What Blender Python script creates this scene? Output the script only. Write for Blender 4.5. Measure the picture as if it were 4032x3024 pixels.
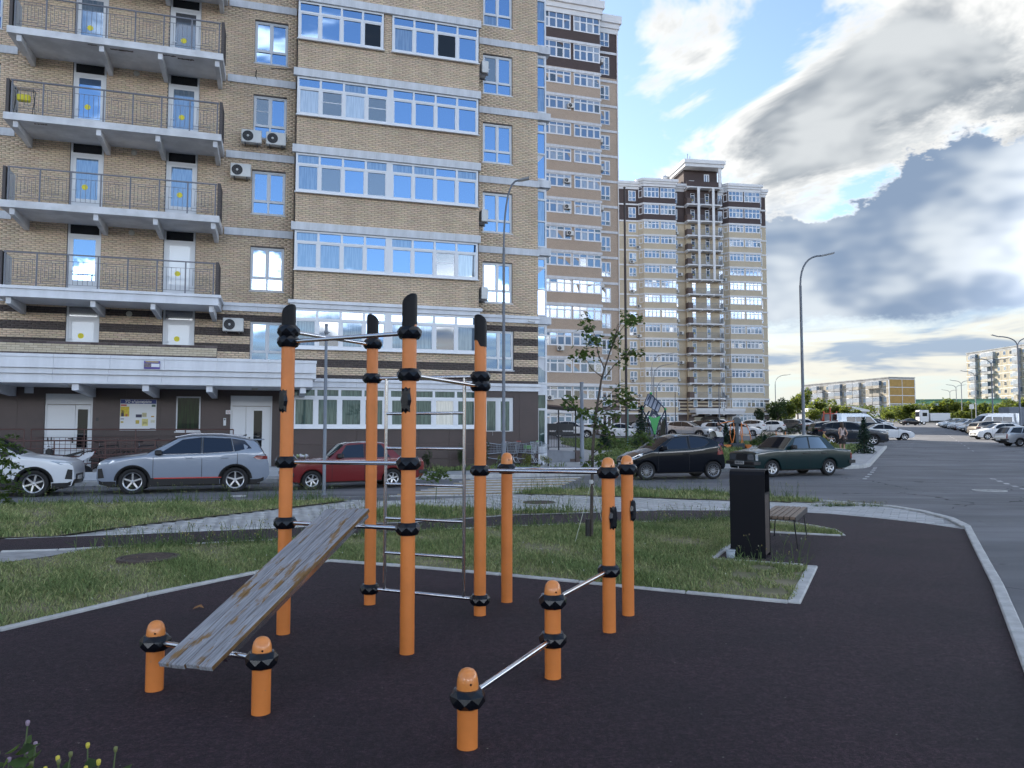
import bpy, bmesh, math, random
import numpy as np
from mathutils import Vector, Matrix
R = math.radians
random.seed(7); np.random.seed(7)
for o in list(bpy.data.objects): bpy.data.objects.remove(o, do_unlink=True)
scene = bpy.context.scene
C = scene.collection

# ---------------------------------------------------------------- camera
cam_d = bpy.data.cameras.new('camera'); cam = bpy.data.objects.new('camera', cam_d); C.objects.link(cam)
cam_d.sensor_width = 36.0; cam_d.lens = 36.0*3030/4032; cam_d.clip_start = .05; cam_d.clip_end = 6000
cam.location = (0, 0, 1.62); cam.rotation_euler = (R(90+3.5505), 0, 0)
scene.camera = cam
# ---------------------------------------------------------------- exposure
vs = scene.view_settings
vs.view_transform = 'Standard'; vs.look = 'None'; vs.gamma = 1.0; vs.exposure = 2.25; vs.use_curve_mapping = False
scene.render.engine = 'CYCLES'
scene.cycles.use_denoising = True
scene.cycles.max_bounces = 6; scene.cycles.diffuse_bounces = 3; scene.cycles.glossy_bounces = 3
scene.cycles.transmission_bounces = 4; scene.cycles.transparent_max_bounces = 8
scene.cycles.sample_clamp_indirect = 4.0
scene.cycles.use_adaptive_sampling = True; scene.cycles.adaptive_threshold = .02; scene.cycles.caustics_reflective = False; scene.cycles.caustics_refractive = False
# ---------------------------------------------------------------- sun + sky
SUN_AZ, SUN_EL = R(-38), R(30)          # azimuth from +Y towards +X
sd = Vector((math.sin(SUN_AZ)*math.cos(SUN_EL), math.cos(SUN_AZ)*math.cos(SUN_EL), math.sin(SUN_EL)))
sun_d = bpy.data.lights.new('sun', 'SUN'); sun_d.energy = 2.3; sun_d.angle = R(.6); sun_d.color = (1, .9, .76)
sun = bpy.data.objects.new('sun', sun_d); C.objects.link(sun); sun.location = (0, 0, 60)
sun.rotation_euler = sd.to_track_quat('Z', 'Y').to_euler()

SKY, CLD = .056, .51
world = bpy.data.worlds.new('World'); scene.world = world; world.use_nodes = True
wt = world.node_tree; wt.nodes.clear()
def nd(t, typ, **kw):
    n = t.nodes.new(typ)
    for k, v in kw.items(): setattr(n, k, v)
    return n
def mth(t, op, a, b=None, c=None, clamp=False):
    n = t.nodes.new('ShaderNodeMath'); n.operation = op; n.use_clamp = clamp
    for i, x in enumerate((a, b, c)):
        if x is None: continue
        if isinstance(x, (int, float)): n.inputs[i].default_value = x
        else: t.links.new(x, n.inputs[i])
    return n.outputs[0]
def sstep(t, v, lo, hi):
    n = t.nodes.new('ShaderNodeMapRange'); n.interpolation_type = 'SMOOTHSTEP'
    t.links.new(v, n.inputs[0]); n.inputs[1].default_value = lo; n.inputs[2].default_value = hi
    return n.outputs[0]
def mixc(t, f, a, b, blend='MIX'):
    n = t.nodes.new('ShaderNodeMix'); n.data_type = 'RGBA'; n.blend_type = blend
    for s, x in ((n.inputs[0], f), (n.inputs[6], a), (n.inputs[7], b)):
        if isinstance(x, (int, float)): s.default_value = x
        elif isinstance(x, (tuple, list)): s.default_value = (*x[:3], 1)
        else: t.links.new(x, s)
    return n.outputs[2]
def noise(t, vec, scale, detail=4, rough=.55, dim='3D', dist=0.0):
    n = t.nodes.new('ShaderNodeTexNoise'); n.noise_dimensions = dim
    n.inputs['Scale'].default_value = scale; n.inputs['Detail'].default_value = detail; n.inputs['Roughness'].default_value = rough
    n.inputs['Distortion'].default_value = dist
    if vec is not None: t.links.new(vec, n.inputs['Vector'])
    return n.outputs[0]
def comb(t, x, y, z):
    n = t.nodes.new('ShaderNodeCombineXYZ')
    for i, v in enumerate((x, y, z)):
        if isinstance(v, (int, float)): n.inputs[i].default_value = v
        else: t.links.new(v, n.inputs[i])
    return n.outputs[0]
def ramp(t, v, pts, interp='LINEAR'):
    n = t.nodes.new('ShaderNodeValToRGB'); n.color_ramp.interpolation = interp
    e = n.color_ramp.elements
    while len(e) > 1: e.remove(e[-1])
    e[0].position = pts[0][0]; e[0].color = (*pts[0][1], 1)
    for p, c in pts[1:]:
        q = e.new(p); q.color = (*c, 1)
    t.links.new(v, n.inputs[0]); return n.outputs[0]

sky = nd(wt, 'ShaderNodeTexSky'); sky.sky_type = 'NISHITA'; sky.sun_disc = False
sky.sun_elevation = SUN_EL; sky.sun_rotation = SUN_AZ; sky.air_density = 1.0; sky.dust_density = .5; sky.ozone_density = 1.6
tc = nd(wt, 'ShaderNodeTexCoord'); sep = nd(wt, 'ShaderNodeSeparateXYZ'); wt.links.new(tc.outputs['Generated'], sep.inputs[0])
X, Y, Z = sep.outputs
# azimuth / elevation in degrees
az = mth(wt, 'MULTIPLY', mth(wt, 'ARCTAN2', X, Y), 180/math.pi)
el = mth(wt, 'MULTIPLY', mth(wt, 'ARCSINE', Z), 180/math.pi)
# broken cloud layer overhead: direction projected on a plane, stretched along the wind
zz = mth(wt, 'ADD', mth(wt, 'MAXIMUM', Z, 0.0), .16)
px_ = mth(wt, 'DIVIDE', X, zz); py_ = mth(wt, 'DIVIDE', Y, zz)
flat = comb(wt, px_, py_, 0.35)
n_hi = noise(wt, flat, 1.9, 6, .62, dist=.5)
n_big = noise(wt, flat, .62, 1, .5)
dens_v = mth(wt, 'ADD', mth(wt, 'MULTIPLY', n_hi, 1.25), mth(wt, 'MULTIPLY', n_big, .25))
def blob(a0, e0, sa_, se_, amp, tilt=0.0):
    """a larger cloud mass (or gap) of the layer about one bearing"""
    da = mth(wt, 'SUBTRACT', az, a0); de = mth(wt, 'SUBTRACT', mth(wt, 'SUBTRACT', el, e0), mth(wt, 'MULTIPLY', da, tilt))
    q = mth(wt, 'ADD', mth(wt, 'POWER', mth(wt, 'ABSOLUTE', mth(wt, 'DIVIDE', da, sa_)), 2.0), mth(wt, 'POWER', mth(wt, 'ABSOLUTE', mth(wt, 'DIVIDE', de, se_)), 2.0))
    return mth(wt, 'MULTIPLY', mth(wt, 'POWER', 2.718, mth(wt, 'MULTIPLY', q, -1.0)), amp)
for args in ((20, 20.0, 9, 3.4, .13, .5), (33, 22.5, 8, 5, .22, 0), (12, 27.5, 5, 2, .12, 0), (24, 14.6, 6, 1.8, -.14, .45), (10, 20, 3.5, 4, -.07, 0), (19, 26.0, 3, 2.2, -.10, .5)):
    dens_v = mth(wt, 'ADD', dens_v, blob(*args))
away = nd(wt, 'ShaderNodeVectorMath'); away.operation = 'DOT_PRODUCT'; wt.links.new(tc.outputs['Generated'], away.inputs[0]); away.inputs[1].default_value = sd
dens_v = mth(wt, 'SUBTRACT', dens_v, mth(wt, 'MULTIPLY', sstep(wt, away.outputs['Value'], .2, -.5), .20))
d_hi = sstep(wt, dens_v, .735, .87)
n_t = noise(wt, flat, 3.4, 3, .6, dist=.3)
thick_hi = sstep(wt, mth(wt, 'ADD', dens_v, mth(wt, 'MULTIPLY', mth(wt, 'SUBTRACT', n_t, .5), .5)), .77, 1.03)
# cumulus banks standing above the horizon
ang = comb(wt, X, Y, mth(wt, 'MULTIPLY', Z, 1.9))
n_c = noise(wt, ang, 7.0, 6, .66)
azn = mth(wt, 'MULTIPLY_ADD', az, 1/360.0, .5)
def P3(d): return [((p/360+.5), (v/40.0,)*3) for p, v in d]
prof = ramp(wt, azn, P3([(-180, 11.5), (-130, 12.5), (-80, 10.5), (-30, 9), (0, 11), (12, 12), (16, 14), (19, 16.5), (22, 15), (25, 16), (28, 18.5), (31, 20), (35, 19.5), (45, 16), (80, 10), (130, 11), (180, 11.5)]))
pr = nd(wt, 'ShaderNodeSeparateColor'); wt.links.new(prof, pr.inputs[0])
top = mth(wt, 'ADD', mth(wt, 'MULTIPLY', pr.outputs[0], 40), mth(wt, 'MULTIPLY', mth(wt, 'SUBTRACT', n_c, .5), 10.5))
below = mth(wt, 'SUBTRACT', top, el)                      # degrees under the crest
d_cu = sstep(wt, below, -.1, .7)
# flat base of the bank: breaks up into streaks lower down
streak = noise(wt, comb(wt, mth(wt, 'MULTIPLY', az, .05), 0.0, mth(wt, 'MULTIPLY', el, .30)), 1.7, 4, .6, dist=.4)
base = sstep(wt, mth(wt, 'ADD', el, mth(wt, 'MULTIPLY', mth(wt, 'SUBTRACT', n_c, .5), 5.0)), 6.6, 8.2)
low = sstep(wt, streak, .33, .47)
# light on the clouds: bright rims and thin parts, grey cores; unseen banks opposite the sun are front-lit, brightened further to light the near facade
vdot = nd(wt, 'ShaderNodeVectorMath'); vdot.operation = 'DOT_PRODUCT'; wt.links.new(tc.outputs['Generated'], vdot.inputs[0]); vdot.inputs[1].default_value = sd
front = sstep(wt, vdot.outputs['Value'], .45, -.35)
rim = sstep(wt, below, .85, .05)
n_cu_t = noise(wt, ang, 6.0, 3, .62)
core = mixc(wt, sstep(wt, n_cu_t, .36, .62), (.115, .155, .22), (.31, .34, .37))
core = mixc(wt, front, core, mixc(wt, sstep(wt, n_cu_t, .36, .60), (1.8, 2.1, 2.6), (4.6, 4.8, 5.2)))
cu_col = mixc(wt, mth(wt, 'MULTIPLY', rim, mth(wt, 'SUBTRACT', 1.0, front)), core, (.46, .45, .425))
lo_col = mixc(wt, sstep(wt, streak, .46, .62), (.40, .385, .34), (.14, .18, .25))
hi_col = mixc(wt, mth(wt, 'MULTIPLY', thick_hi, mth(wt, 'SUBTRACT', 1.0, mth(wt, 'MULTIPLY', front, .8))), mixc(wt, front, (.47, .47, .46), (1.6, 1.6, 1.6)), mixc(wt, sstep(wt, n_t, .35, .65), (.12, .14, .165), (.30, .315, .325)))
bg_sky = nd(wt, 'ShaderNodeBackground'); bg_sky.inputs[1].default_value = SKY
wt.links.new(sky.outputs[0], bg_sky.inputs[0])
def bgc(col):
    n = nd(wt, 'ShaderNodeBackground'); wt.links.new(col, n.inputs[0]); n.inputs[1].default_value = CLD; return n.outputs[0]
def mixs(f, a, b):
    n = nd(wt, 'ShaderNodeMixShader'); wt.links.new(f, n.inputs[0]); wt.links.new(a, n.inputs[1]); wt.links.new(b, n.inputs[2]); return n.outputs[0]
veil = mixc(wt, 0.0, (.31, .34, .335), (0, 0, 0))
s0 = mixs(mth(wt, 'MULTIPLY', sstep(wt, el, 11, 2), .88), bg_sky.outputs[0], bgc(veil))
s1 = mixs(mth(wt, 'MULTIPLY', d_hi, sstep(wt, el, 9, 17)), s0, bgc(hi_col))
s2 = mixs(mth(wt, 'MULTIPLY', mth(wt, 'MULTIPLY', low, .85), sstep(wt, el, .5, 4.0)), s1, bgc(lo_col))
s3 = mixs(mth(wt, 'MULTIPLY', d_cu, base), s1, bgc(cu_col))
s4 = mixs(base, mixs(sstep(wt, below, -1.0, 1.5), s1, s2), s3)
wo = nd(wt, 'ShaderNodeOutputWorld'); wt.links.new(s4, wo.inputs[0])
world.cycles.sampling_method = 'MANUAL'; world.cycles.sample_map_resolution = 512
# ---------------------------------------------------------------- materials
MATS = {}
def M(name, col, rough=.6, metal=0.0, var=0.0, vs=4.0, col2=None, bump=0.0, bs=60.0, coat=0.0, attr=None, spec=.5, detail=4, stretch=None):
    if name in MATS: return MATS[name]
    m = bpy.data.materials.new(name); m.use_nodes = True; t = m.node_tree
    b = t.nodes['Principled BSDF']
    b.inputs['Roughness'].default_value = rough; b.inputs['Metallic'].default_value = metal
    b.inputs['Coat Weight'].default_value = coat; b.inputs['Specular IOR Level'].default_value = spec
    b.inputs['Base Color'].default_value = (*col, 1)
    vec = None
    if var or col2 or bump:
        c = nd(t, 'ShaderNodeTexCoord'); vec = c.outputs['Object']
        if stretch:
            mp = nd(t, 'ShaderNodeMapping'); mp.inputs['Scale'].default_value = stretch; t.links.new(vec, mp.inputs[0]); vec = mp.outputs[0]
    out = None
    if var or col2:
        f = sstep(t, noise(t, vec, vs, detail, .6), .32, .68)
        a = tuple(max(0, x*(1-var)) for x in col); bb = col2 if col2 else tuple(min(1, x*(1+var)) for x in col)
        out = mixc(t, f, a, bb)
    if attr:
        an = nd(t, 'ShaderNodeAttribute'); an.attribute_name = attr
        if out is None:
            rgb = nd(t, 'ShaderNodeRGB'); rgb.outputs[0].default_value = (*col, 1); out = rgb.outputs[0]
        out = mixc(t, 1.0, out, an.outputs['Color'], 'MULTIPLY')
    if out is not None: t.links.new(out, b.inputs['Base Color'])
    if bump:
        bn = nd(t, 'ShaderNodeBump'); bn.inputs['Strength'].default_value = bump; bn.inputs['Distance'].default_value = .01
        t.links.new(noise(t, vec, bs, 3, .6), bn.inputs['Height']); t.links.new(bn.outputs[0], b.inputs['Normal'])
    MATS[name] = m; return m
def glass(name, base, refl, rough=.02, tint=(1, 1, 1), var=None, fr=.8):
    """coated window glass: an even share of mirror reflection over what is seen inside"""
    if name in MATS: return MATS[name]
    m = bpy.data.materials.new(name); m.use_nodes = True; t = m.node_tree; t.nodes.clear()
    d = nd(t, 'ShaderNodeBsdfDiffuse'); d.inputs[0].default_value = (*base, 1)
    if var:
        c = nd(t, 'ShaderNodeTexCoord'); mp = nd(t, 'ShaderNodeMapping'); mp.inputs['Scale'].default_value = (9, 1, .6); t.links.new(c.outputs['Object'], mp.inputs[0])
        t.links.new(mixc(t, sstep(t, noise(t, mp.outputs[0], 2.5, 2, .5), .4, .6), base, var), d.inputs[0])
    g = nd(t, 'ShaderNodeBsdfGlossy'); g.inputs['Roughness'].default_value = rough; g.inputs[0].default_value = (*tint, 1)
    lw = nd(t, 'ShaderNodeFresnel'); lw.inputs[0].default_value = 1.5
    f = mth(t, 'ADD', mth(t, 'MULTIPLY', lw.outputs[0], fr), refl, clamp=True)
    x = nd(t, 'ShaderNodeMixShader'); t.links.new(f, x.inputs[0]); t.links.new(d.outputs[0], x.inputs[1]); t.links.new(g.outputs[0], x.inputs[2])
    o = nd(t, 'ShaderNodeOutputMaterial'); t.links.new(x.outputs[0], o.inputs[0]); MATS[name] = m; return m

# ---------------------------------------------------------------- mesh building
class MB:
    def __init__(s): s.v = []; s.f = []; s.mi = []; s.sm = []
    def add(s, vs, fs, mi=0, smooth=False):
        b = len(s.v); s.v += [tuple(map(float, p)) for p in vs]
        for f in fs: s.f.append(tuple(b+i for i in f)); s.mi.append(mi); s.sm.append(smooth)
        return s
    def box(s, x0, x1, y0, y1, z0, z1, mi=0):
        return s.add([(x0,y0,z0),(x1,y0,z0),(x1,y1,z0),(x0,y1,z0),(x0,y0,z1),(x1,y0,z1),(x1,y1,z1),(x0,y1,z1)],
              [(3,2,1,0),(4,5,6,7),(0,1,5,4),(1,2,6,5),(2,3,7,6),(3,0,4,7)], mi)
    def bevbox(s, x0, x1, y0, y1, z0, z1, b, mi=0):
        """box with its vertical and top/bottom edges chamfered (in x/z seen along y stays full)"""
        ax, ay, az = (x0, x1), (y0, y1), (z0, z1); V = []; idx = {}
        for i in (0, 1):
            for j in (0, 1):
                for k in (0, 1):
                    sx, sy, sz = (b if i == 0 else -b), (b if j == 0 else -b), (b if k == 0 else -b)
                    for a in range(3):
                        idx[i,j,k,a] = len(V)
                        V.append((ax[i]+(sx if a != 0 else 0), ay[j]+(sy if a != 1 else 0), az[k]+(sz if a != 2 else 0)))
        F = []
        for i in (0,1): F.append([idx[i,0,0,0],idx[i,1,0,0],idx[i,1,1,0],idx[i,0,1,0]][::(1 if i else -1)])
        for j in (0,1): F.append([idx[0,j,0,1],idx[1,j,0,1],idx[1,j,1,1],idx[0,j,1,1]][::(-1 if j else 1)])
        for k in (0,1): F.append([idx[0,0,k,2],idx[1,0,k,2],idx[1,1,k,2],idx[0,1,k,2]][::(1 if k else -1)])
        for i in (0,1):
            for j in (0,1): F.append([idx[i,j,0,0],idx[i,j,1,0],idx[i,j,1,1],idx[i,j,0,1]])
        for i in (0,1):
            for k in (0,1): F.append([idx[i,0,k,0],idx[i,1,k,0],idx[i,1,k,2],idx[i,0,k,2]])
        for j in (0,1):
            for k in (0,1): F.append([idx[0,j,k,1],idx[1,j,k,1],idx[1,j,k,2],idx[0,j,k,2]])
        for i in (0,1):
            for j in (0,1):
                for k in (0,1): F.append([idx[i,j,k,0],idx[i,j,k,1],idx[i,j,k,2]])
        return s.add(V, F, mi)
    def prism(s, poly, a0, a1, axis='z', mi=0):
        """extrude 2D polygon; axis z: (x,y), axis y: (x,z), axis x: (y,z)"""
        def P(p, a): return (p[0],p[1],a) if axis == 'z' else ((p[0],a,p[1]) if axis == 'y' else (a,p[0],p[1]))
        n = len(poly); V = [P(p,a0) for p in poly]+[P(p,a1) for p in poly]
        return s.add(V, [tuple(range(n))[::-1], tuple(range(n,2*n))]+[(i,(i+1)%n,n+(i+1)%n,n+i) for i in range(n)], mi)
    def tube(s, p0, p1, r0, r1=None, n=10, mi=0, cap=True, smooth=True):
        r1 = r0 if r1 is None else r1; a = Vector(p0); b = Vector(p1); d = (b-a)
        if d.length < 1e-6: return s
        q = d.to_track_quat('Z', 'Y'); V = []
        for c, r in ((a, r0), (b, r1)):
            for i in range(n):
                t = 2*math.pi*i/n; V.append(c+q@Vector((r*math.cos(t), r*math.sin(t), 0)))
        s.add(V, [(i,(i+1)%n,n+(i+1)%n,n+i) for i in range(n)], mi, smooth)
        if cap: s.add(V, [tuple(range(n))[::-1], tuple(range(n,2*n))], mi)
        return s
    def path(s, pts, r, n=8, mi=0):
        """bent tube with shared rings; r a number or a list"""
        pts = [Vector(p) for p in pts]; k = len(pts); rs = r if isinstance(r, (list, tuple)) else [r]*k; V = []
        up = None
        for i, p in enumerate(pts):
            d = (pts[min(i+1,k-1)]-pts[max(i-1,0)]).normalized()
            if up is None: up = Vector((0,0,1)) if abs(d.z) < .9 else Vector((1,0,0))
            x = up.cross(d).normalized(); y = d.cross(x); up = y
            for j in range(n):
                t = 2*math.pi*j/n; V.append(p+(x*math.cos(t)+y*math.sin(t))*rs[i])
        F = [(a*n+j, a*n+(j+1)%n, (a+1)*n+(j+1)%n, (a+1)*n+j) for a in range(k-1) for j in range(n)]
        s.add(V, F, mi, True); s.add(V, [tuple(range(n))[::-1], tuple(range((k-1)*n,k*n))], mi); return s
    def lathe(s, prof, n=16, c=(0,0,0), axis='z', mi=0, smooth=True, close=False, cap=True):
        V = []
        for r, h in prof:
            for j in range(n):
                t = 2*math.pi*j/n; a, b = r*math.cos(t), r*math.sin(t)
                p = (a,b,h) if axis == 'z' else ((a,h,b) if axis == 'y' else (h,a,b))
                V.append((p[0]+c[0],p[1]+c[1],p[2]+c[2]))
        k = len(prof); F = [(a*n+j, a*n+(j+1)%n, ((a+1)%k)*n+(j+1)%n, ((a+1)%k)*n+j) for a in range(k if close else k-1) for j in range(n)]
        if axis == 'y': F = [f[::-1] for f in F]
        s.add(V, F, mi, smooth)
        if not close and cap:
            for e in (0, k-1):
                if prof[e][0] > 1e-4: s.add(V, [tuple(range(e*n,e*n+n))], mi)
        return s
    def mesh(s, name, mats):
        me = bpy.data.meshes.new(name); me.from_pydata(s.v, [], s.f)
        for m in (mats if isinstance(mats, (list, tuple)) else [mats]): me.materials.append(m)
        if any(s.mi): me.polygons.foreach_set('material_index', s.mi)
        me.polygons.foreach_set('use_smooth', s.sm)
        me.update(); return me
    def build(s, name, mats, parent=None, loc=(0,0,0), rz=0.0, **tags):
        return link(name, s.mesh(name, mats), parent, loc, rz, **tags)
def link(name, me, parent=None, loc=(0,0,0), rz=0.0, **tags):
    o = bpy.data.objects.new(name, me); C.objects.link(o)
    if parent: o.parent = parent
    o.location = loc
    if rz: o.rotation_euler = (0, 0, rz)
    for k, v in tags.items(): o[k] = v
    return o
def thing(name, label, cat, loc=(0,0,0), rz=0.0, group=None):
    o = link(name, None, None, loc, rz, label=label, category=cat); o.empty_display_size = .2
    if group: o['group'] = group
    return o
def tag(o, label, cat, group=None):
    o['label'] = label; o['category'] = cat
    if group: o['group'] = group
    return o
def copy_tree(o, parent=None):
    c = o.copy(); C.objects.link(c)
    if parent: c.parent = parent
    for ch in o.children: copy_tree(ch, c)
    return c
def autosmooth(o, deg=35):
    me = o.data; me.polygons.foreach_set('use_smooth', [True]*len(me.polygons)); me.set_sharp_from_angle(angle=R(deg)); return o
def fast_mesh(name, V, F, mats, col=None, mi=None, smooth=False):
    """V (n,3), F (m,k) numpy; col per face rgb -> corner attribute 'tone'"""
    me = bpy.data.meshes.new(name); n, k = F.shape
    me.vertices.add(len(V)); me.vertices.foreach_set('co', np.ascontiguousarray(V, dtype=np.float32).ravel())
    me.loops.add(n*k); me.loops.foreach_set('vertex_index', np.ascontiguousarray(F, dtype=np.int32).ravel())
    me.polygons.add(n); me.polygons.foreach_set('loop_start', np.arange(0, n*k, k, dtype=np.int32))
    for m in (mats if isinstance(mats, (list, tuple)) else [mats]): me.materials.append(m)
    if mi is not None: me.polygons.foreach_set('material_index', np.asarray(mi, dtype=np.int32))
    if smooth: me.polygons.foreach_set('use_smooth', np.ones(n, dtype=bool))
    me.update(calc_edges=True)
    if col is not None:
        a = me.color_attributes.new('tone', 'FLOAT_COLOR', 'CORNER')
        c = np.ones((n, k, 4), dtype=np.float32); c[:, :, :3] = np.asarray(col)[:, None, :]
        a.data.foreach_set('color', c.ravel())
    return me
def terr(y): return -.1+.022*max(0.0, min(y, 420.0)-24)
def in_poly(P, poly):
    x, y = P[:, 0], P[:, 1]; r = np.zeros(len(P), bool); n = len(poly)
    for i in range(n):
        x0, y0 = poly[i]; x1, y1 = poly[(i+1) % n]
        if y0 == y1: continue
        r ^= ((y0 > y) != (y1 > y)) & (x < (x1-x0)*(y-y0)/(y1-y0)+x0)
    return r
def sheet(name, poly, off, mat, **tags):
    """a flat or ramped ground sheet lying off metres above the asphalt level"""
    bm = bmesh.new(); f = bm.faces.new([bm.verts.new((x, y, 0)) for x, y in poly]); bm.normal_update()
    if f.normal.z < 0: f.normal_flip()
    bmesh.ops.triangulate(bm, faces=[f])
    for yc in (24.0, 420.0):
        bmesh.ops.bisect_plane(bm, geom=bm.verts[:]+bm.edges[:]+bm.faces[:], plane_co=(0, yc, 0), plane_no=(0, 1, 0))
    for v in bm.verts: v.co.z = terr(v.co.y)+off
    bm.normal_update()
    me = bpy.data.meshes.new(name); bm.to_mesh(me); bm.free(); me.materials.append(mat)
    return link(name, me, **tags)
# ================================================================ GROUND
def asphalt_mat():
    m = M('asphalt', (.135, .138, .148), .88, var=.16, vs=.35, bump=.35, bs=90)
    t = m.node_tree; b = t.nodes['Principled BSDF']; src = b.inputs['Base Color'].links[0].from_socket
    c = nd(t, 'ShaderNodeTexCoord')
    fine = mixc(t, noise(t, c.outputs['Object'], 70, 2, .7), (.72, .72, .74), (1.3, 1.3, 1.28))
    mp = nd(t, 'ShaderNodeMapping'); mp.inputs['Rotation'].default_value = (0, 0, R(60)); mp.inputs['Scale'].default_value = (.10, .9, 1); t.links.new(c.outputs['Object'], mp.inputs[0])
    wear = mixc(t, sstep(t, noise(t, mp.outputs[0], 1.2, 4, .6), .35, .7), (.82, .82, .84), (1.18, 1.18, 1.16))
    o = mixc(t, 1.0, mixc(t, 1.0, src, fine, 'MULTIPLY'), wear, 'MULTIPLY'); 
    wv = nd(t, 'ShaderNodeTexNoise'); wv.inputs['Scale'].default_value = 1.3; t.links.new(c.outputs['Object'], wv.inputs['Vector'])
    vm = nd(t, 'ShaderNodeVectorMath'); vm.operation = 'MULTIPLY_ADD'; t.links.new(wv.outputs['Color'], vm.inputs[0]); vm.inputs[1].default_value = (1.1, 1.1, 0); t.links.new(c.outputs['Object'], vm.inputs[2])
    vo = nd(t, 'ShaderNodeTexVoronoi'); vo.feature = 'DISTANCE_TO_EDGE'; vo.inputs['Scale'].default_value = .16; t.links.new(vm.outputs[0], vo.inputs['Vector'])
    crack = mth(t, 'MULTIPLY', mth(t, 'LESS_THAN', vo.outputs['Distance'], .0035), sstep(t, noise(t, c.outputs['Object'], .12, 2, .5), .46, .56))
    spots = sstep(t, noise(t, c.outputs['Object'], 1.7, 3, .6), .66, .74)
    o = mixc(t, mth(t, 'MULTIPLY', spots, .45), o, (.03, .03, .032)); o = mixc(t, mth(t, 'MULTIPLY', crack, .8), o, (.016, .016, .018))
    t.links.new(o, b.inputs['Base Color']); return m
ASPH = asphalt_mat()
def rubber_mat():
    m = bpy.data.materials.new('rubber_crumb'); m.use_nodes = True; t = m.node_tree; b = t.nodes['Principled BSDF']
    c = nd(t, 'ShaderNodeTexCoord').outputs['Object']
    g = noise(t, c, 190, 2, .7); big = noise(t, c, .8, 4, .6); mid = noise(t, c, 6, 3, .6)
    col = mixc(t, sstep(t, g, .3, .75), (.0045, .0022, .0036), (.040, .0225, .031))
    col = mixc(t, 1.0, col, mixc(t, sstep(t, big, .3, .7), (.8, .8, .84), (1.35, 1.25, 1.25)), 'MULTIPLY')
    col = mixc(t, 1.0, col, mixc(t, mid, (.70, .68, .72), (1.3, 1.3, 1.28)), 'MULTIPLY')
    col = mixc(t, 1.0, col, mixc(t, sstep(t, noise(t, c, 46, 3, .8), .34, .66), (.40, .38, .42), (1.75, 1.7, 1.68)), 'MULTIPLY')
    col = mixc(t, 1.0, col, mixc(t, sstep(t, noise(t, c, 17, 4, .8), .36, .64), (.58, .56, .60), (1.5, 1.46, 1.44)), 'MULTIPLY')
    v = nd(t, 'ShaderNodeTexVoronoi'); v.inputs['Scale'].default_value = 7; t.links.new(c, v.inputs['Vector'])
    spk = mth(t, 'LESS_THAN', v.outputs['Distance'], .035); col = mixc(t, mth(t, 'MULTIPLY', spk, .6), col, (.30, .27, .24))
    t.links.new(col, b.inputs['Base Color']); b.inputs['Roughness'].default_value = .80; b.inputs['Specular IOR Level'].default_value = .16; b.inputs['Sheen Weight'].default_value = .05; b.inputs['Sheen Roughness'].default_value = .45
    bn = nd(t, 'ShaderNodeBump'); bn.inputs['Strength'].default_value = .9; bn.inputs['Distance'].default_value = .006; t.links.new(g, bn.inputs['Height']); t.links.new(bn.outputs[0], b.inputs['Normal'])
    return m
RUB = rubber_mat()
SOIL = M('soil', (.12, .12, .06), .95, col2=(.22, .19, .12), vs=2.2, bump=.5, bs=30)
LAWN = M('lawn_far', (.05, .075, .022), .95, col2=(.10, .115, .045), vs=1.6, bump=.6, bs=25)
PAVB = M('paving_bed', (.31, .31, .31), .9, var=.15, vs=6)
PAV = M('paver', (.42, .425, .425), .85, var=.10, vs=9, attr='tone', bump=.25, bs=80)
KERB = M('kerb_concrete', (.45, .45, .44), .85, var=.14, vs=5, bump=.3, bs=60)
WHITE_P = M('road_paint_white', (.46, .46, .46), .7, col2=(.78, .78, .77), vs=7)
YEL_P = M('road_paint_yellow', (.34, .28, .19), .7, col2=(.56, .42, .22), vs=7)

# one sheet to the horizon: flat near the camera, then the gentle rise of the street
gm = MB()
xs = [-3000, -200, 0, 200, 3000]; ys = [-3000, -60, 24, 140, 420, 900, 4000]
gv = [(x, y, terr(y)) for y in ys for x in xs]
gm.add(gv, [(j*5+i, j*5+i+1, (j+1)*5+i+1, (j+1)*5+i) for j in range(6) for i in range(4)])
gm.build('ground', ASPH, kind='structure')

island = [(-45, 8.6), (-12, 17.2), (-8, 17.7), (-5.65, 18.33), (-4.05, 18.7), (-3, 18.5), (-1.9, 18.9), (0, 20.35), (1, 21.6), (3.05, 21.95), (4.15, 21.68), (5.68, 20.25),
          (7.0, 18.6), (7.75, 17.75), (8.35, 16.9), (8.46, 15.9), (8.28, 14.52), (7.88, 13.39), (6.43, 10.63), (5.19, 8.26), (4.1, 6.27), (.62, -.1), (-5, -10.4), (-45, -10.4)]
sheet('playground_base', island, .075, PAVB, kind='structure')
rubber = [(-14, -8), (-4.3, -9.6), (.5, -.1), (4.02, 6.30), (5.11, 8.29), (6.35, 10.66), (7.56, 12.98), (7.3, 13.8), (6.84, 14.66), (6.27, 15.4), (5.73, 15.72), (4.49, 16.03), (3.1, 16.05),
          (1.84, 15.63), (0, 15.12), (-.7, 14.61), (-1.74, 13.97), (-3.96, 13.08), (-4.96, 12.72), (-6.06, 12.28), (-6.93, 12.04), (-7.69, 11.75), (-14, 9.4)]
sheet('rubber_surface', rubber, .10, RUB, kind='structure')
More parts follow.
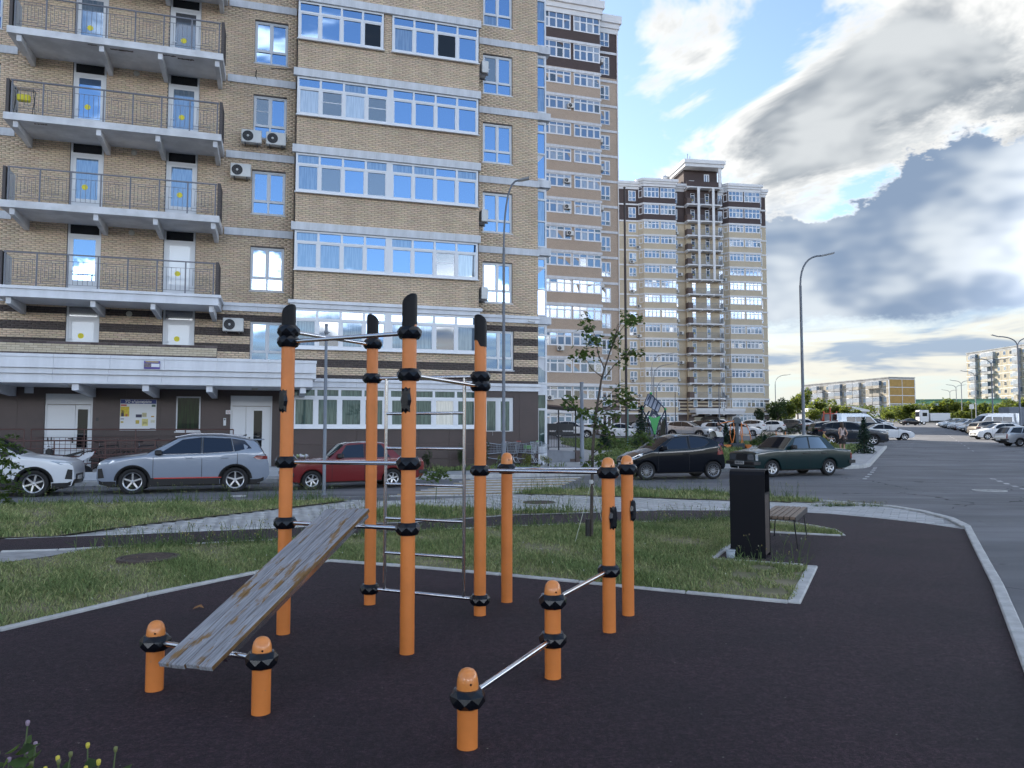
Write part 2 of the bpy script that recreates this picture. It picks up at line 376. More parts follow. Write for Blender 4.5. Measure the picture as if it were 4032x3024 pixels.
g1 = [(-9.4, -4.5), (-4.18, 6.39), (-3.61, 7.72), (-2.95, 8.93), (-2.75, 9.4), (-2.28, 9.74), (-1.18, 9.32), (-.13, 8.83), (.72, 8.40), (1.75, 7.85), (2.67, 7.41), (3.58, 9.37), (2.53, 9.86), (3.85, 12.62), (5.15, 12.09), (5.28, 12.75), (5.2, 13.27), (4.9, 13.9), (4.4, 14.25),
      (4.01, 14.3), (2.66, 13.92), (0, 13.2), (-1.65, 12.55), (-3.5, 11.55), (-4.57, 11.14), (-5.57, 10.85), (-5.83, 10.5), (-5.93, 10.06), (-6.25, 9.51), (-10, 3), (-13, -3)]
sheet('lawn_island', g1, .112, SOIL, kind='structure')
wedge = [(-13.4, -3), (-10.2, 3), (-6.35, 9.55), (-6.03, 10.1), (-5.9, 10.55), (-5.7, 10.72), (-6.2, 10.59), (-6.88, 10.45), (-14, 8)]
g2 = [(-3.5, 13.35), (-1.74, 14.03), (-.7, 14.67), (0, 15.18), (1.84, 15.68), (1.2, 15.78), (0, 15.85), (-1.0, 16.4), (-2.12, 16.97), (-2.9, 16.0), (-3.3, 14.6)]
g3 = [(-44, 8.4), (-12, 17.05), (-8, 17.55), (-5.65, 18.18), (-4.1, 18.5), (-3.85, 18.2), (-4.93, 16.25), (-6.26, 13.83), (-6.8, 12.72), (-7.05, 12.0), (-7.69, 11.85), (-14, 9.5), (-44, 1)]
g4 = [(0, 20.2), (1.05, 21.45), (3.0, 21.8), (4.1, 21.53), (5.58, 20.15), (6.9, 18.55), (7.2, 17.9), (6.73, 17.72), (5.1, 18.25), (4.16, 18.65), (2.3, 19.5)]
for nme, pl in (('lawn_patch', g2), ('lawn_strip', g3), ('lawn_strip', g4)): sheet(nme, pl, .112, SOIL, kind='structure')
paving = [(-7.69, 11.8), (-7.05, 12.0), (-6.8, 12.72), (-6.26, 13.83), (-4.93, 16.25), (-3.85, 18.2), (-4.1, 18.5), (-3, 18.3), (-1.9, 18.7), (0, 20.2), (2.3, 19.5), (4.16, 18.62), (5.1, 18.22), (6.73, 17.7), (7.2, 17.75), (7.62, 17.62), (8.18, 16.8), (8.28, 15.8), (8.1, 14.6), (7.72, 13.45), (7.55, 13.0),
          (7.32, 13.8), (6.86, 14.7), (6.27, 15.45), (5.73, 15.76), (4.49, 16.07), (3.1, 16.1), (1.84, 15.68), (0, 15.16), (-.7, 14.65), (-1.74, 14.01), (-3.96, 13.12), (-4.96, 12.76), (-6.06, 12.32), (-6.93, 12.08)]
pav_o = sheet('paved_path', paving, .085, PAVB, kind='structure')
sheet('paved_path', wedge, .104, PAVB, kind='structure')

# ---- pavers: running bond of blocks turned to the road's direction; the 300 nearest one by one, the rest joined
def shrink_ok(P, poly, hx, hy, ca, sa):
    ok = np.ones(len(P), bool)
    for sx, sy in ((1,1),(1,-1),(-1,1),(-1,-1)):
        ok &= in_poly(P+np.array([sx*hx*ca-sy*hy*sa, sx*hx*sa+sy*hy*ca]), poly)
    return ok
ca, sa = math.cos(R(-28)), math.sin(R(-28)); pl, pw = .30, .15
uv = []
for j in range(-160, 160):
    for i in range(-80, 80): uv.append(((i+.5*(j % 2))*pl, j*pw))
uv = np.array(uv); PP = np.stack([uv[:, 0]*ca-uv[:, 1]*sa, uv[:, 0]*sa+uv[:, 1]*ca+15], 1)
ok = shrink_ok(PP, paving, pl/2-.012, pw/2-.012, ca, sa) & ~in_poly(PP, g2) & ~in_poly(PP, [(x*1.0, y) for x, y in g4])
PP = PP[ok]; PP = PP[np.argsort(np.hypot(PP[:, 0], PP[:, 1]))]
bx = MB().box(-pl/2+.005, pl/2-.005, -pw/2+.005, pw/2-.005, -.03, 0)
bx.v = [(x*(.985 if z == 0 else 1), y*(.97 if z == 0 else 1), z) for x, y, z in bx.v]
pavers = [bx.mesh('paver', M('paver_%d' % k, (.42*s, .425*s, .43*s), .85, var=.10, vs=9, bump=.25, bs=80)) for k, s in enumerate((.9, 1.0, 1.1))]
sel = PP[(PP[:, 0] > 4.3)]; near = sel[:300]; rest = np.array([p for p in PP if not any((near == p).all(1))])
for p in near:
    link('paver', pavers[random.choice((0, 1, 1, 2))], pav_o, (p[0], p[1], .002+random.uniform(-.003, .003)), R(-28))
def joined_boxes(cent, hx, hy, z0, z1, rz, tone):
    n = len(cent); c, s = math.cos(rz), math.sin(rz)
    k = np.array([(-1,-1,0),(1,-1,0),(1,1,0),(-1,1,0),(-1,-1,1),(1,-1,1),(1,1,1),(-1,1,1)], float)
    loc = k*np.array([hx, hy, 1]); xy = np.stack([loc[:, 0]*c-loc[:, 1]*s, loc[:, 0]*s+loc[:, 1]*c], 1)
    V = np.zeros((n, 8, 3)); V[:, :, :2] = cent[:, None, :2]+xy[None]
    V[:, :, 2] = np.where(k[:, 2] > 0, z1, z0)[None]+np.random.uniform(-.003, .003, (n, 1))
    F = np.array([(4,5,6,7),(0,1,5,4),(1,2,6,5),(2,3,7,6),(3,0,4,7)]); F = (F[None]+np.arange(n)[:, None, None]*8).reshape(-1, 4)
    return V.reshape(-1, 3), F, np.repeat(tone, 5, axis=0)
tn = np.repeat(np.random.uniform(.85, 1.12, (len(rest), 1)), 3, 1)
V, F, T = joined_boxes(rest, pl/2-.005, pw/2-.005, -.03, .002, R(-28), tn)
link('pavers', fast_mesh('pavers', V, F, PAV, T), pav_o, kind='stuff')

# ---- kerbs: stones laid end to end
def kerb(name, pts, w, top, deep, step=1.0, off=0.0, closed=False, terrain=False, mat=KERB):
    bed = MB(); pts = [Vector((p[0], p[1], 0)) for p in pts]; segs = []
    for a, b in zip(pts[:-1], pts[1:]):
        L = (b-a).length; n = max(1, round(L/step))
        for i in range(n): segs.append((a.lerp(b, i/n), a.lerp(b, (i+1)/n)))
    par = link(name, None, kind='structure')
    for a, b in segs:
        d = (b-a); L = d.length; m = (a+b)/2; z = (terr(m.y) if terrain else -.1)
        g = .004; s = MB().bevbox(-L/2+g, L/2-g, -w/2, w/2, -deep, 0, min(.012, w*.15))
        sl = math.atan2(terr(b.y)-terr(a.y), L) if terrain else 0
        o = s.build('kerb_stone', mat, par, (m.x, m.y, z+top+random.uniform(-.003, .003)), math.atan2(d.y, d.x))
        if sl: o.rotation_euler = (0, -sl, math.atan2(d.y, d.x))
    return par
kerb('kerb', [(-4.9, 4.9), (-4.18, 6.37), (-3.61, 7.7), (-2.95, 8.93), (-2.72, 9.42), (-2.28, 9.76), (-1.18, 9.32), (-.13, 8.83), (.72, 8.4), (1.75, 7.85), (2.62, 7.41)], .07, .125, .1)
kerb('kerb', [(2.66, 7.38), (3.60, 9.34)], .12, .125, .1)
kerb('kerb', [(3.52, 9.42), (2.53, 9.88)], .08, .125, .1)
kerb('kerb', [(2.55, 9.92), (3.83, 12.6)], .08, .125, .1)
kerb('kerb', [(3.88, 12.62), (5.12, 12.1)], .07, .125, .1)
kerb('kerb', [(5.17, 12.12), (5.3, 12.75), (5.2, 13.3), (4.9, 13.95), (4.4, 14.3), (4.01, 14.36), (2.66, 13.97), (0, 13.24), (-1.65, 12.6), (-3.5, 11.59), (-4.57, 11.18), (-5.57, 10.89), (-6.2, 10.63), (-6.88, 10.48)], .06, .122, .1)
kerb('kerb', [(7.55, 12.98), (7.32, 13.82), (6.85, 14.70), (6.27, 15.43), (5.73, 15.74), (4.49, 16.05), (3.1, 16.08), (1.84, 15.66), (0, 15.14), (-.7, 14.63), (-1.74, 13.99), (-3.96, 13.10), (-4.96, 12.74), (-6.06, 12.30), (-6.93, 12.06), (-7.69, 11.78)], .05, .104, .08)
kerb('kerb', [(.54, -.1), (4.06, 6.29), (5.15, 8.28), (6.39, 10.65), (7.79, 13.3)], .11, .125, .25, 1.0)
kerb('kerb', [(7.78, 13.3), (8.2, 14.5), (8.38, 15.9), (8.27, 16.9), (7.69, 17.68), (7.0, 18.55), (5.65, 20.18), (4.13, 21.6), (3.04, 21.88), (1.02, 21.54), (.03, 20.33)], .15, .12, .25, .8)
kerb('kerb', [(-4.1, 18.62), (-5.65, 18.25), (-8, 17.62), (-12, 17.12), (-22, 14.4)], .15, .112, .25)

# ---- far side of the street: pavement along the tower, courtyard lawns
far = [(-50, 14.6), (-15, 24.2), (-3, 27.0), (1, 28.2), (6.5, 30.3), (13.6, 32.1), (14.7, 32.6), (15.4, 33.6), (25.3, 52.5), (22.2, 54.5), (17, 58), (17, 66), (-10, 66), (-60, 66)]
PAVF = M('pavement_far', (.36, .365, .37), .88, var=.12, vs=3, bump=.3, bs=40)
far_o = sheet('pavement', far, .13, PAVF, kind='structure')
kerb('kerb', [(-42, 16.6), (-15, 24.1), (-3, 26.9), (1, 28.1), (6.5, 30.2), (13.6, 32.0)], .15, .135, .25, 1.2, terrain=True)
kerb('kerb', [(13.7, 32.05), (14.7, 32.55), (15.42, 33.5), (25.36, 52.4)], .18, .15, .3, 1.0, terrain=True)
lawns = {'lawn_courtyard': [(3.6, 36.5), (6.5, 33.2), (13.2, 33.6), (14.2, 34.2), (15.0, 35.2), (23.6, 51.6), (20.5, 52.5), (17.2, 50.5), (13.5, 43.5), (9, 42.5), (6, 44.5)],
         'lawn_front': [(-7.1, 29.2), (-1.4, 30.9), (-1.1, 30.2), (2.6, 31.8), (-1.2, 29.5), (-4.5, 28.25), (-7.4, 27.6)],
         'lawn_shrubs': [(4.6, 46), (9.2, 44), (13, 45), (15.5, 50), (11, 56), (6, 60), (3.5, 56)],
         'lawn_back': [(9, 58), (14, 53), (17, 53), (21, 56), (16.9, 59), (16.9, 65), (4, 65), (4, 61)]}
for k, pl_ in lawns.items(): sheet(k, pl_, .142, LAWN, kind='structure')

# ---- paint on the road
def stripe(name, pts, mat, off=.004):
    return sheet(name, pts, off, mat, kind='structure')
for i in range(13):
    f = i/12; a = Vector((-3.3+1.85*f, 20.75+6.1*f)); d = Vector((math.cos(R(8+4*f)), math.sin(R(8+4*f)))); n = Vector((-d.y, d.x))*.19; L = 4.0
    b = a+d*L
    stripe('crossing_stripe', [tuple(a-n), tuple(b-n), tuple(b+n), tuple(a+n)], WHITE_P if i % 2 == 0 else YEL_P)
WORN_P = M('road_paint_worn', (.24, .24, .25), .8, col2=(.52, .52, .52), vs=3)
def dash(c, ang, L, w, nme='lane_dash'):
    d = Vector((math.cos(ang), math.sin(ang)))*L/2; n = Vector((-math.sin(ang), math.cos(ang)))*w/2; c = Vector(c)
    stripe(nme, [tuple(c-d-n), tuple(c+d-n), tuple(c+d+n), tuple(c-d+n)], WORN_P)
rd = R(90-28.2)
for c in ((15.5, 33.0), (15.1, 32.2), (14.65, 31.35), (14.1, 30.3), (13.5, 29.2), (12.9, 28.1), (12.4, 27.2)): dash(c, rd, .5, .14)
for c in ((16.85, 27.1), (16.47, 26.15), (16.13, 25.25), (15.78, 24.3), (15.45, 23.4), (15.1, 22.4)): dash(c, rd+R(4), .55, .16)
for k in range(12):                                        # bays of the right-hand row
    c = Vector((27.4, 41.0))+Vector((math.cos(rd), math.sin(rd)))*2.55*k
    e = c+Vector((math.cos(rd-R(58)), math.sin(rd-R(58))))*2.3; dash(tuple(e), rd-R(58), 4.6, .1, 'bay_line')
for k in range(9):
    c = Vector((26.6, 51.5))+Vector((math.cos(rd), math.sin(rd)))*2.6*k
    e = c+Vector((math.cos(rd+R(90)), math.sin(rd+R(90))))*1.6; dash(tuple(e), rd+R(90), 3.4, .1, 'bay_line')
for k in range(24): dash((27.6+k*1.05+.0, 46.0+k*2.0), rd, 1.0, .1) if k % 2 else None
dash((24.4, 33.0), rd, 7.5, .1); dash((-6.5, 19.9), R(16), 22, .08)
# tar seams in the asphalt
TAR = M('tar_seam', (.018, .018, .02), .7)
for pts in ([(10.2, 18.4), (11.5, 18.25), (13.0, 18.15), (13.0, 18.19), (11.5, 18.31), (10.2, 18.46)], [(13.4, 18.0), (15.4, 17.9), (15.4, 17.95), (13.4, 18.07)], [(20.6, 31.2), (24.0, 31.0), (24.0, 31.25), (20.6, 31.35)]):
    stripe('tar_seam', pts, TAR, .003)

# ---- manhole covers
IRON = M('cast_iron', (.075, .055, .048), .75, var=.3, vs=14, bump=.5, bs=70)
def manhole(x, y, z, r, label, mat, ribs=9):
    t = thing('manhole_cover', label, 'manhole', (x, y, z), R(20), 'manhole covers')
    MB().lathe([(r+.07, -.03), (r+.07, .008), (r+.012, .012), (r+.012, -.03)], 32, smooth=False).build('rim', KERB if mat is not IRON else IRON, t)
    MB().lathe([(0, .008), (r, .008), (r, -.03)], 32, smooth=False).build('plate', mat, t)
    m = MB()
    for i in range(ribs):
        yy = -r*.85+1.7*r*i/(ribs-1); xx = math.sqrt(max(0, (r*.93)**2-yy*yy)); m.box(-xx, xx, yy-.012, yy+.012, .008, .014)
    m.build('ribs', mat, t); return t
manhole(-4.56, 9.77, .045, .30, 'round rusty brown manhole cover sunk in the lawn at left', IRON)
manhole(.62, 17.75, .012, .30, 'round dark manhole cover in the paved path behind the young tree', IRON)
manhole(13.95, 22.63, -.092, .38, 'pale worn manhole cover in the asphalt of the wide road', M('worn_cover', (.28, .28, .28), .7, var=.4, vs=8))
manhole(-7.3, 20.7, -.094, .14, 'small round grey valve cover in the street beside the grey crossover', KERB, 5)

# ---- grass blades
GRASS = M('grass_blade', (.160, .192, .082), .8, attr='tone', spec=.25)
def grass(name, poly, dens, hmin, hmax, w, z0, seed=1, keep=None, dry=.35):
    rs = np.random.RandomState(seed); P = np.array(poly); lo, hi = P.min(0), P.max(0)
    lo = np.maximum(lo, [-16, 3]); hi = np.minimum(hi, [30, 70])
    n = int((hi-lo).prod()*dens); Q = rs.uniform(lo, hi, (n, 2)); Q = Q[in_poly(Q, poly)]
    vis = np.abs(Q[:, 0]) < .70*Q[:, 1]+.6; Q = Q[vis]
    if keep is not None: Q = Q[keep(Q)]
    n = len(Q)
    ph = np.sin(Q[:, 0]*2.1+1.3*np.sin(Q[:, 1]*1.7+seed))*np.sin(Q[:, 1]*1.9+Q[:, 0]*.8+seed)+.5*np.sin(Q[:, 0]*5.3+Q[:, 1]*3.1)
    km = rs.uniform(0, 1, n) < np.clip(.80+.5*ph, .22, 1); Q = Q[km]; ph = ph[km]; n = len(Q)
    h = rs.uniform(hmin, hmax, n)*(1+.35*ph)*rs.choice([1, 1, 1, 1.7], n); h = np.maximum(h, hmin*.5)
    a = rs.uniform(0, 2*math.pi, n); ln = rs.uniform(.15, .95, n)*h; la = rs.uniform(0, 2*math.pi, n)
    ww = w*rs.uniform(.6, 1.4, n); dx, dy = np.cos(a)*ww, np.sin(a)*ww
    zz = np.array([z0+max(0, .022*(y-24)) for y in Q[:, 1]])
    V = np.zeros((n, 5, 3))
    for k, (t, f) in enumerate(((0, 1), (0, -1), (.55, .8), (.55, -.8), (1, 0))):
        V[:, k, 0] = Q[:, 0]+dx*f+np.cos(la)*ln*t*t; V[:, k, 1] = Q[:, 1]+dy*f+np.sin(la)*ln*t*t; V[:, k, 2] = zz+h*t*(1-.22*t)
    b = np.arange(n)[:, None]*5; F = np.concatenate([b+[0, 1, 3], b+[0, 3, 2], b+[2, 3, 4]], 0)
    dd = (rs.uniform(0, 1, n) < dry*(1-.75*ph))
    tone = np.where(dd[:, None], np.array([1.9, 1.65, 1.7]), np.array([1, 1.12, .95]))*rs.uniform(.55, 1.35, (n, 1))
    return link(name, fast_mesh(name, V.reshape(-1, 3), F, GRASS, np.tile(tone, (3, 1))), kind='stuff')
ng = lambda Q: (np.hypot(Q[:, 0]+4.56, Q[:, 1]-9.77) > .36) & ~((Q[:, 1] < 9.4) & (Q[:, 0] > 2.35) & (np.sin(Q[:, 0]*9)*np.sin(Q[:, 1]*7) > .25))
o = grass('grass', g1, 4600, .018, .058, .0036, .012, 3, ng, .45); tag(o, 'green and straw coloured grass of the playground lawn', 'grass'); 
o = grass('grass', g2, 1300, .03, .10, .006, .012, 4, None, .45); tag(o, 'rough grass patch behind the dark running track', 'grass')
o = grass('grass', g3, 1100, .03, .09, .007, .012, 5, None, .5); tag(o, 'grass strip between the parked cars and the dark track', 'grass')
o = grass('grass', g4, 1100, .03, .10, .007, .012, 6, None, .45); tag(o, 'narrow grass strip along the street behind the young tree', 'grass')
lab = {'lawn_courtyard': 'courtyard lawn grass behind the green saloon and black hatchback', 'lawn_front': 'strip of lawn grass at the foot of the near tower',
       'lawn_shrubs': 'lawn grass among the shrubs beside the entrance fence', 'lawn_back': 'distant courtyard lawn grass before the parked cars'}
for k, (nm, pl_) in enumerate(lawns.items()):
    o = grass('grass', pl_, 170, .07, .2, .022, -.1+.145, 10+k, None, .15); tag(o, lab[nm], 'grass')
# ================================================================ THE NEAR TOWER
WFRAME = M('window_frame_white', (.72, .74, .77), .35, spec=.4)
GFRAME = M('window_frame_grey', (.55, .58, .62), .4)
CORN = M('cornice_concrete', (.59, .61, .64), .75, var=.10, vs=1.6, bump=.15, bs=30, stretch=(2.5, 2.5, .5))
WCLAD = M('white_cladding', (.67, .69, .73), .45, var=.07, vs=1.4, stretch=(1.6, 1, .5))
MORT = M('mortar_dark', (.16, .135, .12), .95, var=.15, vs=5)
BRICK = M('brick_buff', (.67, .525, .375), .85, var=.09, vs=.9, attr='tone', bump=.15, bs=60, stretch=(1, 1, .35))
BRICKD = M('brick_brown', (.075, .060, .056), .85, attr='tone', bump=.15, bs=60)
BROWN = M('brown_cladding', (.060, .040, .037), .45, var=.12, vs=.8)
SLAB = M('balcony_concrete', (.63, .64, .66), .85, var=.13, vs=1.3, bump=.2, bs=25)
RAIL = M('railing_grey', (.16, .165, .19), .5)
BRRAIL = M('railing_brown', (.085, .038, .032), .5)
DARKIN = M('dark_interior', (.012, .012, .014), .9)
DOORW = M('door_white', (.66, .68, .70), .4)
YDOT = M('sticker_yellow', (.75, .66, .04), .6)
BLACKP = M('black_plastic', (.012, .012, .014), .38)
G_BLUE = glass('glass_blue', (.02, .05, .11), .55, tint=(.46, .66, .95))
G_LIT = glass('glass_light', (.11, .16, .22), .30, tint=(.58, .74, .95), var=(.20, .25, .30))
G_SCR = glass('glass_screened', (.03, .037, .05), .24, .12)
G_CUR = glass('glass_curtain', (.30, .33, .37), .36, var=(.42, .45, .50))
G_DARK = glass('glass_dark', (.010, .011, .013), .02, fr=.5)
G_FROST = glass('glass_frosted', (.36, .42, .47), .22, .35)
_cache = {}
def frame_mesh(w, h, cols, tr, t, mat, dep=.07):
    key = ('f', round(w, 2), round(h, 2), cols, tuple(tr), t, mat.name, dep)
    if key in _cache: return _cache[key]
    m = MB(); m.box(0, w, -.02, dep, 0, t); m.box(0, w, -.02, dep, h-t, h); m.box(0, t, -.0195, dep, t, h-t); m.box(w-t, w, -.0195, dep, t, h-t)
    for i in range(1, cols): m.box(w*i/cols-t*.55, w*i/cols+t*.55, -.018, dep, t, h-t)
    for f in tr:
        for i in range(cols):
            a = t if i == 0 else w*i/cols+t*.55; b = w-t if i == cols-1 else w*(i+1)/cols-t*.55
            m.box(a, b, -.017, dep, h*f-t*.5, h*f+t*.5)
    # sash inside each opening
    hs = [t]+[h*f for f in tr]+[h-t]; s = t*.55
    for i in range(cols):
        for j in range(len(hs)-1):
            a = t if i == 0 else w*i/cols+t*.55; b = w-t if i == cols-1 else w*(i+1)/cols-t*.55
            c = hs[j]+(t*.5 if j else 0); d = hs[j+1]-(t*.5 if j < len(hs)-2 else 0)
            if j == (0 if tr and tr[0] > .5 else len(hs)-2):
                m.box(a, b, -.008, dep*.8, c, c+s); m.box(a, b, -.008, dep*.8, d-s, d); m.box(a, a+s, -.0075, dep*.8, c+s, d-s); m.box(b-s, b, -.0075, dep*.8, c+s, d-s)
    _cache[key] = m.mesh('window', mat); return _cache[key]
def pane_mesh(w, h, mat):
    key = ('p', round(w, 2), round(h, 2), mat.name)
    if key not in _cache: _cache[key] = MB().box(0, w, -.004, .004, 0, h).mesh('pane', mat)
    return _cache[key]
SCRB = None
def window(par, u, z, w, h, y, cols=2, tr=(), kinds=None, frame=None, t=.065, name='window', each=True, sill=False, rz=0.0, sub='pane'):
    """window part (its frame) with one pane per light as sub-parts"""
    frame = frame or WFRAME
    o = link(name, frame_mesh(w, h, cols, tuple(tr), t, frame), par, (u, y, z), rz)
    hs = [t]+[h*f for f in tr]+[h-t]; k = 0; acc = None if each else {}
    for j in range(len(hs)-1):
        for i in range(cols):
            kd = kinds(i, j) if callable(kinds) else (kinds or G_BLUE)
            a = t*.9 if i == 0 else w*i/cols+t*.5; b = w-t*.9 if i == cols-1 else w*(i+1)/cols-t*.5
            c, d = hs[j]-.005, hs[j+1]+.005
            if each:
                p = link(sub, pane_mesh(b-a, d-c, kd), o, (a, .03, c))
                p.rotation_euler = (R(random.uniform(-.35, .35)), 0, R(random.uniform(-.35, .35)))
            else:
                acc.setdefault(kd.name, (MB(), kd))[0].box(a, b, .026, .034, c, d)
            if kd is G_SCR and each:
                MB().box(0, b-a, -.008, .0, (d-c)*.52, (d-c)*.52+.03).build('screen_bar', frame, o, (a, .03, c))
    if not each:
        for m, kd in acc.values(): m.build('panes', kd, o)
    if sill:
        key = ('s', round(w, 2)); 
        if key not in _cache: _cache[key] = MB().box(-.04, w+.04, -.1, 0, -.035, -.002).mesh('sill', frame)
        link('sill', _cache[key], o)
    return o
def layout(u0, u1, z0, z1, ops, row, ln, joint, stagger=True, phase=0.0):
    """rectangles of a bonded wall, cut round the openings"""
    out = []; n = round((z1-z0)/row); rh = (z1-z0)/n
    for r in range(n):
        a, b = z0+r*rh, z0+(r+1)*rh; m = (a+b)/2; iv = [(u0, u1)]
        for (p, q, c, d) in ops:
            if c < m < d:
                nv = []
                for (s, e) in iv:
                    if q <= s or p >= e: nv.append((s, e)); continue
                    if p > s: nv.append((s, p))
                    if q < e: nv.append((q, e))
                iv = nv
        for (s, e) in iv:
            ph = phase+(ln/2 if (stagger and r % 2) else 0); k = math.floor((s-ph)/ln)
            while True:
                x0 = max(s, ph+k*ln); x1 = min(e, ph+(k+1)*ln)
                if ph+k*ln >= e: break
                if x1-x0 > joint*2.2: out.append((x0+joint/2, x1-joint/2, a+joint/2, b-joint/2))
                k += 1
    return out
def brick_wall(par, rects, y, mat, mat2=None, dark=None, proud=.006, name='brick_courses', axis='y'):
    A_ = np.array(rects); n = len(A_)
    V = np.zeros((n, 8, 3))
    for k, (i, j, yy) in enumerate(((0, 2, y), (1, 2, y), (1, 3, y), (0, 3, y), (0, 2, y-proud), (1, 2, y-proud), (1, 3, y-proud), (0, 3, y-proud))):
        V[:, k, 0] = A_[:, i]; V[:, k, 1] = yy; V[:, k, 2] = A_[:, j]
    F = np.array([(4, 5, 6, 7), (0, 1, 5, 4), (1, 2, 6, 5), (2, 3, 7, 6), (3, 0, 4, 7)])
    F = (F[None]+np.arange(n)[:, None, None]*8).reshape(-1, 4)
    tone = np.random.uniform(.92, 1.07, (n, 1))*np.array([1, 1, 1])+np.random.uniform(-.03, .03, (n, 3))
    mi = None
    if mat2: mi = np.repeat(np.array([1 if dark((r[2]+r[3])/2) else 0 for r in rects]), 5)
    return link(name, fast_mesh(name, V.reshape(-1, 3), F, [mat, mat2] if mat2 else mat, np.repeat(tone, 5, 0), mi), par, kind='stuff')
def wall_sheet(par, u0, u1, z0, z1, ops, y, mat, reveal=.14, name='wall', rmat=None):
    us = sorted({u0, u1, *[min(max(v, u0), u1) for o in ops for v in o[:2]]}); zs = sorted({z0, z1, *[min(max(v, z0), z1) for o in ops for v in o[2:]]})
    m = MB()
    for a, b in zip(us[:-1], us[1:]):
        for c, d in zip(zs[:-1], zs[1:]):
            if any(o[0] < (a+b)/2 < o[1] and o[2] < (c+d)/2 < o[3] for o in ops): continue
            m.add([(a, y, c), (b, y, c), (b, y, d), (a, y, d)], [(0, 1, 2, 3)])
    for (p, q, c, d) in ops:
        r = y+reveal
        m.add([(p, y, c), (q, y, c), (q, y, d), (p, y, d), (p, r, c), (q, r, c), (q, r, d), (p, r, d)], [(0, 4, 5, 1), (1, 5, 6, 2), (2, 6, 7, 3), (3, 7, 4, 0)])
    return m.build(name, mat, par)
def pieces(par, name, u0, u1, n, y0, y1, z0, z1, mat, gap=.006, jit=0.0):
    L = (u1-u0)/n; key = ('pc', name, round(L, 3), round(y1-y0, 3), round(z1-z0, 3), mat.name)
    if key not in _cache: _cache[key] = MB().box(gap/2, L-gap/2, 0, y1-y0, 0, z1-z0).mesh(name, mat)
    for i in range(n): link(name, _cache[key], par, (u0+i*L, y0+random.uniform(-jit, jit), z0))

T1 = thing('apartment_building', 'near buff brick apartment tower filling the left, with loggias, balconies and entrance canopy', 'building', (-8.2217, 28.7, 0), R(17))
ZK = [6.55+2.99*k for k in range(5)]; YM = .95; ULEFT = -14.0; UR = 10.05
# window openings on the main wall
opsL, opsR = [], []
for k in range(5):
    opsL.append((-1.6, -.36, ZK[k]+.46, ZK[k]+2.17)); opsR.append((7.6, 8.9, ZK[k]+.46, ZK[k]+2.17)); opsL.append((-11.7, -10.15, ZK[k]+.46, ZK[k]+2.17))
    for u in (-7.85, -4.66): opsL.append((u, u+1.1, ZK[k]-.2, ZK[k]+2.62))
opsL += [(-1.55, -.3, 4.16, 5.83), (-7.8, -6.72, 3.9, 6.17), (-4.62, -3.52, 3.9, 6.19), (-11.7, -10.2, 4.16, 5.83)]; opsR += [(7.66, 8.96, 4.18, 5.85)]
opsG = [(-8.36, -6.84, .3, 2.97), (-2.2, -.69, .3, 2.99), (-4.09, -3.24, 1.62, 2.93)]
opsGR = [(7.66, 8.96, 1.5, 3.05)]
ZT = 20.55
wall_sheet(T1, ULEFT, 0.0, 3.3, ZT, opsL, YM, MORT); wall_sheet(T1, 7.2, UR, 3.3, ZT, opsR, YM, MORT)
wall_sheet(T1, ULEFT, 0.0, .0, 3.3, opsG, YM, BROWN); wall_sheet(T1, 7.2, UR, .0, 3.3, opsGR, YM, BROWN)
# bay body, hidden flanks, and the rest of the tower above and beyond the picture
m = MB(); m.box(.002, 7.198, .02, 3.0, 0, ZT); m.build('bay_wall', MORT, T1)
m = MB(); m.box(-45, UR-.01, 1.12, 16, -.3, ZT); m.box(-45, ULEFT-.002, YM+.01, 1.1, -.3, ZT); m.box(-45, UR-.01, 1.0, 16, ZT+.002, 49)
m.build('wall', M('brick_plain', (.40, .31, .24), .9, var=.12, vs=2), T1)
dk = lambda z: z < 6.1 and ((z-4.05) % .6) < .29
rows = layout(ULEFT, -.02, 3.3, ZT, opsL, .0747, .26, .011); rows += layout(7.22, UR, 3.3, ZT, opsR, .0747, .26, .011)
brick_wall(T1, rows, YM, BRICK, BRICKD, dk)
bay = []
for k in range(5): bay += layout(0, 7.2, ZK[k], ZK[k]+1.17, [], .0747, .26, .011)
bay += layout(3.28, 3.62, ZK[3]+1.17, ZK[3]+2.7, [], .0747, .26, .011, phase=.1)
bay += layout(0, 7.2, 3.62, 4.73, [], .0747, .26, .011)
brick_wall(T1, bay, .018, BRICK, BRICKD, lambda z: z < 4.4 and ((z-4.05) % .6) < .29)
# corner pieces of the bay return
ret = MB()
for z in np.arange(3.62, ZT, .0747*2): ret.box(-.004, .0, .03, .9, z, z+.0637)
ret.build('bay_return', BRICK, T1)
# cornices, bands
for k in range(5):
    if k: pieces(T1, 'cornice_block', -.14, 7.24, 7, -.13, .016, ZK[k]-.30, ZK[k]-.002, CORN, jit=.003)
    else:
        pieces(T1, 'cornice_block', -.2, 7.3, 5, -.2, .016, 6.44, 6.56, WCLAD); pieces(T1, 'cornice_block', -.12, 7.22, 5, -.12, .016, 6.27, 6.437, WCLAD)
    zb = ZK[k]-.43
    for (a, b, n) in ((ULEFT, -9.62, 4), (-2.56, -.04, 2), (7.26, UR+.04, 2)):
        if k: pieces(T1, 'band_block', a, b, n, YM-.07, YM-.002, zb, zb+.28, CORN, jit=.002)
        else: pieces(T1, 'band_block', a, b, n, YM-.14, YM-.002, 6.38, 6.50, WCLAD); pieces(T1, 'band_block', a, b, n, YM-.08, YM-.002, 6.2, 6.377, WCLAD)
pieces(T1, 'cornice_block', .78, 7.3, 4, -.2, .016, 3.50, 3.62, WCLAD); pieces(T1, 'cornice_block', .74, 7.22, 4, -.12, .016, 3.30, 3.497, WCLAD)
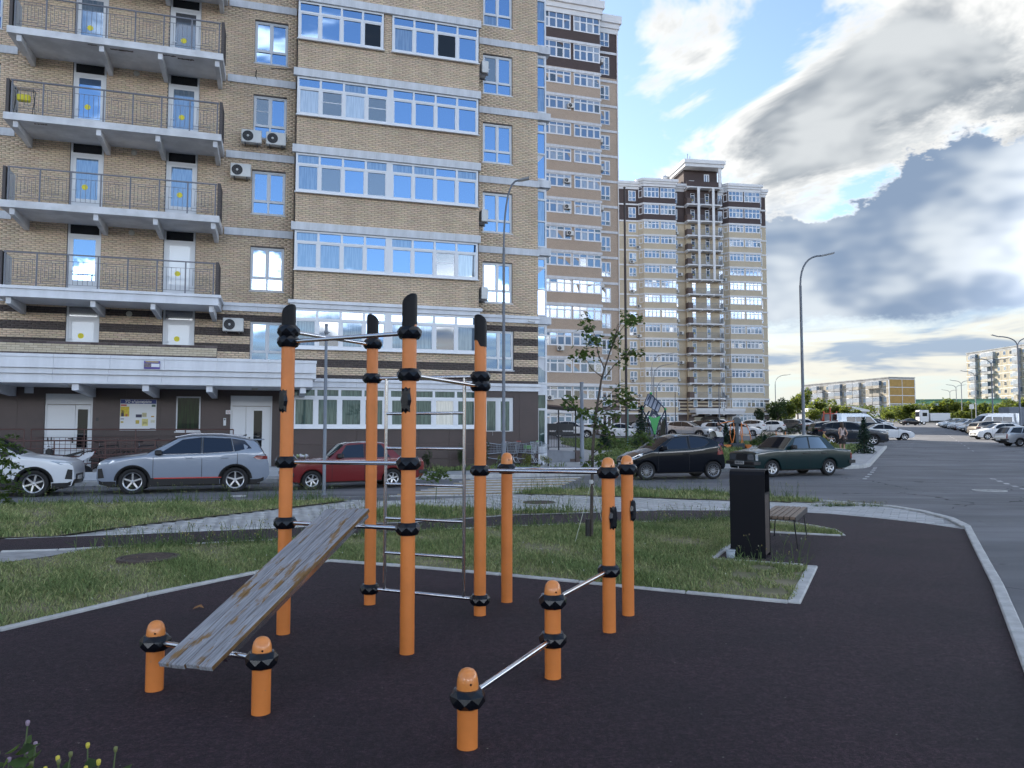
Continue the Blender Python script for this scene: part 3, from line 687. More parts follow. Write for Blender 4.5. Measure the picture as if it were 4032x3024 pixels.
pieces(T1, 'cornice_block', 7.22, UR+.1, 2, YM-.2, YM-.002, 3.50, 3.62, WCLAD); pieces(T1, 'cornice_block', 7.22, UR+.05, 2, YM-.12, YM-.002, 3.31, 3.497, WCLAD)
# glazed loggias on the bay
rr = random.Random(11)
SPEC = {(0, 0): {(0, 0): 'L', (1, 0): 'L', (2, 0): 'L', (0, 1): 'L'}, (0, 1): {(2, 0): 'S', (3, 0): 'C'}, (1, 0): {(1, 0): 'D2', (3, 0): 'D2'},
        (2, 0): {(0, 0): 'C', (1, 0): 'S', (2, 0): 'C', (3, 0): 'S'}, (3, 0): {(3, 0): 'D'}, (3, 1): {(2, 0): 'D'}, (0, 9): {}}
KM = {'L': G_LIT, 'S': G_SCR, 'C': G_CUR, 'D': G_DARK, 'D2': glass('glass_deep', (.04, .07, .14), .25)}
def kinds(sp, alt=.12):
    def f(i, j):
        if (i, j) in sp: return KM[sp[(i, j)]]
        return G_LIT if rr.random() < alt else G_BLUE
    return f
for k in range(5):
    for w in (0, 1):
        u0, u1 = (.0, 3.5) if w == 0 else (3.6, 7.14)
        if k == 3 and w == 0: u1 = 3.26
        window(T1, u0, ZK[k]+1.18, u1-u0, 1.505, -.03, 4, (.72,), kinds(SPEC.get((k, w), {}), .3 if k < 2 else .1), sill=True, t=.075)
        if k == 3: continue
    if k != 3: MB().box(3.5, 3.6, -.04, .016, ZK[k]+1.18, ZK[k]+2.685).build('post', WFRAME, T1)
for w, (u0, u1) in enumerate(((.0, 3.5), (3.6, 7.14))):
    window(T1, u0, 4.74, u1-u0, 1.52, -.03, 4, (.74,), kinds({(1, 0): 'D2'} if w == 0 else {(2, 0): 'D2'}, .75), sill=True, t=.08)
    window(T1, u0, 1.76, u1-u0, 1.53, -.03, 4, (.76,), kinds({(2, 0): 'C'} if w else {}, .0) if False else (lambda i, j, w=w: G_CUR if (w, i, j) == (1, 2, 0) else G_LOW), sill=True, t=.09) if False else None
G_LOW = glass('glass_ground_floor', (.030, .055, .050), .07, .03, tint=(.8, .95, 1), var=(.07, .11, .095), fr=.5)  # dark green base colour stands in for trees mirrored in the panes
for w, (u0, u1) in enumerate(((.0, 3.5), (3.6, 7.14))):
    window(T1, u0, 1.76, u1-u0, 1.53, -.03, 4, (.76,), (lambda i, j, w=w: G_CUR if (w, i, j) == (1, 2, 0) else G_LOW), sill=True, t=.09)
MB().box(3.5, 3.6, -.04, .016, 4.74, 6.26).build('post', WFRAME, T1); MB().box(3.5, 3.6, -.04, .016, 1.76, 3.29).build('post', WFRAME, T1)
# casements on the main wall
for n_, (p, q, c, d) in enumerate(opsL+opsR):
    if q-p < 1.15: continue
    sp = {0: {}, 2: {}}.get(n_, {})
    if abs(p+1.6) < .01 and abs(c-ZK[2]-.46) < .01: sp = {(0, 1): 'S'}
    if p > 7 and c > 12: sp = {(0, 1): 'S'} if abs(c-ZK[3]-.46) < .1 else {}
    if abs(p+1.6) < .01 and c < 8: sp = {(0, 1): 'L', (1, 1): 'L', (0, 0): 'L', (1, 0): 'L'}
    window(T1, p+.004, c+.004, q-p-.008, d-c-.008, YM+.09, 2, (.30,), kinds(sp, .06), frame=GFRAME if p < 7 else WFRAME, sill=True)
window(T1, 7.664, 1.504, 1.292, 1.542, YM+.09, 2, (), lambda i, j: G_LOW, sill=True, t=.1)
# brown cladding panels at street level
for r in layout(ULEFT, -.02, .0, 3.28, opsG, .82, 1.15, .012, stagger=False)+layout(7.22, UR, .0, 3.28, opsGR, .82, 1.15, .012, stagger=False)+[(a, b, c, d) for a, b, c, d in layout(.0, 7.2, .0, 1.70, [], .57, 1.2, .012, stagger=False)]:
    yy = .0 if 0 <= r[0] < 7.2 else YM
    MB().box(r[0], r[1], yy-.012, yy-.001 if yy else .018, r[2], r[3]).build('cladding_panel', BROWN, T1)
# the side loggia seen past the tower's corner
m = MB(); m.box(UR, UR+.52, 1.3, 5, .0, ZT+2); m.build('side_bay', WCLAD, T1)
for k in range(-1, 5):
    z0 = 3.62 if k < 0 else ZK[k]
    if k >= 0: MB().box(UR-.02, UR+.66, 1.12, 1.6, z0-.32, z0).build('cornice_block', CORN, T1)
    window(T1, UR+.03, z0+.05, .46, 2.55, 1.27, 1, (.45, .82), kinds({}, .5), t=.06)
window(T1, UR+.03, .9, .46, 2.35, 1.27, 1, (.72,), lambda i, j: G_LOW, t=.06)
# ---- balconies
def balcony(k):
    zt = ZK[k]-.2; th = .24
    b = MB()
    if k: b.box(-9.47, -2.62, -.82, YM-.002, zt-th, zt)
    else: b.box(-9.6, -2.5, -.92, YM-.15, zt+.02, zt+.12); b.box(-9.52, -2.58, -.86, YM-.15, zt-.25, zt+.018)
    o = b.build('balcony', SLAB if k else WCLAD, T1)
    z0 = zt if k else zt+.12; zb = zt-th if k else zt-.25
    for u in (-9.2, -6.68, -4.8, -2.9):
        MB().prism([(YM-.002, zb-.34), (YM-.002, zb-.002), (-.72, zb-.002), (-.72, zb-.22)], u, u+.15, 'x').build('bracket', SLAB, o)
    MB().box(-9.3, -2.72, -.775, -.725, z0+1.13, z0+1.17).build('top_rail', RAIL, o)
    for i in range(8):
        u = -9.27+.925*i; MB().box(u, u+.045, -.77, -.73, z0, z0+1.128).build('rail_post', RAIL, o)
        if i == 7: continue
        p = MB(); a, w = u+.045, .88; r = .013
        def hb(x0, x1, z): p.box(a+w*x0, a+w*x1, -.757, -.743, z0+z-r/2, z0+z+r/2)
        def vb(x, za, zb_): p.box(a+w*x-r/2, a+w*x+r/2, -.756, -.744, z0+za, z0+zb_)
        hb(0, 1, .12); hb(0, 1, .92)
        if i in (2, 5):
            for x in (.16, .33, .5, .67, .84): vb(x, .12, .92)
        else:                                            # meander panel
            for x in (.12, .88): vb(x, .12, .92)
            vb(.25, .30, .92); vb(.75, .12, .76); hb(.12, .75, .22); hb(.25, .88, .84); vb(.38, .22, .74); vb(.62, .32, .84); hb(.38, .62, .74) if False else None; hb(.38, .62, .32); vb(.5, .32, .84)
        p.build('baluster_panel', RAIL, o)
    # low dark brick cheeks at both ends
    c = MB(); c.box(-2.70, -2.60, -.80, .1, z0, z0+1.2); c.build('cheek_wall', MORT, o)
    cw = [(-.80, -.80+.0, 0, 0)]
    q = MB()
    for r_ in range(15):
        for s in range(4): q.box(-2.706+.0, -2.594, -.795+s*.24+(.06 if r_ % 2 else 0), -.795+s*.24+.225+(.0 if r_ % 2 else 0), z0+.01+r_*.078, z0+.075+r_*.078) if s*.24 < .84 else None
        q.box(-2.70, -2.60, -.806, -.8, z0+.01+r_*.078, z0+.075+r_*.078)
    q.build('cheek_bricks', M('cheek_brick', (.09, .08, .08), .85), o)
    MB().box(-9.42, -9.33, -.80, -.3, z0, z0+1.16).build('cheek_wall', M('cheek_brick', (.09, .08, .08), .85), o)
    MB().box(-9.30, -9.28, -.70, .05, z0+.06, z0+1.1).build('side_panel', M('frosted_panel', (.42, .47, .52), .3), o)
    return o
for k in range(5): balcony(k)
SPALL = M('spalled_concrete', (.10, .075, .065), .95, var=.4, vs=20)
for (k, u, v, w, d) in ((3, -6.0, .55, .75, .10), (3, -4.45, .62, .45, .09), (3, -3.9, .50, .55, .11), (2, -8.4, .62, .4, .08), (3, -6.9, .66, .3, .06)):
    rsp = random.Random(int(u*10)); zb = ZK[k]-.2-.24-.003; n = 14
    MB().add([(u+w*(i/n-.5)*1.0, -v+d*(.25+rsp.random()*.5), zb) for i in range(n+1)]+[(u+w*(i/n-.5), -v-d*(.2+rsp.random()*.5), zb) for i in range(n, -1, -1)], [tuple(range(2*n+2))]).build('spall', SPALL, T1)
MB().prism([(-.9, 0), (.45, 0), (.45, .2), (-.9, .2)], -4, -2, 'x')
# doors on to the balconies
def bdoor(u, z, w, h, glassm, dot=True, part=False):
    d = MB(); t = .07; ht = h-.42
    d.box(0, t, -.03, .06, 0, h); d.box(w-t, w, -.03, .06, 0, h); d.box(t, w-t, -.03, .06, h-.06, h); d.box(t, w-t, -.03, .06, ht-.08, ht+.02)
    d.box(t+.002, w-t-.002, -.015, .05, 0, .72 if not part else .1); d.box(t+.002, t+.11, -.014, .05, .72 if not part else .1, ht-.08); d.box(w-t-.11, w-t-.002, -.014, .05, .72 if not part else .1, ht-.08); d.box(t+.11, w-t-.11, -.014, .05, ht-.17, ht-.08)
    o = d.build('balcony_door', DOORW, T1, (u, YM+.07, z))
    MB().box(t+.11, w-t-.11, 0, .02, .72 if not part else .1, ht-.17).build('pane', glassm, o); MB().box(t, w-t, 0, .02, ht+.02, h-.06).build('transom_pane', G_DARK if not part else G_SCR, o)
    if dot: MB().lathe([(0, 0), (.1, 0), (.1, .006)], 24, (w/2-.06, -.006, 1.16), 'y', smooth=False).build('sticker', YDOT, o)
    MB().box(t+.03, t+.05, -.07, -.015, 1.02, 1.06).box(t+.03, t+.15, -.075, -.055, 1.04, 1.06).build('handle', DOORW, o)
for k in range(5):
    bdoor(-7.84, ZK[k]-.2+.005, 1.08, 2.81, G_LIT if k % 2 else G_BLUE, k > 0); bdoor(-4.65, ZK[k]-.195, 1.08, 2.81, G_FROST if k == 0 else G_SCR if k > 2 else G_LIT)
bdoor(-7.79, 3.905, 1.06, 2.26, G_FROST, True, True); bdoor(-4.61, 3.905, 1.08, 2.28, G_FROST, True, True)
for k, z in enumerate((5.92, ZK[0]+2.38, ZK[1]+2.4, ZK[2]+2.42, ZK[3]+2.42)):
    MB().lathe([(.0, -.07), (.07, -.06), (.1, -.03), (.105, 0)], 18, (-5.75, YM-.008, z), 'y').build('wall_lamp', M('lamp_opal', (.52, .50, .44), .4), T1)
# ---- brick parapet over the canopy: bricks one by one
par_ = MB(); par_.box(-13.9, -2.6, -.78, -.55, 4.1, 4.66); par_.build('parapet', MORT, T1)
bmesh_c = {}
def brick_obj(r, y, mat, par):
    key = ('b', round(r[1]-r[0], 3), round(r[3]-r[2], 3), mat.name)
    if key not in _cache:
        w, h = r[1]-r[0], r[3]-r[2]; _cache[key] = MB().box(0, w, -.008, .0, 0, h).mesh('brick', mat)
    link('brick', _cache[key], par, (r[0], y+random.uniform(-.002, .002), r[2]))
BR3 = [M('brick_cream_%d' % i, c, .85, var=.06, vs=5, bump=.15, bs=60) for i, c in enumerate(((.50, .43, .32), (.46, .39, .28), (.53, .46, .34)))]
BD3 = [M('brick_dark_%d' % i, c, .85, var=.1, vs=5, bump=.15, bs=60) for i, c in enumerate(((.085, .064, .06), (.065, .05, .05), (.11, .085, .085)))]
nb = 0
for r in layout(-13.9, -2.6, 4.2, 4.648, [], .0747, .26, .011):
    z = (r[2]+r[3])/2; brick_obj(r, -.78, random.choice(BD3 if (z < 4.28 or z > 4.57) else BR3), T1); nb += 1
# ---- entrance canopy
cn = MB(); cn.box(-14, .68, -1.72, YM-.02, 3.19, 4.0); co = cn.build('canopy', WCLAD, T1)
for (a, b, y, z0, z1, n) in ((-14, .80, -1.97, 4.02, 4.12, 9), (-14, .78, -1.94, 3.675, 4.018, 9), (-14, .70, -1.85, 3.495, 3.671, 9), (-14, .64, -1.76, 3.2, 3.491, 9)):
    pieces(co, 'fascia_panel', a, b, n, y, y+.06, z0, z1, WCLAD, .008, .002)
MB().box(-14, .76, -1.9, -.3, 4.0, 4.03).build('canopy_roof', SLAB, co)
MB().box(.60, .78, -1.88, .0, 3.49, 4.05).box(.56, .66, -1.78, .0, 3.2, 3.488).build('fascia_return', WCLAD, co)
for u in (-9.45, -6.95, -4.85, -2.85, .25):
    MB().prism([(YM-.02, 2.86), (YM-.02, 3.188), (-1.62, 3.188), (-1.62, 2.98)], u, u+.2, 'x').build('bracket', WCLAD, co)
for u in (-7.2, -1.3): MB().lathe([(0, -.07), (.09, -.06), (.12, 0)], 16, (u, -.5, 3.19)).build('canopy_lamp', M('lamp_opal', (.52, .50, .44), .4), co)
# ---- entrance doors and window
def edoor(u, w, split, gl):
    h = 2.68; d = MB(); d.box(0, w, 0, .06, 2.3, h); d.box(0, .06, -.01, .06, 0, 2.3); d.box(w-.06, w, -.01, .06, 0, 2.3)
    o = d.build('entrance_door', DOORW, T1, (u, YM+.05, .3))
    for (a, b) in ((.065, split-.004), (split+.004, w-.065)):
        l = MB().bevbox(a, b, -.02, .04, .01, 2.28, .008).build('leaf', DOORW, o)
    MB().box(gl[0], gl[1], -.03, -.021, .75, 2.12).build('pane', G_DARK, o)
    hx = gl[0]-.16; MB().box(hx, hx+.045, -.06, -.021, .92, 1.12).box(hx-.12, hx+.04, -.075, -.055, 1.06, 1.09).build('handle', BLACKP, o)
edoor(-8.355, 1.51, .96, (1.04, 1.36)); edoor(-2.195, 1.5, .56, (.84, 1.14))
window(T1, -4.085, 1.625, .84, 1.30, YM+.06, 1, (), lambda i, j: glass('glass_stair', (.008, .016, .010), .01, .02, var=(.015, .035, .015), fr=.4), sill=True, t=.03)
MB().box(-2.43, -2.34, YM-.05, YM-.013, 1.85, 2.13).build('intercom', DOORW, T1); MB().lathe([(0, -.006), (.028, -.006), (.028, 0)], 14, (-2.385, YM-.05, 2.08), 'y').build('intercom_lens', BLACKP, T1)
MB().box(-6.72, -6.64, YM-.03, YM-.013, 2.0, 2.12).build('door_bell', BLACKP, T1)
MB().box(-9.0, -8.72, YM-.03, YM-.013, 2.97, 3.2).build('vent_grille', GFRAME, T1)
# porch slab
MB().box(-13.5, .6, -1.9, YM-.015, .0, .30).build('porch', SLAB, T1)
# cable and small stubs on the wall
MB().path([(-1.52, YM-.04, ZK[3]+.14), (-1.54, YM-.06, ZK[3]-.1), (-1.46, YM-.05, ZK[3]-.33)], .018).build('cable', BLACKP, T1)
MB().path([(-1.0, YM-.05, ZK[3]+.3), (-.5, YM-.05, ZK[3]+.33), (-.1, YM-.1, ZK[3]+.36)], .014).build('cable', BLACKP, T1)
MB().path([(7.35, YM-.1, 6.62), (8.4, YM-.22, 6.6), (9.6, YM-.22, 6.56)], .014).build('cable', BLACKP, T1)

# ---- local frame of the tower -> world
def T1w(u, v, z): p = T1.matrix_basis @ Vector((u, -v, z)); return p
bpy.context.view_layer.update()
# ---- text helper
def text_mesh(s, size, mat, name='lettering', bold=0.0):
    cu = bpy.data.curves.new('t', 'FONT'); cu.body = s; cu.size = size; cu.align_x = 'CENTER'; cu.align_y = 'CENTER'; cu.extrude = .001; cu.offset = bold
    o = bpy.data.objects.new('t', cu); C.objects.link(o); bpy.context.view_layer.update()
    dg = bpy.context.evaluated_depsgraph_get(); me = bpy.data.meshes.new_from_object(o.evaluated_get(dg)); me.name = name
    bpy.data.objects.remove(o); me.materials.clear(); me.materials.append(mat)
    me.polygons.foreach_set('material_index', [0]*len(me.polygons)); return me
def put_text(par, s, size, mat, loc, rz=0.0, bold=0.0, name='lettering', sx=1.0):
    o = link(name, text_mesh(s, size, mat, name, bold), par, loc); o.rotation_euler = (R(90), 0, rz); o.scale = (sx, 1, 1); return o
# ---- notice board
p = T1w(-5.345, -.93, 1.67)
nb_ = thing('notice_board', 'white notice board with blue header and pasted adverts beside the left entrance door', 'notice board', p, R(17))
WB = M('board_white', (.66, .68, .70), .4); BLUEH = M('board_blue', (.03, .05, .22), .5); WTX = M('print_white', (.75, .76, .78), .6)
MB().box(-.60, .60, -.0, .03, 0, 1.13).build('board', WB, nb_); MB().box(-.59, .59, -.008, -.001, .97, 1.12).build('header', BLUEH, nb_)
put_text(nb_, 'УО «Адмирал»', .125, WTX, (0, -.012, 1.045), bold=.004, sx=1.0)
def card(x0, x1, z0, z1, col, nme): MB().box(x0, x1, -.006, -.001, z0, z1).build('poster', M('print_'+nme, col, .6, var=.15, vs=20), nb_)
card(-.59, -.30, .50, .86, (.62, .48, .05), 'yellow'); card(-.58, -.39, .88, .94, (.5, .12, .08), 'red'); card(-.56, -.47, .52, .72, (.05, .05, .09), 'navy'); card(-.42, -.36, .5, .6, (.5, .12, .08), 'red')
card(-.08, .12, .47, .58, (.03, .03, .09), 'navy'); card(.13, .28, .49, .64, (.45, .42, .26), 'sand'); card(-.08, .04, .24, .37, (.5, .40, .08), 'ochre'); card(.13, .33, .16, .42, (.60, .55, .22), 'pale_yellow')
card(-.58, -.47, .39, .44, (.3, .33, .42), 'grey'); card(-.57, -.48, .27, .33, (.5, .40, .08), 'ochre'); card(.43, .53, .48, .53, (.5, .34, .1), 'tan'); card(.42, .56, .28, .38, (.55, .55, .42), 'cream'); card(.44, .57, .86, .94, (.08, .14, .12), 'teal'); card(.40, .57, .05, .08, (.15, .15, .2), 'slate')
MB().box(-.565, -.475, -.011, -.007, .5, .62).build('poster', M('print_navy', (.05, .05, .09), .6), nb_)
put_text(nb_, '350', .085, M('print_black', (.02, .02, .02), .6), (.23, -.009, .27))
# advert on the canopy
p = T1w(-4.52, 1.955, 3.7); ad = thing('advert_plate', 'small violet advert plate on the white canopy fascia', 'sign', p, R(17))
MB().box(-.245, .245, -.02, 0, 0, .27).build('plate', M('print_violet', (.09, .06, .26), .5, var=.2, vs=9), ad)
MB().box(-.02, .23, -.024, -.0205, .07, .18).build('text_panel', WTX, ad); MB().box(-.235, -.03, -.024, -.0205, .06, .19).build('photo', M('print_photo', (.16, .13, .14), .6, var=.4, vs=14), ad); MB().box(-.2, .2, -.024, -.0205, .225, .25).build('title', M('print_yellow', (.62, .48, .05), .6), ad)
p = T1w(-2.27, -.93, 2.28); ns = thing('no_smoking_sign', 'small white no-smoking plate above the intercom', 'sign', p, R(17))
MB().box(-.085, .085, -.006, 0, 0, .15).build('plate', WTX, ns); MB().lathe([(.055, -.008), (.055, -.0065), (.043, -.0065), (.043, -.008)], 20, (0, 0, .075), 'y', close=True).build('ring', M('print_red', (.5, .12, .08), .6), ns)
MB().box(-.03, .03, -.008, -.0065, .066, .08).build('cigarette', BLACKP, ns)
# ---- air conditioners
def ac_proto():
    t = link('air_conditioner', None)
    W_, H_, D_ = .74, .50, .28
    MB().bevbox(-W_/2, W_/2, -D_, 0, 0, H_, .02).build('casing', M('ac_casing', (.60, .61, .60), .45, var=.05, vs=3), t)
    g = MB(); g.lathe([(0, -D_-.004), (.2, -D_-.004), (.2, -D_+.005)], 28, (-.13, 0, .25), 'y', smooth=False); gr = g.build('fan_opening', M('ac_dark', (.03, .032, .036), .6), t)
    r_ = MB()
    for k in range(12):
        a = 2*math.pi*k/12; r_.tube((-.13+.05*math.cos(a), -D_-.012, .25+.05*math.sin(a)), (-.13+.195*math.cos(a+.5), -D_-.012, .25+.195*math.sin(a+.5)), .004, n=5)
    for rad in (.09, .14, .19): r_.lathe([(rad, -D_-.016), (rad+.007, -D_-.012), (rad, -D_-.008)], 28, (-.13, 0, .25), 'y', close=True)
    r_.build('fan_grille', M('ac_grille', (.09, .09, .10), .5), t)
    MB().lathe([(0, -D_-.02), (.045, -D_-.015), (.045, -D_-.004)], 14, (-.13, 0, .25), 'y').build('fan_hub', M('ac_casing', (.60, .61, .60), .45), t)
    for x in (-.25, .2): MB().box(x, x+.04, -D_-.02, .1, -.06, -.005).build('bracket', M('ac_grille', (.09, .09, .10), .5), t)
    return t
AC = ac_proto(); AC_used = [False]
def ac(p, rz, label, s=1.0, group='wall air conditioners'):
    o = AC if not AC_used[0] else copy_tree(AC); AC_used[0] = True
    o.location = p; o.rotation_euler = (0, 0, rz); o.scale = (s, s, s); tag(o, label, 'air conditioner', group); return o
for (u, z, lb) in ((-1.64, 12.66, 'left of the two white air conditioners under one near tower window'), (-.74, 12.66, 'right of the two white air conditioners under one near tower window'),
                   (-2.0, 11.3, 'white air conditioner left of the window below the pair, near tower'), (-2.15, 5.38, 'white air conditioner on striped brick right of the stair doors')):
    ac(T1w(u, -YM+.10 if False else -.86, z), R(17), lb)
for (z, lb) in ((16.45, 'highest air conditioner on the right flank of the near tower bay'), (10.2, 'middle air conditioner on the right flank of the near tower bay'), (7.0, 'lowest air conditioner on the right flank of the near tower bay')):
    ac(T1w(7.33, -.45, z), R(17+90), lb)
# ================================================================ THE TOWERS BEHIND
def brick_tex(name, c1, c2, mort, w=.26, h=.0747):
    m = bpy.data.materials.new(name); m.use_nodes = True; t = m.node_tree; b = t.nodes['Principled BSDF']; b.inputs['Roughness'].default_value = .88
    c = nd(t, 'ShaderNodeTexCoord'); s = nd(t, 'ShaderNodeSeparateXYZ'); t.links.new(c.outputs['Object'], s.inputs[0])
    v = comb(t, mth(t, 'ADD', s.outputs[0], s.outputs[1]), s.outputs[2], 0.0)
    k = nd(t, 'ShaderNodeTexBrick'); t.links.new(v, k.inputs['Vector']); k.inputs['Color1'].default_value = (*c1, 1); k.inputs['Color2'].default_value = (*c2, 1); k.inputs['Mortar'].default_value = (*mort, 1)
    k.inputs['Scale'].default_value = 1; k.inputs['Mortar Size'].default_value = .007; k.inputs['Brick Width'].default_value = w; k.inputs['Row Height'].default_value = h
    n = noise(t, c.outputs['Object'], .6, 3, .5); t.links.new(mixc(t, 1.0, k.outputs[0], mixc(t, n, (.88, .88, .88), (1.12, 1.12, 1.12)), 'MULTIPLY'), b.inputs['Base Color']); return m
BT = brick_tex('brick_tower', (.50, .40, .31), (.46, .36, .28), (.20, .17, .15)); BTL = brick_tex('brick_tower_pale', (.56, .48, .35), (.52, .44, .32), (.34, .30, .23))
BTD = brick_tex('brick_tower_dark', (.085, .062, .060), (.07, .052, .05), (.05, .04, .04))
WTRIM = M('white_trim', (.66, .67, .68), .7, var=.05, vs=1)
G_B2 = glass('glass_tower', (.10, .14, .20), .17, tint=(.55, .72, .95)); G_B3 = glass('glass_tower_curtain', (.22, .27, .33), .12, tint=(.7, .8, .95), var=(.34, .37, .41)); G_B4 = glass('glass_tower_dark', (.014, .017, .022), .12)
rb = random.Random(5)
def kb(i, j):
    r = rb.random(); return G_B2 if r < .62 else G_B3 if r < .85 else G_SCR if r < .94 else G_B4
# ---- second tower: same design, its visible right-hand bay and wing
T2 = thing('apartment_building', 'second brick tower behind the young tree, dark brown top floors and white cornice', 'building', (10.19, 86.5, 0), R(17))
zc = [4.05, 7.0]+[10.0+2.99*k for k in range(12)]+[46.3, 49.7]; zc = zc[:2]+[10.0+2.99*k for k in range(12)]+[46.3]   # cornice tops
L0 = -7.2
m = MB(); m.box(L0, -.002, 0, 3, .5, 43.0); m.build('bay_wall', BT, T2); MB().box(L0, -.002, 0, 3, 43.002, 49.6).build('bay_wall_top', BTD, T2)
m = MB(); m.box(-52, 2.6, 1.0, 16, .5, 43.0); m.build('wall', BT, T2); MB().box(-52, 2.6, 1.0, 16, 43.002, 49.6).build('wall_top', BTD, T2)  # hidden left run of the wall lengthened so its shadow covers the road
MB().box(L0-.01, -.001+.012, -.012, 1.0, .5, 2.35).box(.012, 2.61, .988, 1.0, .5, 4.3).build('plinth', BROWN, T2)
for k, z in enumerate(zc):
    h = .30 if k > 1 else .36; pr_ = .12 if k > 1 else .22
    MB().box(L0-.1, .08, -pr_, .0, z-h, z).build('cornice', CORN if k > 1 else WTRIM, T2)
    MB().box(.05, 2.66, 1.0-pr_*.6, 1.0, z-.43 if k > 1 else z-h, z-.15 if k > 1 else z).build('band', CORN, T2)
    nxt = zc[k+1] if k+1 < len(zc) else 49.7; tall = nxt-z > 3.2
    z0 = z+1.18; hh = nxt-.31-z0
    for (a, b) in ((-7.14, -3.66), (-3.3 if k in (9, 10, 7) or k > 5 else -3.56, -.04)):
        window(T2, a, z0, b-a, hh, -.03, 4, (.72,) if not tall else (.62,), kb, t=.09)
    window(T2, .36, z+.46, 1.2, (1.72 if not tall else 2.2), .97, 2, (.30,), kb, t=.08)
    if z < 8: 
        for q in range(3): MB().box(.02, 2.615, .985, .999, z+.3+q*.6, z+.58+q*.6).build('dark_course', BTD, T2) if z+.58+q*.6 < 6.6 else None
for (a, b) in ((-7.14, -3.66), (-3.56, -.04)): window(T2, a, 2.4, b-a, 1.28, -.03, 4, (.74,), kb, t=.09)
window(T2, .36, 1.9, 1.2, 1.6, .97, 2, (), kb, t=.09)
# roof cornice in three steps
for (e, z0, z1) in ((.10, 49.3, 49.9), (.25, 49.9, 50.5), (.45, 50.5, 51.4)):
    MB().box(L0-e, e, -e, 3, z0, z1-.003).build('roof_cornice', WTRIM, T2); MB().box(e+.003, 2.6+e, 1.0-e, 16, z0-.9, z1-.9-.003).build('roof_cornice', WTRIM, T2)
MB().box(-51.9, 2.5, 1.1, 15.9, 49.6, 50.2).build('roof', SLAB, T2)
MB().path([(2.58, .93, 1.5), (2.58, .93, 49)], .07).build('downpipe', WTRIM, T2)
# ground-floor corner of the second tower hidden by the entrance fence
def T2w(u, v, z): return T2.matrix_basis @ Vector((u, -v, z))
bpy.context.view_layer.update()
ordn = ['ground', 'second', 'third', 'fourth', 'fifth', 'sixth', 'seventh', 'eighth', 'ninth', 'tenth', 'eleventh', 'twelfth', 'thirteenth', 'fourteenth', 'fifteenth']
def fl(z): return max(1, round((z-1)/2.99))
for (u, v, z) in ((-3.7, .05, 38.3), (-4.2, .05, 29.6), (-4.2, .05, 26.6), (-3.9, .05, 23.6), (-6.3, .05, 5.1), (-5.1, .05, 10.6)):
    ac(T2w(u, v, z), R(17), 'air conditioner on the bay front of the second tower, %s storey' % ordn[min(14, fl(z))], 1.05)
for (u, z) in ((.30, 44.4), (.2, 34.9), (.2, 31.6), (.2, 27.0), (.2, 18.0)):
    ac(T2w(u, -.55, z), R(17+75), 'air conditioner in the corner beside the second tower bay, %s storey' % ordn[min(14, fl(z))], 1.0)

# ---- third tower
T3 = thing('apartment_building', 'third pale tower with open stair balconies and roof head, beyond the car park', 'building', (25.02, 150.0, 0), R(9))
zc3 = [5.35]+[8.3+2.945*k for k in range(13)]+[47.0]          # cornice tops, last two floors taller
ZTOP3 = 50.5
def seg(u0, u1, y, dark=True, name='wall'):
    MB().box(u0, u1, y, 14, 2.0, 43.65).build(name, BTL, T3); MB().box(u0, u1, y, 14, 43.652, ZTOP3).build(name+'_top', BTD, T3)
    MB().box(u0-.004, u1+.004, y-.02, y, 2.0, 3.4 if u0 in (1.08, 18.95) else 5.0).build('plinth', BROWN, T3)
seg(-26, .31, 1.0); seg(7.76, 10.0, 1.0); seg(10.0, 16.8, .4, name='stair_wall'); seg(16.8, 18.2, 1.0); seg(25.8, 27.4, 1.0)
def bay3(u0, u1):
    for (z0, z1, mt, nme) in ((2.0, 43.65, BTL, 'bay_wall'), (43.652, ZTOP3, BTD, 'bay_wall_top')):
        MB().prism([(u0-.75, 1.0), (u0, 0), (u1, 0), (u1, 3), (u0-.75, 3)], z0, z1).build(nme, mt, T3)
bay3(1.08, 7.75); bay3(18.95, 25.79)
a45 = math.atan2(1.0, .75)
for k, z in enumerate(zc3):
    nxt = zc3[k+1] if k+1 < len(zc3) else ZTOP3; tall = nxt-z > 3.1; z0 = z+1.12; hh = nxt-.32-z0
    for (u0, u1, wn) in ((1.08, 7.75, ((1.1, 4.3), (4.55 if k > 3 else 4.34, 7.7))), (18.95, 25.79, ((18.98, 22.1), (22.35 if k > 3 else 22.14, 25.72)))):
        MB().prism([(u0-.88, .95), (u0-.06, -.14), (u1+.1, -.14), (u1+.1, .9), (u0-.7, 1.0)], z-.3, z).build('cornice', WTRIM, T3)
        for (a, b) in wn: window(T3, a, z0, b-a, hh, -.03, 4, (.72,) if not tall else (.6,), kb, t=.1, each=False)
        window(T3, u0-.72, z0, .95, hh, .94, 1, (.72,), kb, t=.09, each=False, rz=-a45)
    for (a, b, y) in ((-26, .33, 1.0), (7.8, 9.98, 1.0), (16.82, 18.18, 1.0), (25.9, 27.5, 1.0)): MB().box(a, b, y-.1, y, z-.32, z-.02).build('band', WTRIM, T3)
    for (u, w) in ((-1.7, 1.5), (7.84, .62), (17.1, .9), (25.95, .55)):
        window(T3, u, z+.5, w, (1.75 if not tall else 2.1), .97, 2 if w > .7 else 1, (.33,), kb, t=.09, each=False)
    if z < 6:
        for q in range(4):
            for (a, b, y) in ((-26, .31, 1.0), (7.8, 10.0, 1.0), (9.99, 16.81, .4), (16.82, 18.2, 1.0), (25.9, 27.4, 1.0)): MB().box(a, b, y-.012, y-.002, z+.25+q*.68, z+.58+q*.68).build('dark_course', BTD, T3)
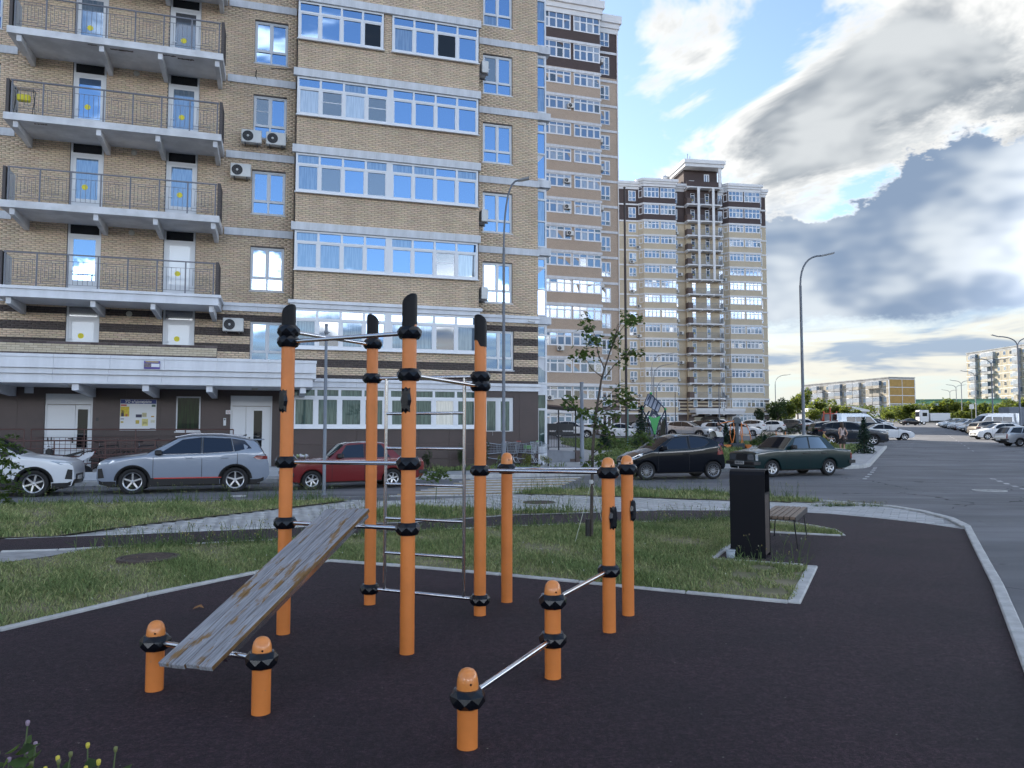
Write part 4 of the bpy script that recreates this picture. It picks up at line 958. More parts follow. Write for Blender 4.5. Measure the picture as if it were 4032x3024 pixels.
for (u0, wn) in ((1.08, ((1.1, 4.3), (4.34, 7.7))), (18.95, ((18.98, 22.1), (22.14, 25.72)))):
    for (a, b) in wn: window(T3, a, 3.55, b-a, 1.45, -.03, 4, (.74,), kb, t=.1, each=False)
    window(T3, u0-.72, 3.55, .95, 1.45, .94, 1, (.72,), kb, t=.09, each=False, rz=-a45)
# stair balconies
for k, z in enumerate(zc3[1:]+[ZTOP3]):
    o = MB().box(9.7, 17.1, -1.15, .398, z-.28, z-.04).build('balcony', WTRIM, T3)
    for u in (9.9, 12.5, 14.9, 16.7): MB().prism([(.39, z-.62), (.39, z-.282), (-1.05, z-.282), (-1.05, z-.45)], u, u+.22, 'x').build('bracket', WTRIM, o)
    if k == len(zc3)-1: continue
    nxt = (zc3[1:]+[ZTOP3])[k+1]
    r_ = MB(); r_.box(9.75, 17.05, -1.1, -1.05, z+1.05, z+1.1); r_.box(9.75, 17.05, -1.09, -1.06, z+.06, z+.1)
    for i in range(48): r_.box(9.76+i*.155, 9.785+i*.155, -1.085, -1.065, z, z+1.05)
    r_.build('railing', RAIL, o)
    MB().box(9.72, 9.80, -1.1, .35, z-.03, z+1.15).build('end_screen', M('screen_brown', (.10, .07, .06), .7), o); MB().box(9.72, 10.7, -1.12, -1.06, z-.02, z+1.1).build('end_screen', M('screen_brown', (.10, .07, .06), .7), o)
    MB().box(16.98, 17.04, -1.1, .35, z, z+1.1).build('end_screen', M('frosted_panel', (.42, .47, .52), .3), o)
    for u in (11.05, 14.1): 
        d = window(T3, u, z-.03, .85, 2.5, .37, 1, (.32, .84), lambda i, j: WFRAME_P if j == 0 else kb(i, j), t=.1, each=False, name='balcony_door') if False else None
        dd = MB().box(u, u+.85, .34, .42, z-.03, z+2.5).build('balcony_door', DOORW, T3); MB().box(u+.14, u+.71, .33, .338, z+.85, z+1.95).build('pane', G_B2, dd); MB().box(u+.08, u+.77, .33, .338, z+2.1, z+2.42).build('transom_pane', G_B4, dd); MB().box(u+.3, u+.5, .322, .328, z+1.0, z+1.2).build('sticker', YDOT, dd)
for u in (11.85, 14.95): MB().box(u, u+.5, -1.3, -1.16, 31.6, ZTOP3-.1).build('stair_beam', WTRIM, T3)
# low storey doors, entrance canopy
for u in (11.05, 14.1):
    dd = MB().box(u, u+.85, .34, .42, 6.5, 8.0).build('balcony_door', DOORW, T3); MB().box(u+.14, u+.71, .33, .338, 6.6, 7.9).build('pane', G_B2, dd)
co3 = MB().box(10.2, 20.4, -2.6, .3, 5.35, 5.95).build('canopy', WTRIM, T3)
for (e, z0, z1) in ((0, 5.05, 5.35), (.12, 5.36, 5.6), (.24, 5.61, 6.15)): MB().box(10.4-e, 20.2+e, -2.62-e, -2.3, z0, z1).build('fascia', WTRIM, co3)
for u in (10.6, 13.3, 16.0, 18.7): MB().prism([(.3, 4.6), (.3, 5.04), (-2.4, 5.04), (-2.4, 4.85)], u, u+.3, 'x').build('bracket', WTRIM, co3)
for (u, w) in ((11.2, 1.7), (15.6, 1.9), (18.3, .0)):
    if w: MB().box(u, u+w, .36, .39, 2.4, 4.5).build('entrance_door', G_B4, T3)
MB().box(13.4, 14.9, .36, .385, 3.7, 4.6).build('notice_sheet', M('print_sand', (.45, .42, .26), .6), T3)
put_text(T3, 'К', .62, BLACKP, (16.0, -2.875, 5.87))
# roof: cornices and the stair head
def rc(u0, u1, y, z, cham=False):
    for (e, a, b) in ((.1, 0, .55), (.3, .55, 1.0), (.5, 1.0, 1.55)): 
        pl_ = [(u0-e, 14), (u0-e, y-e), (u1+e, y-e), (u1+e, 14)]
        if cham: pl_ = [(u0-.75-e, 14), (u0-.75-e, 1.0-e*.4), (u0-e*.4, y-e), (u1+e, y-e), (u1+e, 14)]
        MB().prism(pl_, z+a, z+b-.004).build('roof_cornice', WTRIM, T3)
rc(-26, 9.9, 1.0, 49.9); rc(17.0, 27.4, 1.0, 49.6); rc(1.08, 7.75, 0, 50.35, True); rc(18.95, 25.79, 0, 50.2, True)
MB().box(9.9, 17.0, .9, 12, 50.4, 54.4).build('stair_head', BTD, T3)
MB().prism([(9.3, 13), (9.3, -1.4), (17.5, -1.4), (17.5, 13)], 54.42, 55.05).build('head_roof', WTRIM, T3); MB().prism([(9.05, 13), (9.05, -1.65), (17.75, -1.65), (17.75, 13)], 55.06, 55.8).build('head_roof', WTRIM, T3)
MB().box(16.4, 17.0, -1.2, -.9, 50.5, 54.4).build('head_post', WTRIM, T3); MB().box(9.7, 17.1, -1.15, -1.05, 50.5, 51.5).build('head_parapet', BTD, T3)
window(T3, 14.2, 52.0, 1.1, 1.7, .87, 2, (), kb, t=.12, each=False); MB().box(11.0, 12.1, .86, .9, 51.9, 52.3).build('vent', WTRIM, T3)
MB().lathe([(.7, 0), (.7, 1.6), (.85, 1.7), (.85, 2.1), (.1, 2.5)], 16, (7.6, 5, 52.0)).build('vent_stack', M('galvanised', (.5, .52, .54), .4, .6), T3)
MB().path([(10.6, .5, 55.8), (10.6, .5, 57.6)], .05).path([(11.1, .5, 55.8), (11.1, .5, 57.2)], .05).build('antenna', BLACKP, T3)
# lower wing beyond the right edge
MB().box(27.42, 29.2, 6, 15, 2.0, 36.0).build('wing_wall', BTL, T3); MB().box(27.42, 29.2, 5.98, 15, 28, 36.002).build('wing_top', BTD, T3); MB().box(27.4, 29.5, 5.6, 15, 36.0, 37.2).build('roof_cornice', WTRIM, T3)
bpy.context.view_layer.update()
def T3w(u, v, z): return T3.matrix_basis @ Vector((u, -v, z))
rq = random.Random(3)
for k in range(1, 13):
    z = zc3[k]
    if k % 3 != 1: ac(T3w(8.9 if k % 2 else 8.1, -.88, z+.35+.5*(k % 2)), R(9), 'air conditioner left of the stair balconies on the third tower, %s storey' % ordn[k+1], 1.15)
    if k % 3 != 2: ac(T3w(18.3 if k % 2 else 17.7, -.7, z+.05), R(9-45), 'air conditioner right of the stair balconies on the third tower, %s storey' % ordn[k+1], 1.15)
    if k % 3 != 0: ac(T3w(.2 if k % 2 else -1.1, -.86, z+.1), R(9), 'air conditioner on the left wing of the third tower, %s storey' % ordn[k+1], 1.15)
# ---- grey panel blocks a long way off
PAN = M('panel_concrete', (.34, .32, .28), .9, var=.16, vs=.5); PANG = M('panel_grey', (.27, .28, .29), .9, var=.2, vs=.5); OCH = M('panel_ochre', (.40, .25, .08), .85, var=.1, vs=1); PANT = M('panel_tan', (.36, .32, .24), .9, var=.15, vs=.7)
def px_world(az_px, d): return ((az_px-2016)/3030*d, d)
def panel_block(name, label, loc, rz, L, floors, zb, end, cols):
    t = thing(name, label, 'building', (loc[0], loc[1], zb), rz); H_ = 2.85*floors+1.2
    MB().box(0, L, 0, 11, -4, H_).build('wall', PAN, t)
    MB().box(-.15, L+.15, -.15, 11.15, H_, H_+.35).build('parapet', PANG, t); MB().box(-.02, L+.02, -.04, -.0, H_-.95, H_-.2).build('attic_band', PANG, t)
    n = int(L/3.3)
    for f in range(floors):
        z = .6+2.85*f
        MB().box(0, L, -.05, -.0, z-.16, z+.02).build('joint_band', WTRIM, t)
        for i in range(n):
            x = .4+i*L/n; typ = cols[i % len(cols)]
            if typ == 'w':
                MB().box(x-.2, x+2.5, -.03, -.0, z+.03, z+2.68).build('wall_panel', PANT, t)
                o = MB().box(x+.5, x+1.9, -.06, -.031, z+.85, z+2.3).build('window', WFRAME, t); MB().box(x+.58, x+1.16, -.08, -.061, z+.93, z+2.22).box(x+1.24, x+1.82, -.08, -.061, z+.93, z+2.22).build('panes', rb.choice((G_B2, G_B4, G_B3)), o)
            else:
                o = MB().box(x-.3, x+2.9, -1.1, -.0, z, z+1.05).build('balcony', rb.choice((PANG, PANG, PAN)), t)
                g = rb.random()
                if g < .72:
                    MB().box(x-.28, x+2.88, -1.05, -.0, z+1.05, z+2.6).build('glazing', rb.choice((G_B2, G_B3, G_B3)), o)
                    for q in range(6): MB().box(x-.3+q*.61, x-.2+q*.61, -1.1, -1.051, z+1.06, z+2.6).build('mullion', WFRAME, o)
                    MB().box(x-.3, x+2.9, -1.12, -1.051, z+2.5, z+2.62).build('mullion', WFRAME, o)
                else:
                    MB().box(x+.4, x+2.2, -.05, -.0, z+1.06, z+2.4).build('opening', G_B4, o)
    if end:
        for f in range(floors-3, floors):
            for s in (0, 1): MB().box(L, L+.08, .3+s*5.35, 5.45+s*5.3, .7+2.85*f*1.02, 3.35+2.85*f*1.02).build('end_panel', OCH, t)
        for (y0, y1) in ((-.05, .25), (5.47, 5.63), (10.8, 11.1)): MB().box(L, L+.12, y0, y1, 0, H_-.6).build('end_rib', WTRIM, t)
        for f in range(floors+1): MB().box(L, L+.1, .26, 10.79, .45+2.85*f*1.02-.02, .68+2.85*f*1.02).build('end_rib', WTRIM, t)
    return t
def at(px, d): return ((px-2016)/3030*d)
# five-storey block: long front facing left of the road, ochre end wall to the right
panel_block('panel_block', 'five-storey panel block with ochre end wall, far beyond the trees', (120.0, 317.0), R(-75.2), 48.6, 5, 5.1, True, 'bwbbwb')
panel_block('panel_block', 'tall grey panel block at the right edge, far beyond the parked van', (182.6, 308.0), R(-86), 60, 9, 6.0, False, 'wbwbbww')
# green low school-like block
gb = thing('green_building', 'low pale green building behind the trees at the road end', 'building', (at(3500, 285), 285, 5.4), R(-14))
GRN = M('green_plaster', (.20, .42, .26), .85, var=.08, vs=.6)
MB().box(0, 40, 0, 12, -3, 7.6).build('wall', GRN, gb); MB().box(-.3, 40.3, -.3, 12.3, 7.602, 8.1).build('parapet', M('green_trim', (.12, .26, .18), .8), gb)
for f in (0, 1):
    for i in range(9): 
        o = MB().box(1.2+i*4.3, 3.6+i*4.3, -.08, -.0, .9+f*3.5, 3.0+f*3.5).build('window', WFRAME, gb); MB().box(1.4+i*4.3, 2.35+i*4.3, -.1, -.081, 1.05+f*3.5, 2.85+f*3.5).box(2.45+i*4.3, 3.4+i*4.3, -.1, -.081, 1.05+f*3.5, 2.85+f*3.5).build('panes', G_B2, o)
# low white shop with its dark sign
sh = thing('shop_pavilion', 'low white shop pavilion with dark sign board under the far trees', 'building', (at(3188, 190), 190, 3.5), R(4))
MB().box(0, 14.5, 0, 8, -1, 3.1).build('wall', M('shop_grey', (.34, .35, .37), .8), sh); MB().prism([(-.6, 3.12), (15.1, 3.12), (15.1, 3.5), (10.5, 4.5), (5, 4.0), (-.6, 3.9)], -.5, 8.4, 'y').build('roof', WTRIM, sh)
MB().box(8.2, 10.4, -.65, -.51, 3.75, 4.35).build('sign_board', M('sign_brown', (.10, .05, .025), .6), sh); MB().box(8.5, 9.2, -.68, -.651, 3.95, 4.15).box(9.4, 10.1, -.68, -.651, 3.95, 4.15).build('sign_lettering', M('sign_gold', (.5, .3, .08), .6), sh)
# hills on the horizon
hm = MB(); pts = []
hx = np.linspace(-200, 2600, 60); hz = [8+26*math.exp(-((x-1050)/420)**2)+14*math.exp(-((x-1700)/300)**2)+3*math.sin(x*.013) for x in hx]
hm.add([(x, 1850, -5) for x in hx]+[(x, 1850+z*3, z) for x, z in zip(hx, hz)]+[(x, 1850+260, -5) for x in hx], [(i, i+1, 61+i, 60+i) for i in range(59)]+[(60+i, 61+i, 121+i, 120+i) for i in range(59)])
hm.build('hills', M('hill_forest_hazed', (.10, .16, .20), .95, var=.2, vs=.02), kind='structure')  # blue mixed into the forest colour in place of distance haze
# ================================================================ WORKOUT STATION
ORANGE = M('post_orange', (.68, .205, .040), .45, var=.07, vs=3, bump=.05, bs=200, coat=.15)
ORANGE_CAP = M('cap_orange', (.70, .24, .055), .28, coat=.3)
CLAMP = M('clamp_black', (.006, .007, .010), .22, spec=.35)
STEEL = M('stainless', (.58, .58, .60), .16, 1.0, bump=.02, bs=150)
def chips(m, scale, thr, col):
    t = m.node_tree; b = t.nodes['Principled BSDF']; src = b.inputs['Base Color'].links[0].from_socket; g = nd(t, 'ShaderNodeNewGeometry')
    f = sstep(t, noise(t, g.outputs['Position'], scale, 5, .7), thr, thr+.02); f2 = sstep(t, noise(t, g.outputs['Position'], 1.4, 2, .5), .5, .62)
    t.links.new(mixc(t, mth(t, 'MULTIPLY', mth(t, 'MULTIPLY', f, f2), .85), src, col), b.inputs['Base Color'])
chips(ORANGE, 26, .66, (.20, .16, .13))
PR = .054
def clamp_mesh():
    m = MB(); n = 8; R0, R1, R2 = .058, .086, .094; h = .046
    V = []
    for k, (z, r, off) in enumerate(((-h, .072, 0), (-h*.35, R2, .5), (h*.35, R2, 0), (h, .072, .5))):
        for i in range(n):
            t = 2*math.pi*(i+off)/n; V.append((r*math.cos(t), r*math.sin(t), z))
    F = []
    for k in range(3):
        for i in range(n):
            a, b = k*n+i, k*n+(i+1) % n; c, d = (k+1)*n+i, (k+1)*n+(i+1) % n
            if k in (0, 2): F += [(a, b, c), (b, d, c)]
            else: c2, d2 = (k+1)*n+(i+1) % n, (k+1)*n+(i+2) % n; F += [(a, b, d), (a, d, c)]
    F += [tuple(range(n))[::-1], tuple(range(3*n, 4*n))]
    m.add(V, F); return m.mesh('clamp', CLAMP)
CL = clamp_mesh()
def post(par, x, y, top, tall, face=0.0):
    m = MB()
    if tall:
        zt = top-.20; m.lathe([(PR, 0), (PR, zt)], 28)
        o = m.build('post', ORANGE, par, (x, y, 0))
        c = MB(); n = 28; V = []; rings = [(0, 1, 0), (.5, 1, 0), (.86, 1, 0), (.95, .985, 0), (1, .93, 0), (1, .82, .008), (1, .55, .014), (1, .2, .016)]
        for f, rf, dz in rings:                                # slanted, rounded black cap
            for i in range(n):
                t = 2*math.pi*i/n; cx, cy = math.cos(t), math.sin(t)
                lo = zt-.075+.03*math.tanh(6*(cx-.45)); r = (PR+.003)*rf
                sl = .5-.5*cx*rf; hi = top-.02-.05*sl**2.2
                V.append((r*cx, r*cy, lo+(hi-lo)*f+dz))
        nr = len(rings); c.add(V, [(k*n+i, k*n+(i+1) % n, (k+1)*n+(i+1) % n, (k+1)*n+i) for k in range(nr-1) for i in range(n)], 0, True); c.add(V, [tuple(range((nr-1)*n, nr*n))], 0, True)
        q = c.build('cap', M('cap_black', (.006, .006, .008), .5, spec=.2), o); q.rotation_euler = (0, 0, face)
    else:
        zt = top-.115; m.lathe([(PR, 0), (PR, zt)], 28); o = m.build('post', ORANGE, par, (x, y, 0))
        c = MB(); c.lathe([(PR+.0025, zt-.012), (PR+.0025, zt+.035), (PR*.99, zt+.062), (PR*.86, zt+.088), (PR*.62, zt+.105), (PR*.3, zt+.113), (0, zt+.115)], 28); c.build('cap', ORANGE_CAP, o)
        MB().lathe([(0, -.002), (.0055, -.002), (.0055, .001)], 10, (.02, -PR-.001, zt+.045), 'y', smooth=False).build('cap_hole', CLAMP, o)
    return o
def add_clamp(o, z, rz=None):
    q = link('clamp', CL, o, (0, 0, z)); q.rotation_euler = (0, 0, random.uniform(0, .5) if rz is None else rz); return q
def plate(o, z, ang):
    """faceted black reflector plate held on the side of a post"""
    V = []; prof = [(-.11, .0), (-.085, .030), (-.04, .036), (.04, .036), (.085, .030), (.11, .0)]
    pts = [(-.018, -.085), (-.036, -.092), (-.036, -.05), (-.046, 0), (-.036, .05), (-.036, .092), (-.018, .085), (0, .105), (.018, .085), (.036, .092), (.036, .05), (.046, 0), (.036, -.05), (.036, -.092), (.018, -.085), (0, -.105)]
    m = MB(); n = len(pts); m.add([(a, .0, b) for a, b in pts]+[(a*.62, -.022, b*.72) for a, b in pts], [(i, (i+1) % n, n+(i+1) % n, n+i) for i in range(n)]+[tuple(range(n, 2*n))])
    q = m.build('grip_plate', CLAMP, o, (PR*.93*math.sin(ang), -PR*.93*math.cos(ang), z)); q.rotation_euler = (0, 0, ang); return q
WS = thing('workout_station', 'orange post workout station with steel bars, ladder and sloping wooden sit-up board', 'exercise equipment', (-.77, 5.75, 0))
WP = WS
ox, oy = -.77, 5.75
PX = {1: (-2.25, 4.95), 2: (-1.45, 4.55), 3: (-1.84, 6.30), 4: (-1.34, 7.36), 5: (-.77, 5.75), 6: (-.285, 6.93), 8: (.79, 6.36), 10: (.27, 5.19), 11: (-.23, 4.07)}
tops = {1: (.43, 0), 2: (.435, 0), 3: (2.68, 1), 4: (2.76, 1), 5: (2.67, 1), 6: (2.69, 1), 8: (1.41, 0), 10: (.635, 0), 11: (.40, 0)}
POST = {}
for i, (x, y) in PX.items():
    POST[i] = post(WS, x-ox, y-oy, tops[i][0], tops[i][1], R({3: 12, 5: 12, 4: 192, 6: 192}.get(i, 0)))
CZ = {1: [.295], 2: [.305], 3: [2.445, 2.36, 1.375, .885], 4: [2.46, 2.13, .145], 5: [2.36, 2.045, 1.385, .905], 6: [2.115, 2.03, 1.275, .135], 8: [1.285, .49], 10: [.50, .25], 11: [.25]}
for i, zs in CZ.items():
    for z in zs: add_clamp(POST[i], z)
plate(POST[3], 1.87, R(-25)); plate(POST[5], 1.855, R(-20)); plate(POST[8], .92, R(40))
def bar(a, za, b, zb, r=.0168, nme='bar'):
    A_, B_ = Vector((PX[a][0]-ox, PX[a][1]-oy, za)), Vector((PX[b][0]-ox, PX[b][1]-oy, zb)); d = (B_-A_).normalized()
    return MB().tube(A_+d*PR, B_-d*PR, r, n=16).build(nme, STEEL, WS)
bar(3, 2.36, 5, 2.36); bar(3, 2.445, 4, 2.455); bar(4, 2.13, 6, 2.115); bar(5, 2.045, 6, 2.03); bar(3, 1.375, 5, 1.385); bar(3, .885, 5, .905)
bar(4, .145, 6, .135); bar(6, 1.275, 8, 1.285); bar(8, .49, 10, .50); bar(10, .25, 11, .25); bar(1, .295, 2, .305)
# ladder between the back posts
A_, B_ = Vector((*PX[4], 0)), Vector((*PX[6], 0))
la, lb = A_.lerp(B_, .14), A_.lerp(B_, .86); off = Vector((-ox, -oy, 0)); la += off; lb += off
LD = MB().tube((la.x, la.y, .15), (la.x, la.y, 2.13), .0155, n=14).tube((lb.x, lb.y, .14), (lb.x, lb.y, 2.115), .0155, n=14).build('ladder', STEEL, WS)
for z in (.49, .81, 1.13, 1.465, 1.79): MB().tube((la.x, la.y, z), (lb.x, lb.y, z), .014, n=12).build('rung', STEEL, LD)
# sit-up board: four weathered planks on two steel rails
WOOD = None
def wood_mat():
    m = bpy.data.materials.new('weathered_planks'); m.use_nodes = True; t = m.node_tree; b = t.nodes['Principled BSDF']; b.inputs['Roughness'].default_value = .8
    c = nd(t, 'ShaderNodeTexCoord').outputs['Object']; oi = nd(t, 'ShaderNodeObjectInfo')
    mp = nd(t, 'ShaderNodeMapping'); mp.inputs['Scale'].default_value = (26, 1.3, 26); va = nd(t, 'ShaderNodeVectorMath'); va.operation = 'ADD'; t.links.new(c, va.inputs[0])
    cm = comb(t, mth(t, 'MULTIPLY', oi.outputs['Random'], 9.0), mth(t, 'MULTIPLY', oi.outputs['Random'], 23.0), 0.0); t.links.new(cm, va.inputs[1]); t.links.new(va.outputs[0], mp.inputs[0])
    grain = noise(t, mp.outputs[0], 3.2, 6, .65, dist=.4); mp2 = nd(t, 'ShaderNodeMapping'); mp2.inputs['Scale'].default_value = (7, 1.6, 7); t.links.new(va.outputs[0], mp2.inputs[0]); pat = noise(t, mp2.outputs[0], 1.5, 5, .7)
    grey = mixc(t, sstep(t, grain, .3, .7), (.16, .16, .175), (.36, .365, .385)); tan = mixc(t, grain, (.12, .065, .022), (.30, .17, .06))
    col = mixc(t, sstep(t, mth(t, 'ADD', pat, mth(t, 'MULTIPLY', grain, .14)), .605, .68), grey, tan)
    # the flanks of the planks keep their old stain
    t.links.new(col, b.inputs['Base Color']); bn = nd(t, 'ShaderNodeBump'); bn.inputs['Strength'].default_value = .5; bn.inputs['Distance'].default_value = .004; t.links.new(grain, bn.inputs['Height']); t.links.new(bn.outputs[0], b.inputs['Normal']); return m
WOOD = wood_mat(); STAIN = M('plank_edge', (.16, .085, .028), .8, var=.25, vs=20)
lo = Vector((-1.83, 4.72, .345)); hi = Vector((-1.33, 6.05, .965))
ax = (hi-lo).normalized(); across = Vector((PX[2][0]-PX[1][0], PX[2][1]-PX[1][1], 0)).normalized(); across = (across-ax*across.dot(ax)).normalized(); nrm = across.cross(ax).normalized()
if nrm.z < 0: nrm = -nrm
L = (hi-lo).length+.30; W_ = .40; pw_ = W_/4
base = lo-ax*.20
def bp(u, w, h): return base+ax*u+across*w+nrm*h+Vector((-ox, -oy, 0))
BD = link('board', MB().add([bp(.3, -.12, -.02), bp(L-.15, -.12, -.02), bp(L-.15, .12, -.02), bp(.3, .12, -.02)], [(0, 1, 2, 3)]).mesh('board', STEEL), WS)
for k in range(4):
    w0 = -W_/2+k*pw_; m = MB(); e = .0025; j = random.uniform(-.006, .006)
    mtx = Matrix((( across.x, ax.x, nrm.x), (across.y, ax.y, nrm.y), (across.z, ax.z, nrm.z))).to_4x4()
    m.bevbox(e, pw_-e, j, L+j, -.032, 0, .004); o = m.build('plank', [WOOD, STAIN], BD, bp(0, w0, .012)); o.rotation_euler = mtx.to_euler()
    for f in o.data.polygons:
        if abs(f.normal.x) > .9: f.material_index = 1
    for u in (.22, .82, L-.15):
        s = MB().lathe([(0, .0018), (.006, .0014), (.007, 0)], 10).build('screw', STEEL, o, (pw_/2, u, 0))
for w in (-W_/2+.03, W_/2-.035):
    MB().add([bp(.12, w, -.05), bp(L-.03, w, -.05), bp(L-.03, w+.03, -.05), bp(.12, w+.03, -.05), bp(.12, w, -.0205), bp(L-.03, w, -.0205), bp(L-.03, w+.03, -.0205), bp(.12, w+.03, -.0205)],
             [(0, 1, 2, 3), (4, 5, 6, 7), (0, 1, 5, 4), (1, 2, 6, 5), (2, 3, 7, 6), (3, 0, 4, 7)]).build('rail', STEEL, BD)
# second, separate frame: two posts and one bar
PB = thing('parallel_bar', 'separate pair of orange posts with one steel bar, behind the workout station', 'exercise equipment', (.48, 7.2, 0), 0)
p7 = post(PB, -.05-.48, 7.46-7.2, 1.42, 0); p9 = post(PB, 1.03-.48, 6.93-7.2, 1.41, 0)
add_clamp(p7, 1.265); add_clamp(p9, 1.285); plate(p9, .92, R(55))
A_, B_ = Vector((-.53, .26, 1.265)), Vector((.55, -.27, 1.285)); d = (B_-A_).normalized(); MB().tube(A_+d*PR, B_-d*PR, .0168, n=16).build('bar', STEEL, PB)
# ---- litter bin
BINM = M('bin_black', (.004, .0045, .008), .5, spec=.18, bump=.1, bs=180); SLATD = M('bin_slat', (.05, .035, .03), .6, var=.2, vs=12)
bn_ = thing('litter_bin', 'tall black metal litter bin with curved hood beside the bench', 'bin', (3.12, 10.15, 0), R(-27)); 
w2, dp, hh = .20, .22, 1.13                       # inverted-U sheet (front, hood, back); slatted cheeks left and right
prof_ = [(-w2, 0), (-w2, hh-.07), (-w2+.02, hh-.025), (-w2+.07, hh), (w2-.07, hh), (w2-.02, hh-.025), (w2, hh-.07), (w2, 0)]
inn = [(w2-.012, 0), (w2-.012, hh-.072), (w2-.03, hh-.034), (w2-.074, hh-.012), (-w2+.074, hh-.012), (-w2+.03, hh-.034), (-w2+.012, hh-.072), (-w2+.012, 0)]
MB().prism(prof_+inn, -dp, dp, 'y').build('shell', BINM, bn_)
MB().box(-w2+.013, w2-.013, -dp+.03, dp-.03, .03, .76).build('inner_bin', BINM, bn_)
for s in (-1, 1):
    for k in range(8): MB().box(-w2+.014+k*.047, -w2+.056+k*.047, s*(dp-.016)-.009, s*(dp-.016)+.009, .04, .80).build('slat', SLATD, bn_)
    MB().box(-w2+.013, w2-.013, s*(dp-.016)-.012, s*(dp-.016)+.012, .803, .83).build('lip', BINM, bn_)
bn_.rotation_euler = (0, 0, R(63)); bn_.location = (3.13, 10.2, 0)
# ---- bench
be = thing('bench', 'low slatted wooden bench on thin black legs behind the litter bin', 'bench', (4.0, 11.4, 0), R(63.6)); SLT = M('bench_wood', (.20, .14, .10), .6, var=.25, vs=6, stretch=(1, 12, 12)); BM_ = M('bench_metal', (.015, .015, .018), .4)
for k in range(6): MB().bevbox(-.80, .80, -.235+k*.08, -.17+k*.08, .42, .46, .004).build('slat', SLT, be)
MB().box(-.80, .80, -.245, -.236, .385, .455).build('front_rail', M('bench_rail', (.03, .025, .025), .5), be)
for x in (-.62, .62):
    MB().box(x-.02, x+.02, -.22, .22, .40, .419).build('cross_bar', BM_, be)
    for y in (-1, 1): MB().tube((x, y*.2, .40), (x+.04, y*.24, 0), .009, n=8).build('leg', BM_, be)
# ---- plastic tub
tb = thing('plastic_tub', 'small clear plastic tub standing on the kerb by the litter bin', 'tub', (2.76, 9.83, .03)); CLR = M('clear_plastic', (.50, .56, .62), .15); CLR.node_tree.nodes['Principled BSDF'].inputs['Transmission Weight'].default_value = .3
MB().lathe([(.0, 0), (.044, 0), (.05, .005), (.058, .10), (.055, .10), (.047, .008), (0, .008)], 24).build('tub', CLR, tb); MB().lathe([(.058, .092), (.063, .094), (.063, .104), (.056, .106)], 24).build('rim', CLR, tb); MB().lathe([(0, .009), (.047, .009), (.05, .045), (0, .047)], 24).build('rainwater', CLR, tb)
MB().path([(.06*math.cos(a), .06*math.sin(a), .098-.02*math.sin(a)) for a in np.linspace(-.3, 3.4, 10)], .0022, 6).build('handle', CLR, tb)
# ================================================================ VEHICLES
TYRE = M('tyre', (.014, .014, .015), .85); RIM = M('rim_alloy', (.50, .51, .53), .3, .9); RIMD = M('rim_dark', (.02, .02, .022), .35, .4); CARGL = glass('car_glass', (.010, .013, .018), .0, .02, fr=.55); CARGL2 = glass('car_glass_tint', (.008, .014, .030), .03, .03, fr=.45)
TRIM = M('car_trim_black', (.012, .012, .013), .5); CHROME = M('car_chrome', (.6, .6, .62), .12, 1.0); HEADL = glass('headlamp', (.30, .33, .36), .12, .08); HEADD = glass('headlamp_shaded', (.06, .065, .07), .06, .08); REDL = M('tail_red', (.16, .010, .009), .25, coat=.4); PLATE = M('plate_white', (.62, .62, .60), .5); SEAM = M('car_seam', (.006, .006, .007), .7); AMB = M('amber', (.5, .2, .03), .25)
def paint(name, c, metal=0.0, rough=.32):
    m = M('paint_'+name, c, rough, metal, coat=.8, spec=.25); m.node_tree.nodes['Principled BSDF'].inputs['Coat Roughness'].default_value = .05; return m
WHITE_C = paint('white', (.62, .64, .67)); SILV = paint('silver', (.40, .42, .45), .4); GREYC = paint('grey', (.235, .27, .33), .1, .3); BLACKC = paint('black', (.0020, .0032, .0065), 0, .16); BLACKC.node_tree.nodes['Principled BSDF'].inputs['Specular IOR Level'].default_value = .1; REDC = paint('dark_red', (.15, .011, .012), 0, .38); GRNC = paint('bottle_green', (.0014, .017, .018), 0, .3)
NAVY = paint('navy', (.014, .022, .036), .2); DGREY = paint('graphite', (.045, .05, .055), .3); BROWNC = paint('brown_grey', (.12, .11, .10), .3); BLUEG = paint('blue_grey', (.25, .31, .38), .4); WINE = paint('wine', (.07, .012, .018), .2)
def itp(tab, x):
    if x <= tab[0][0]: return tab[0][1]
    for (a, b), (c, d) in zip(tab[:-1], tab[1:]):
        if x <= c: return b+(d-b)*(x-a)/(c-a)
    return tab[-1][1]
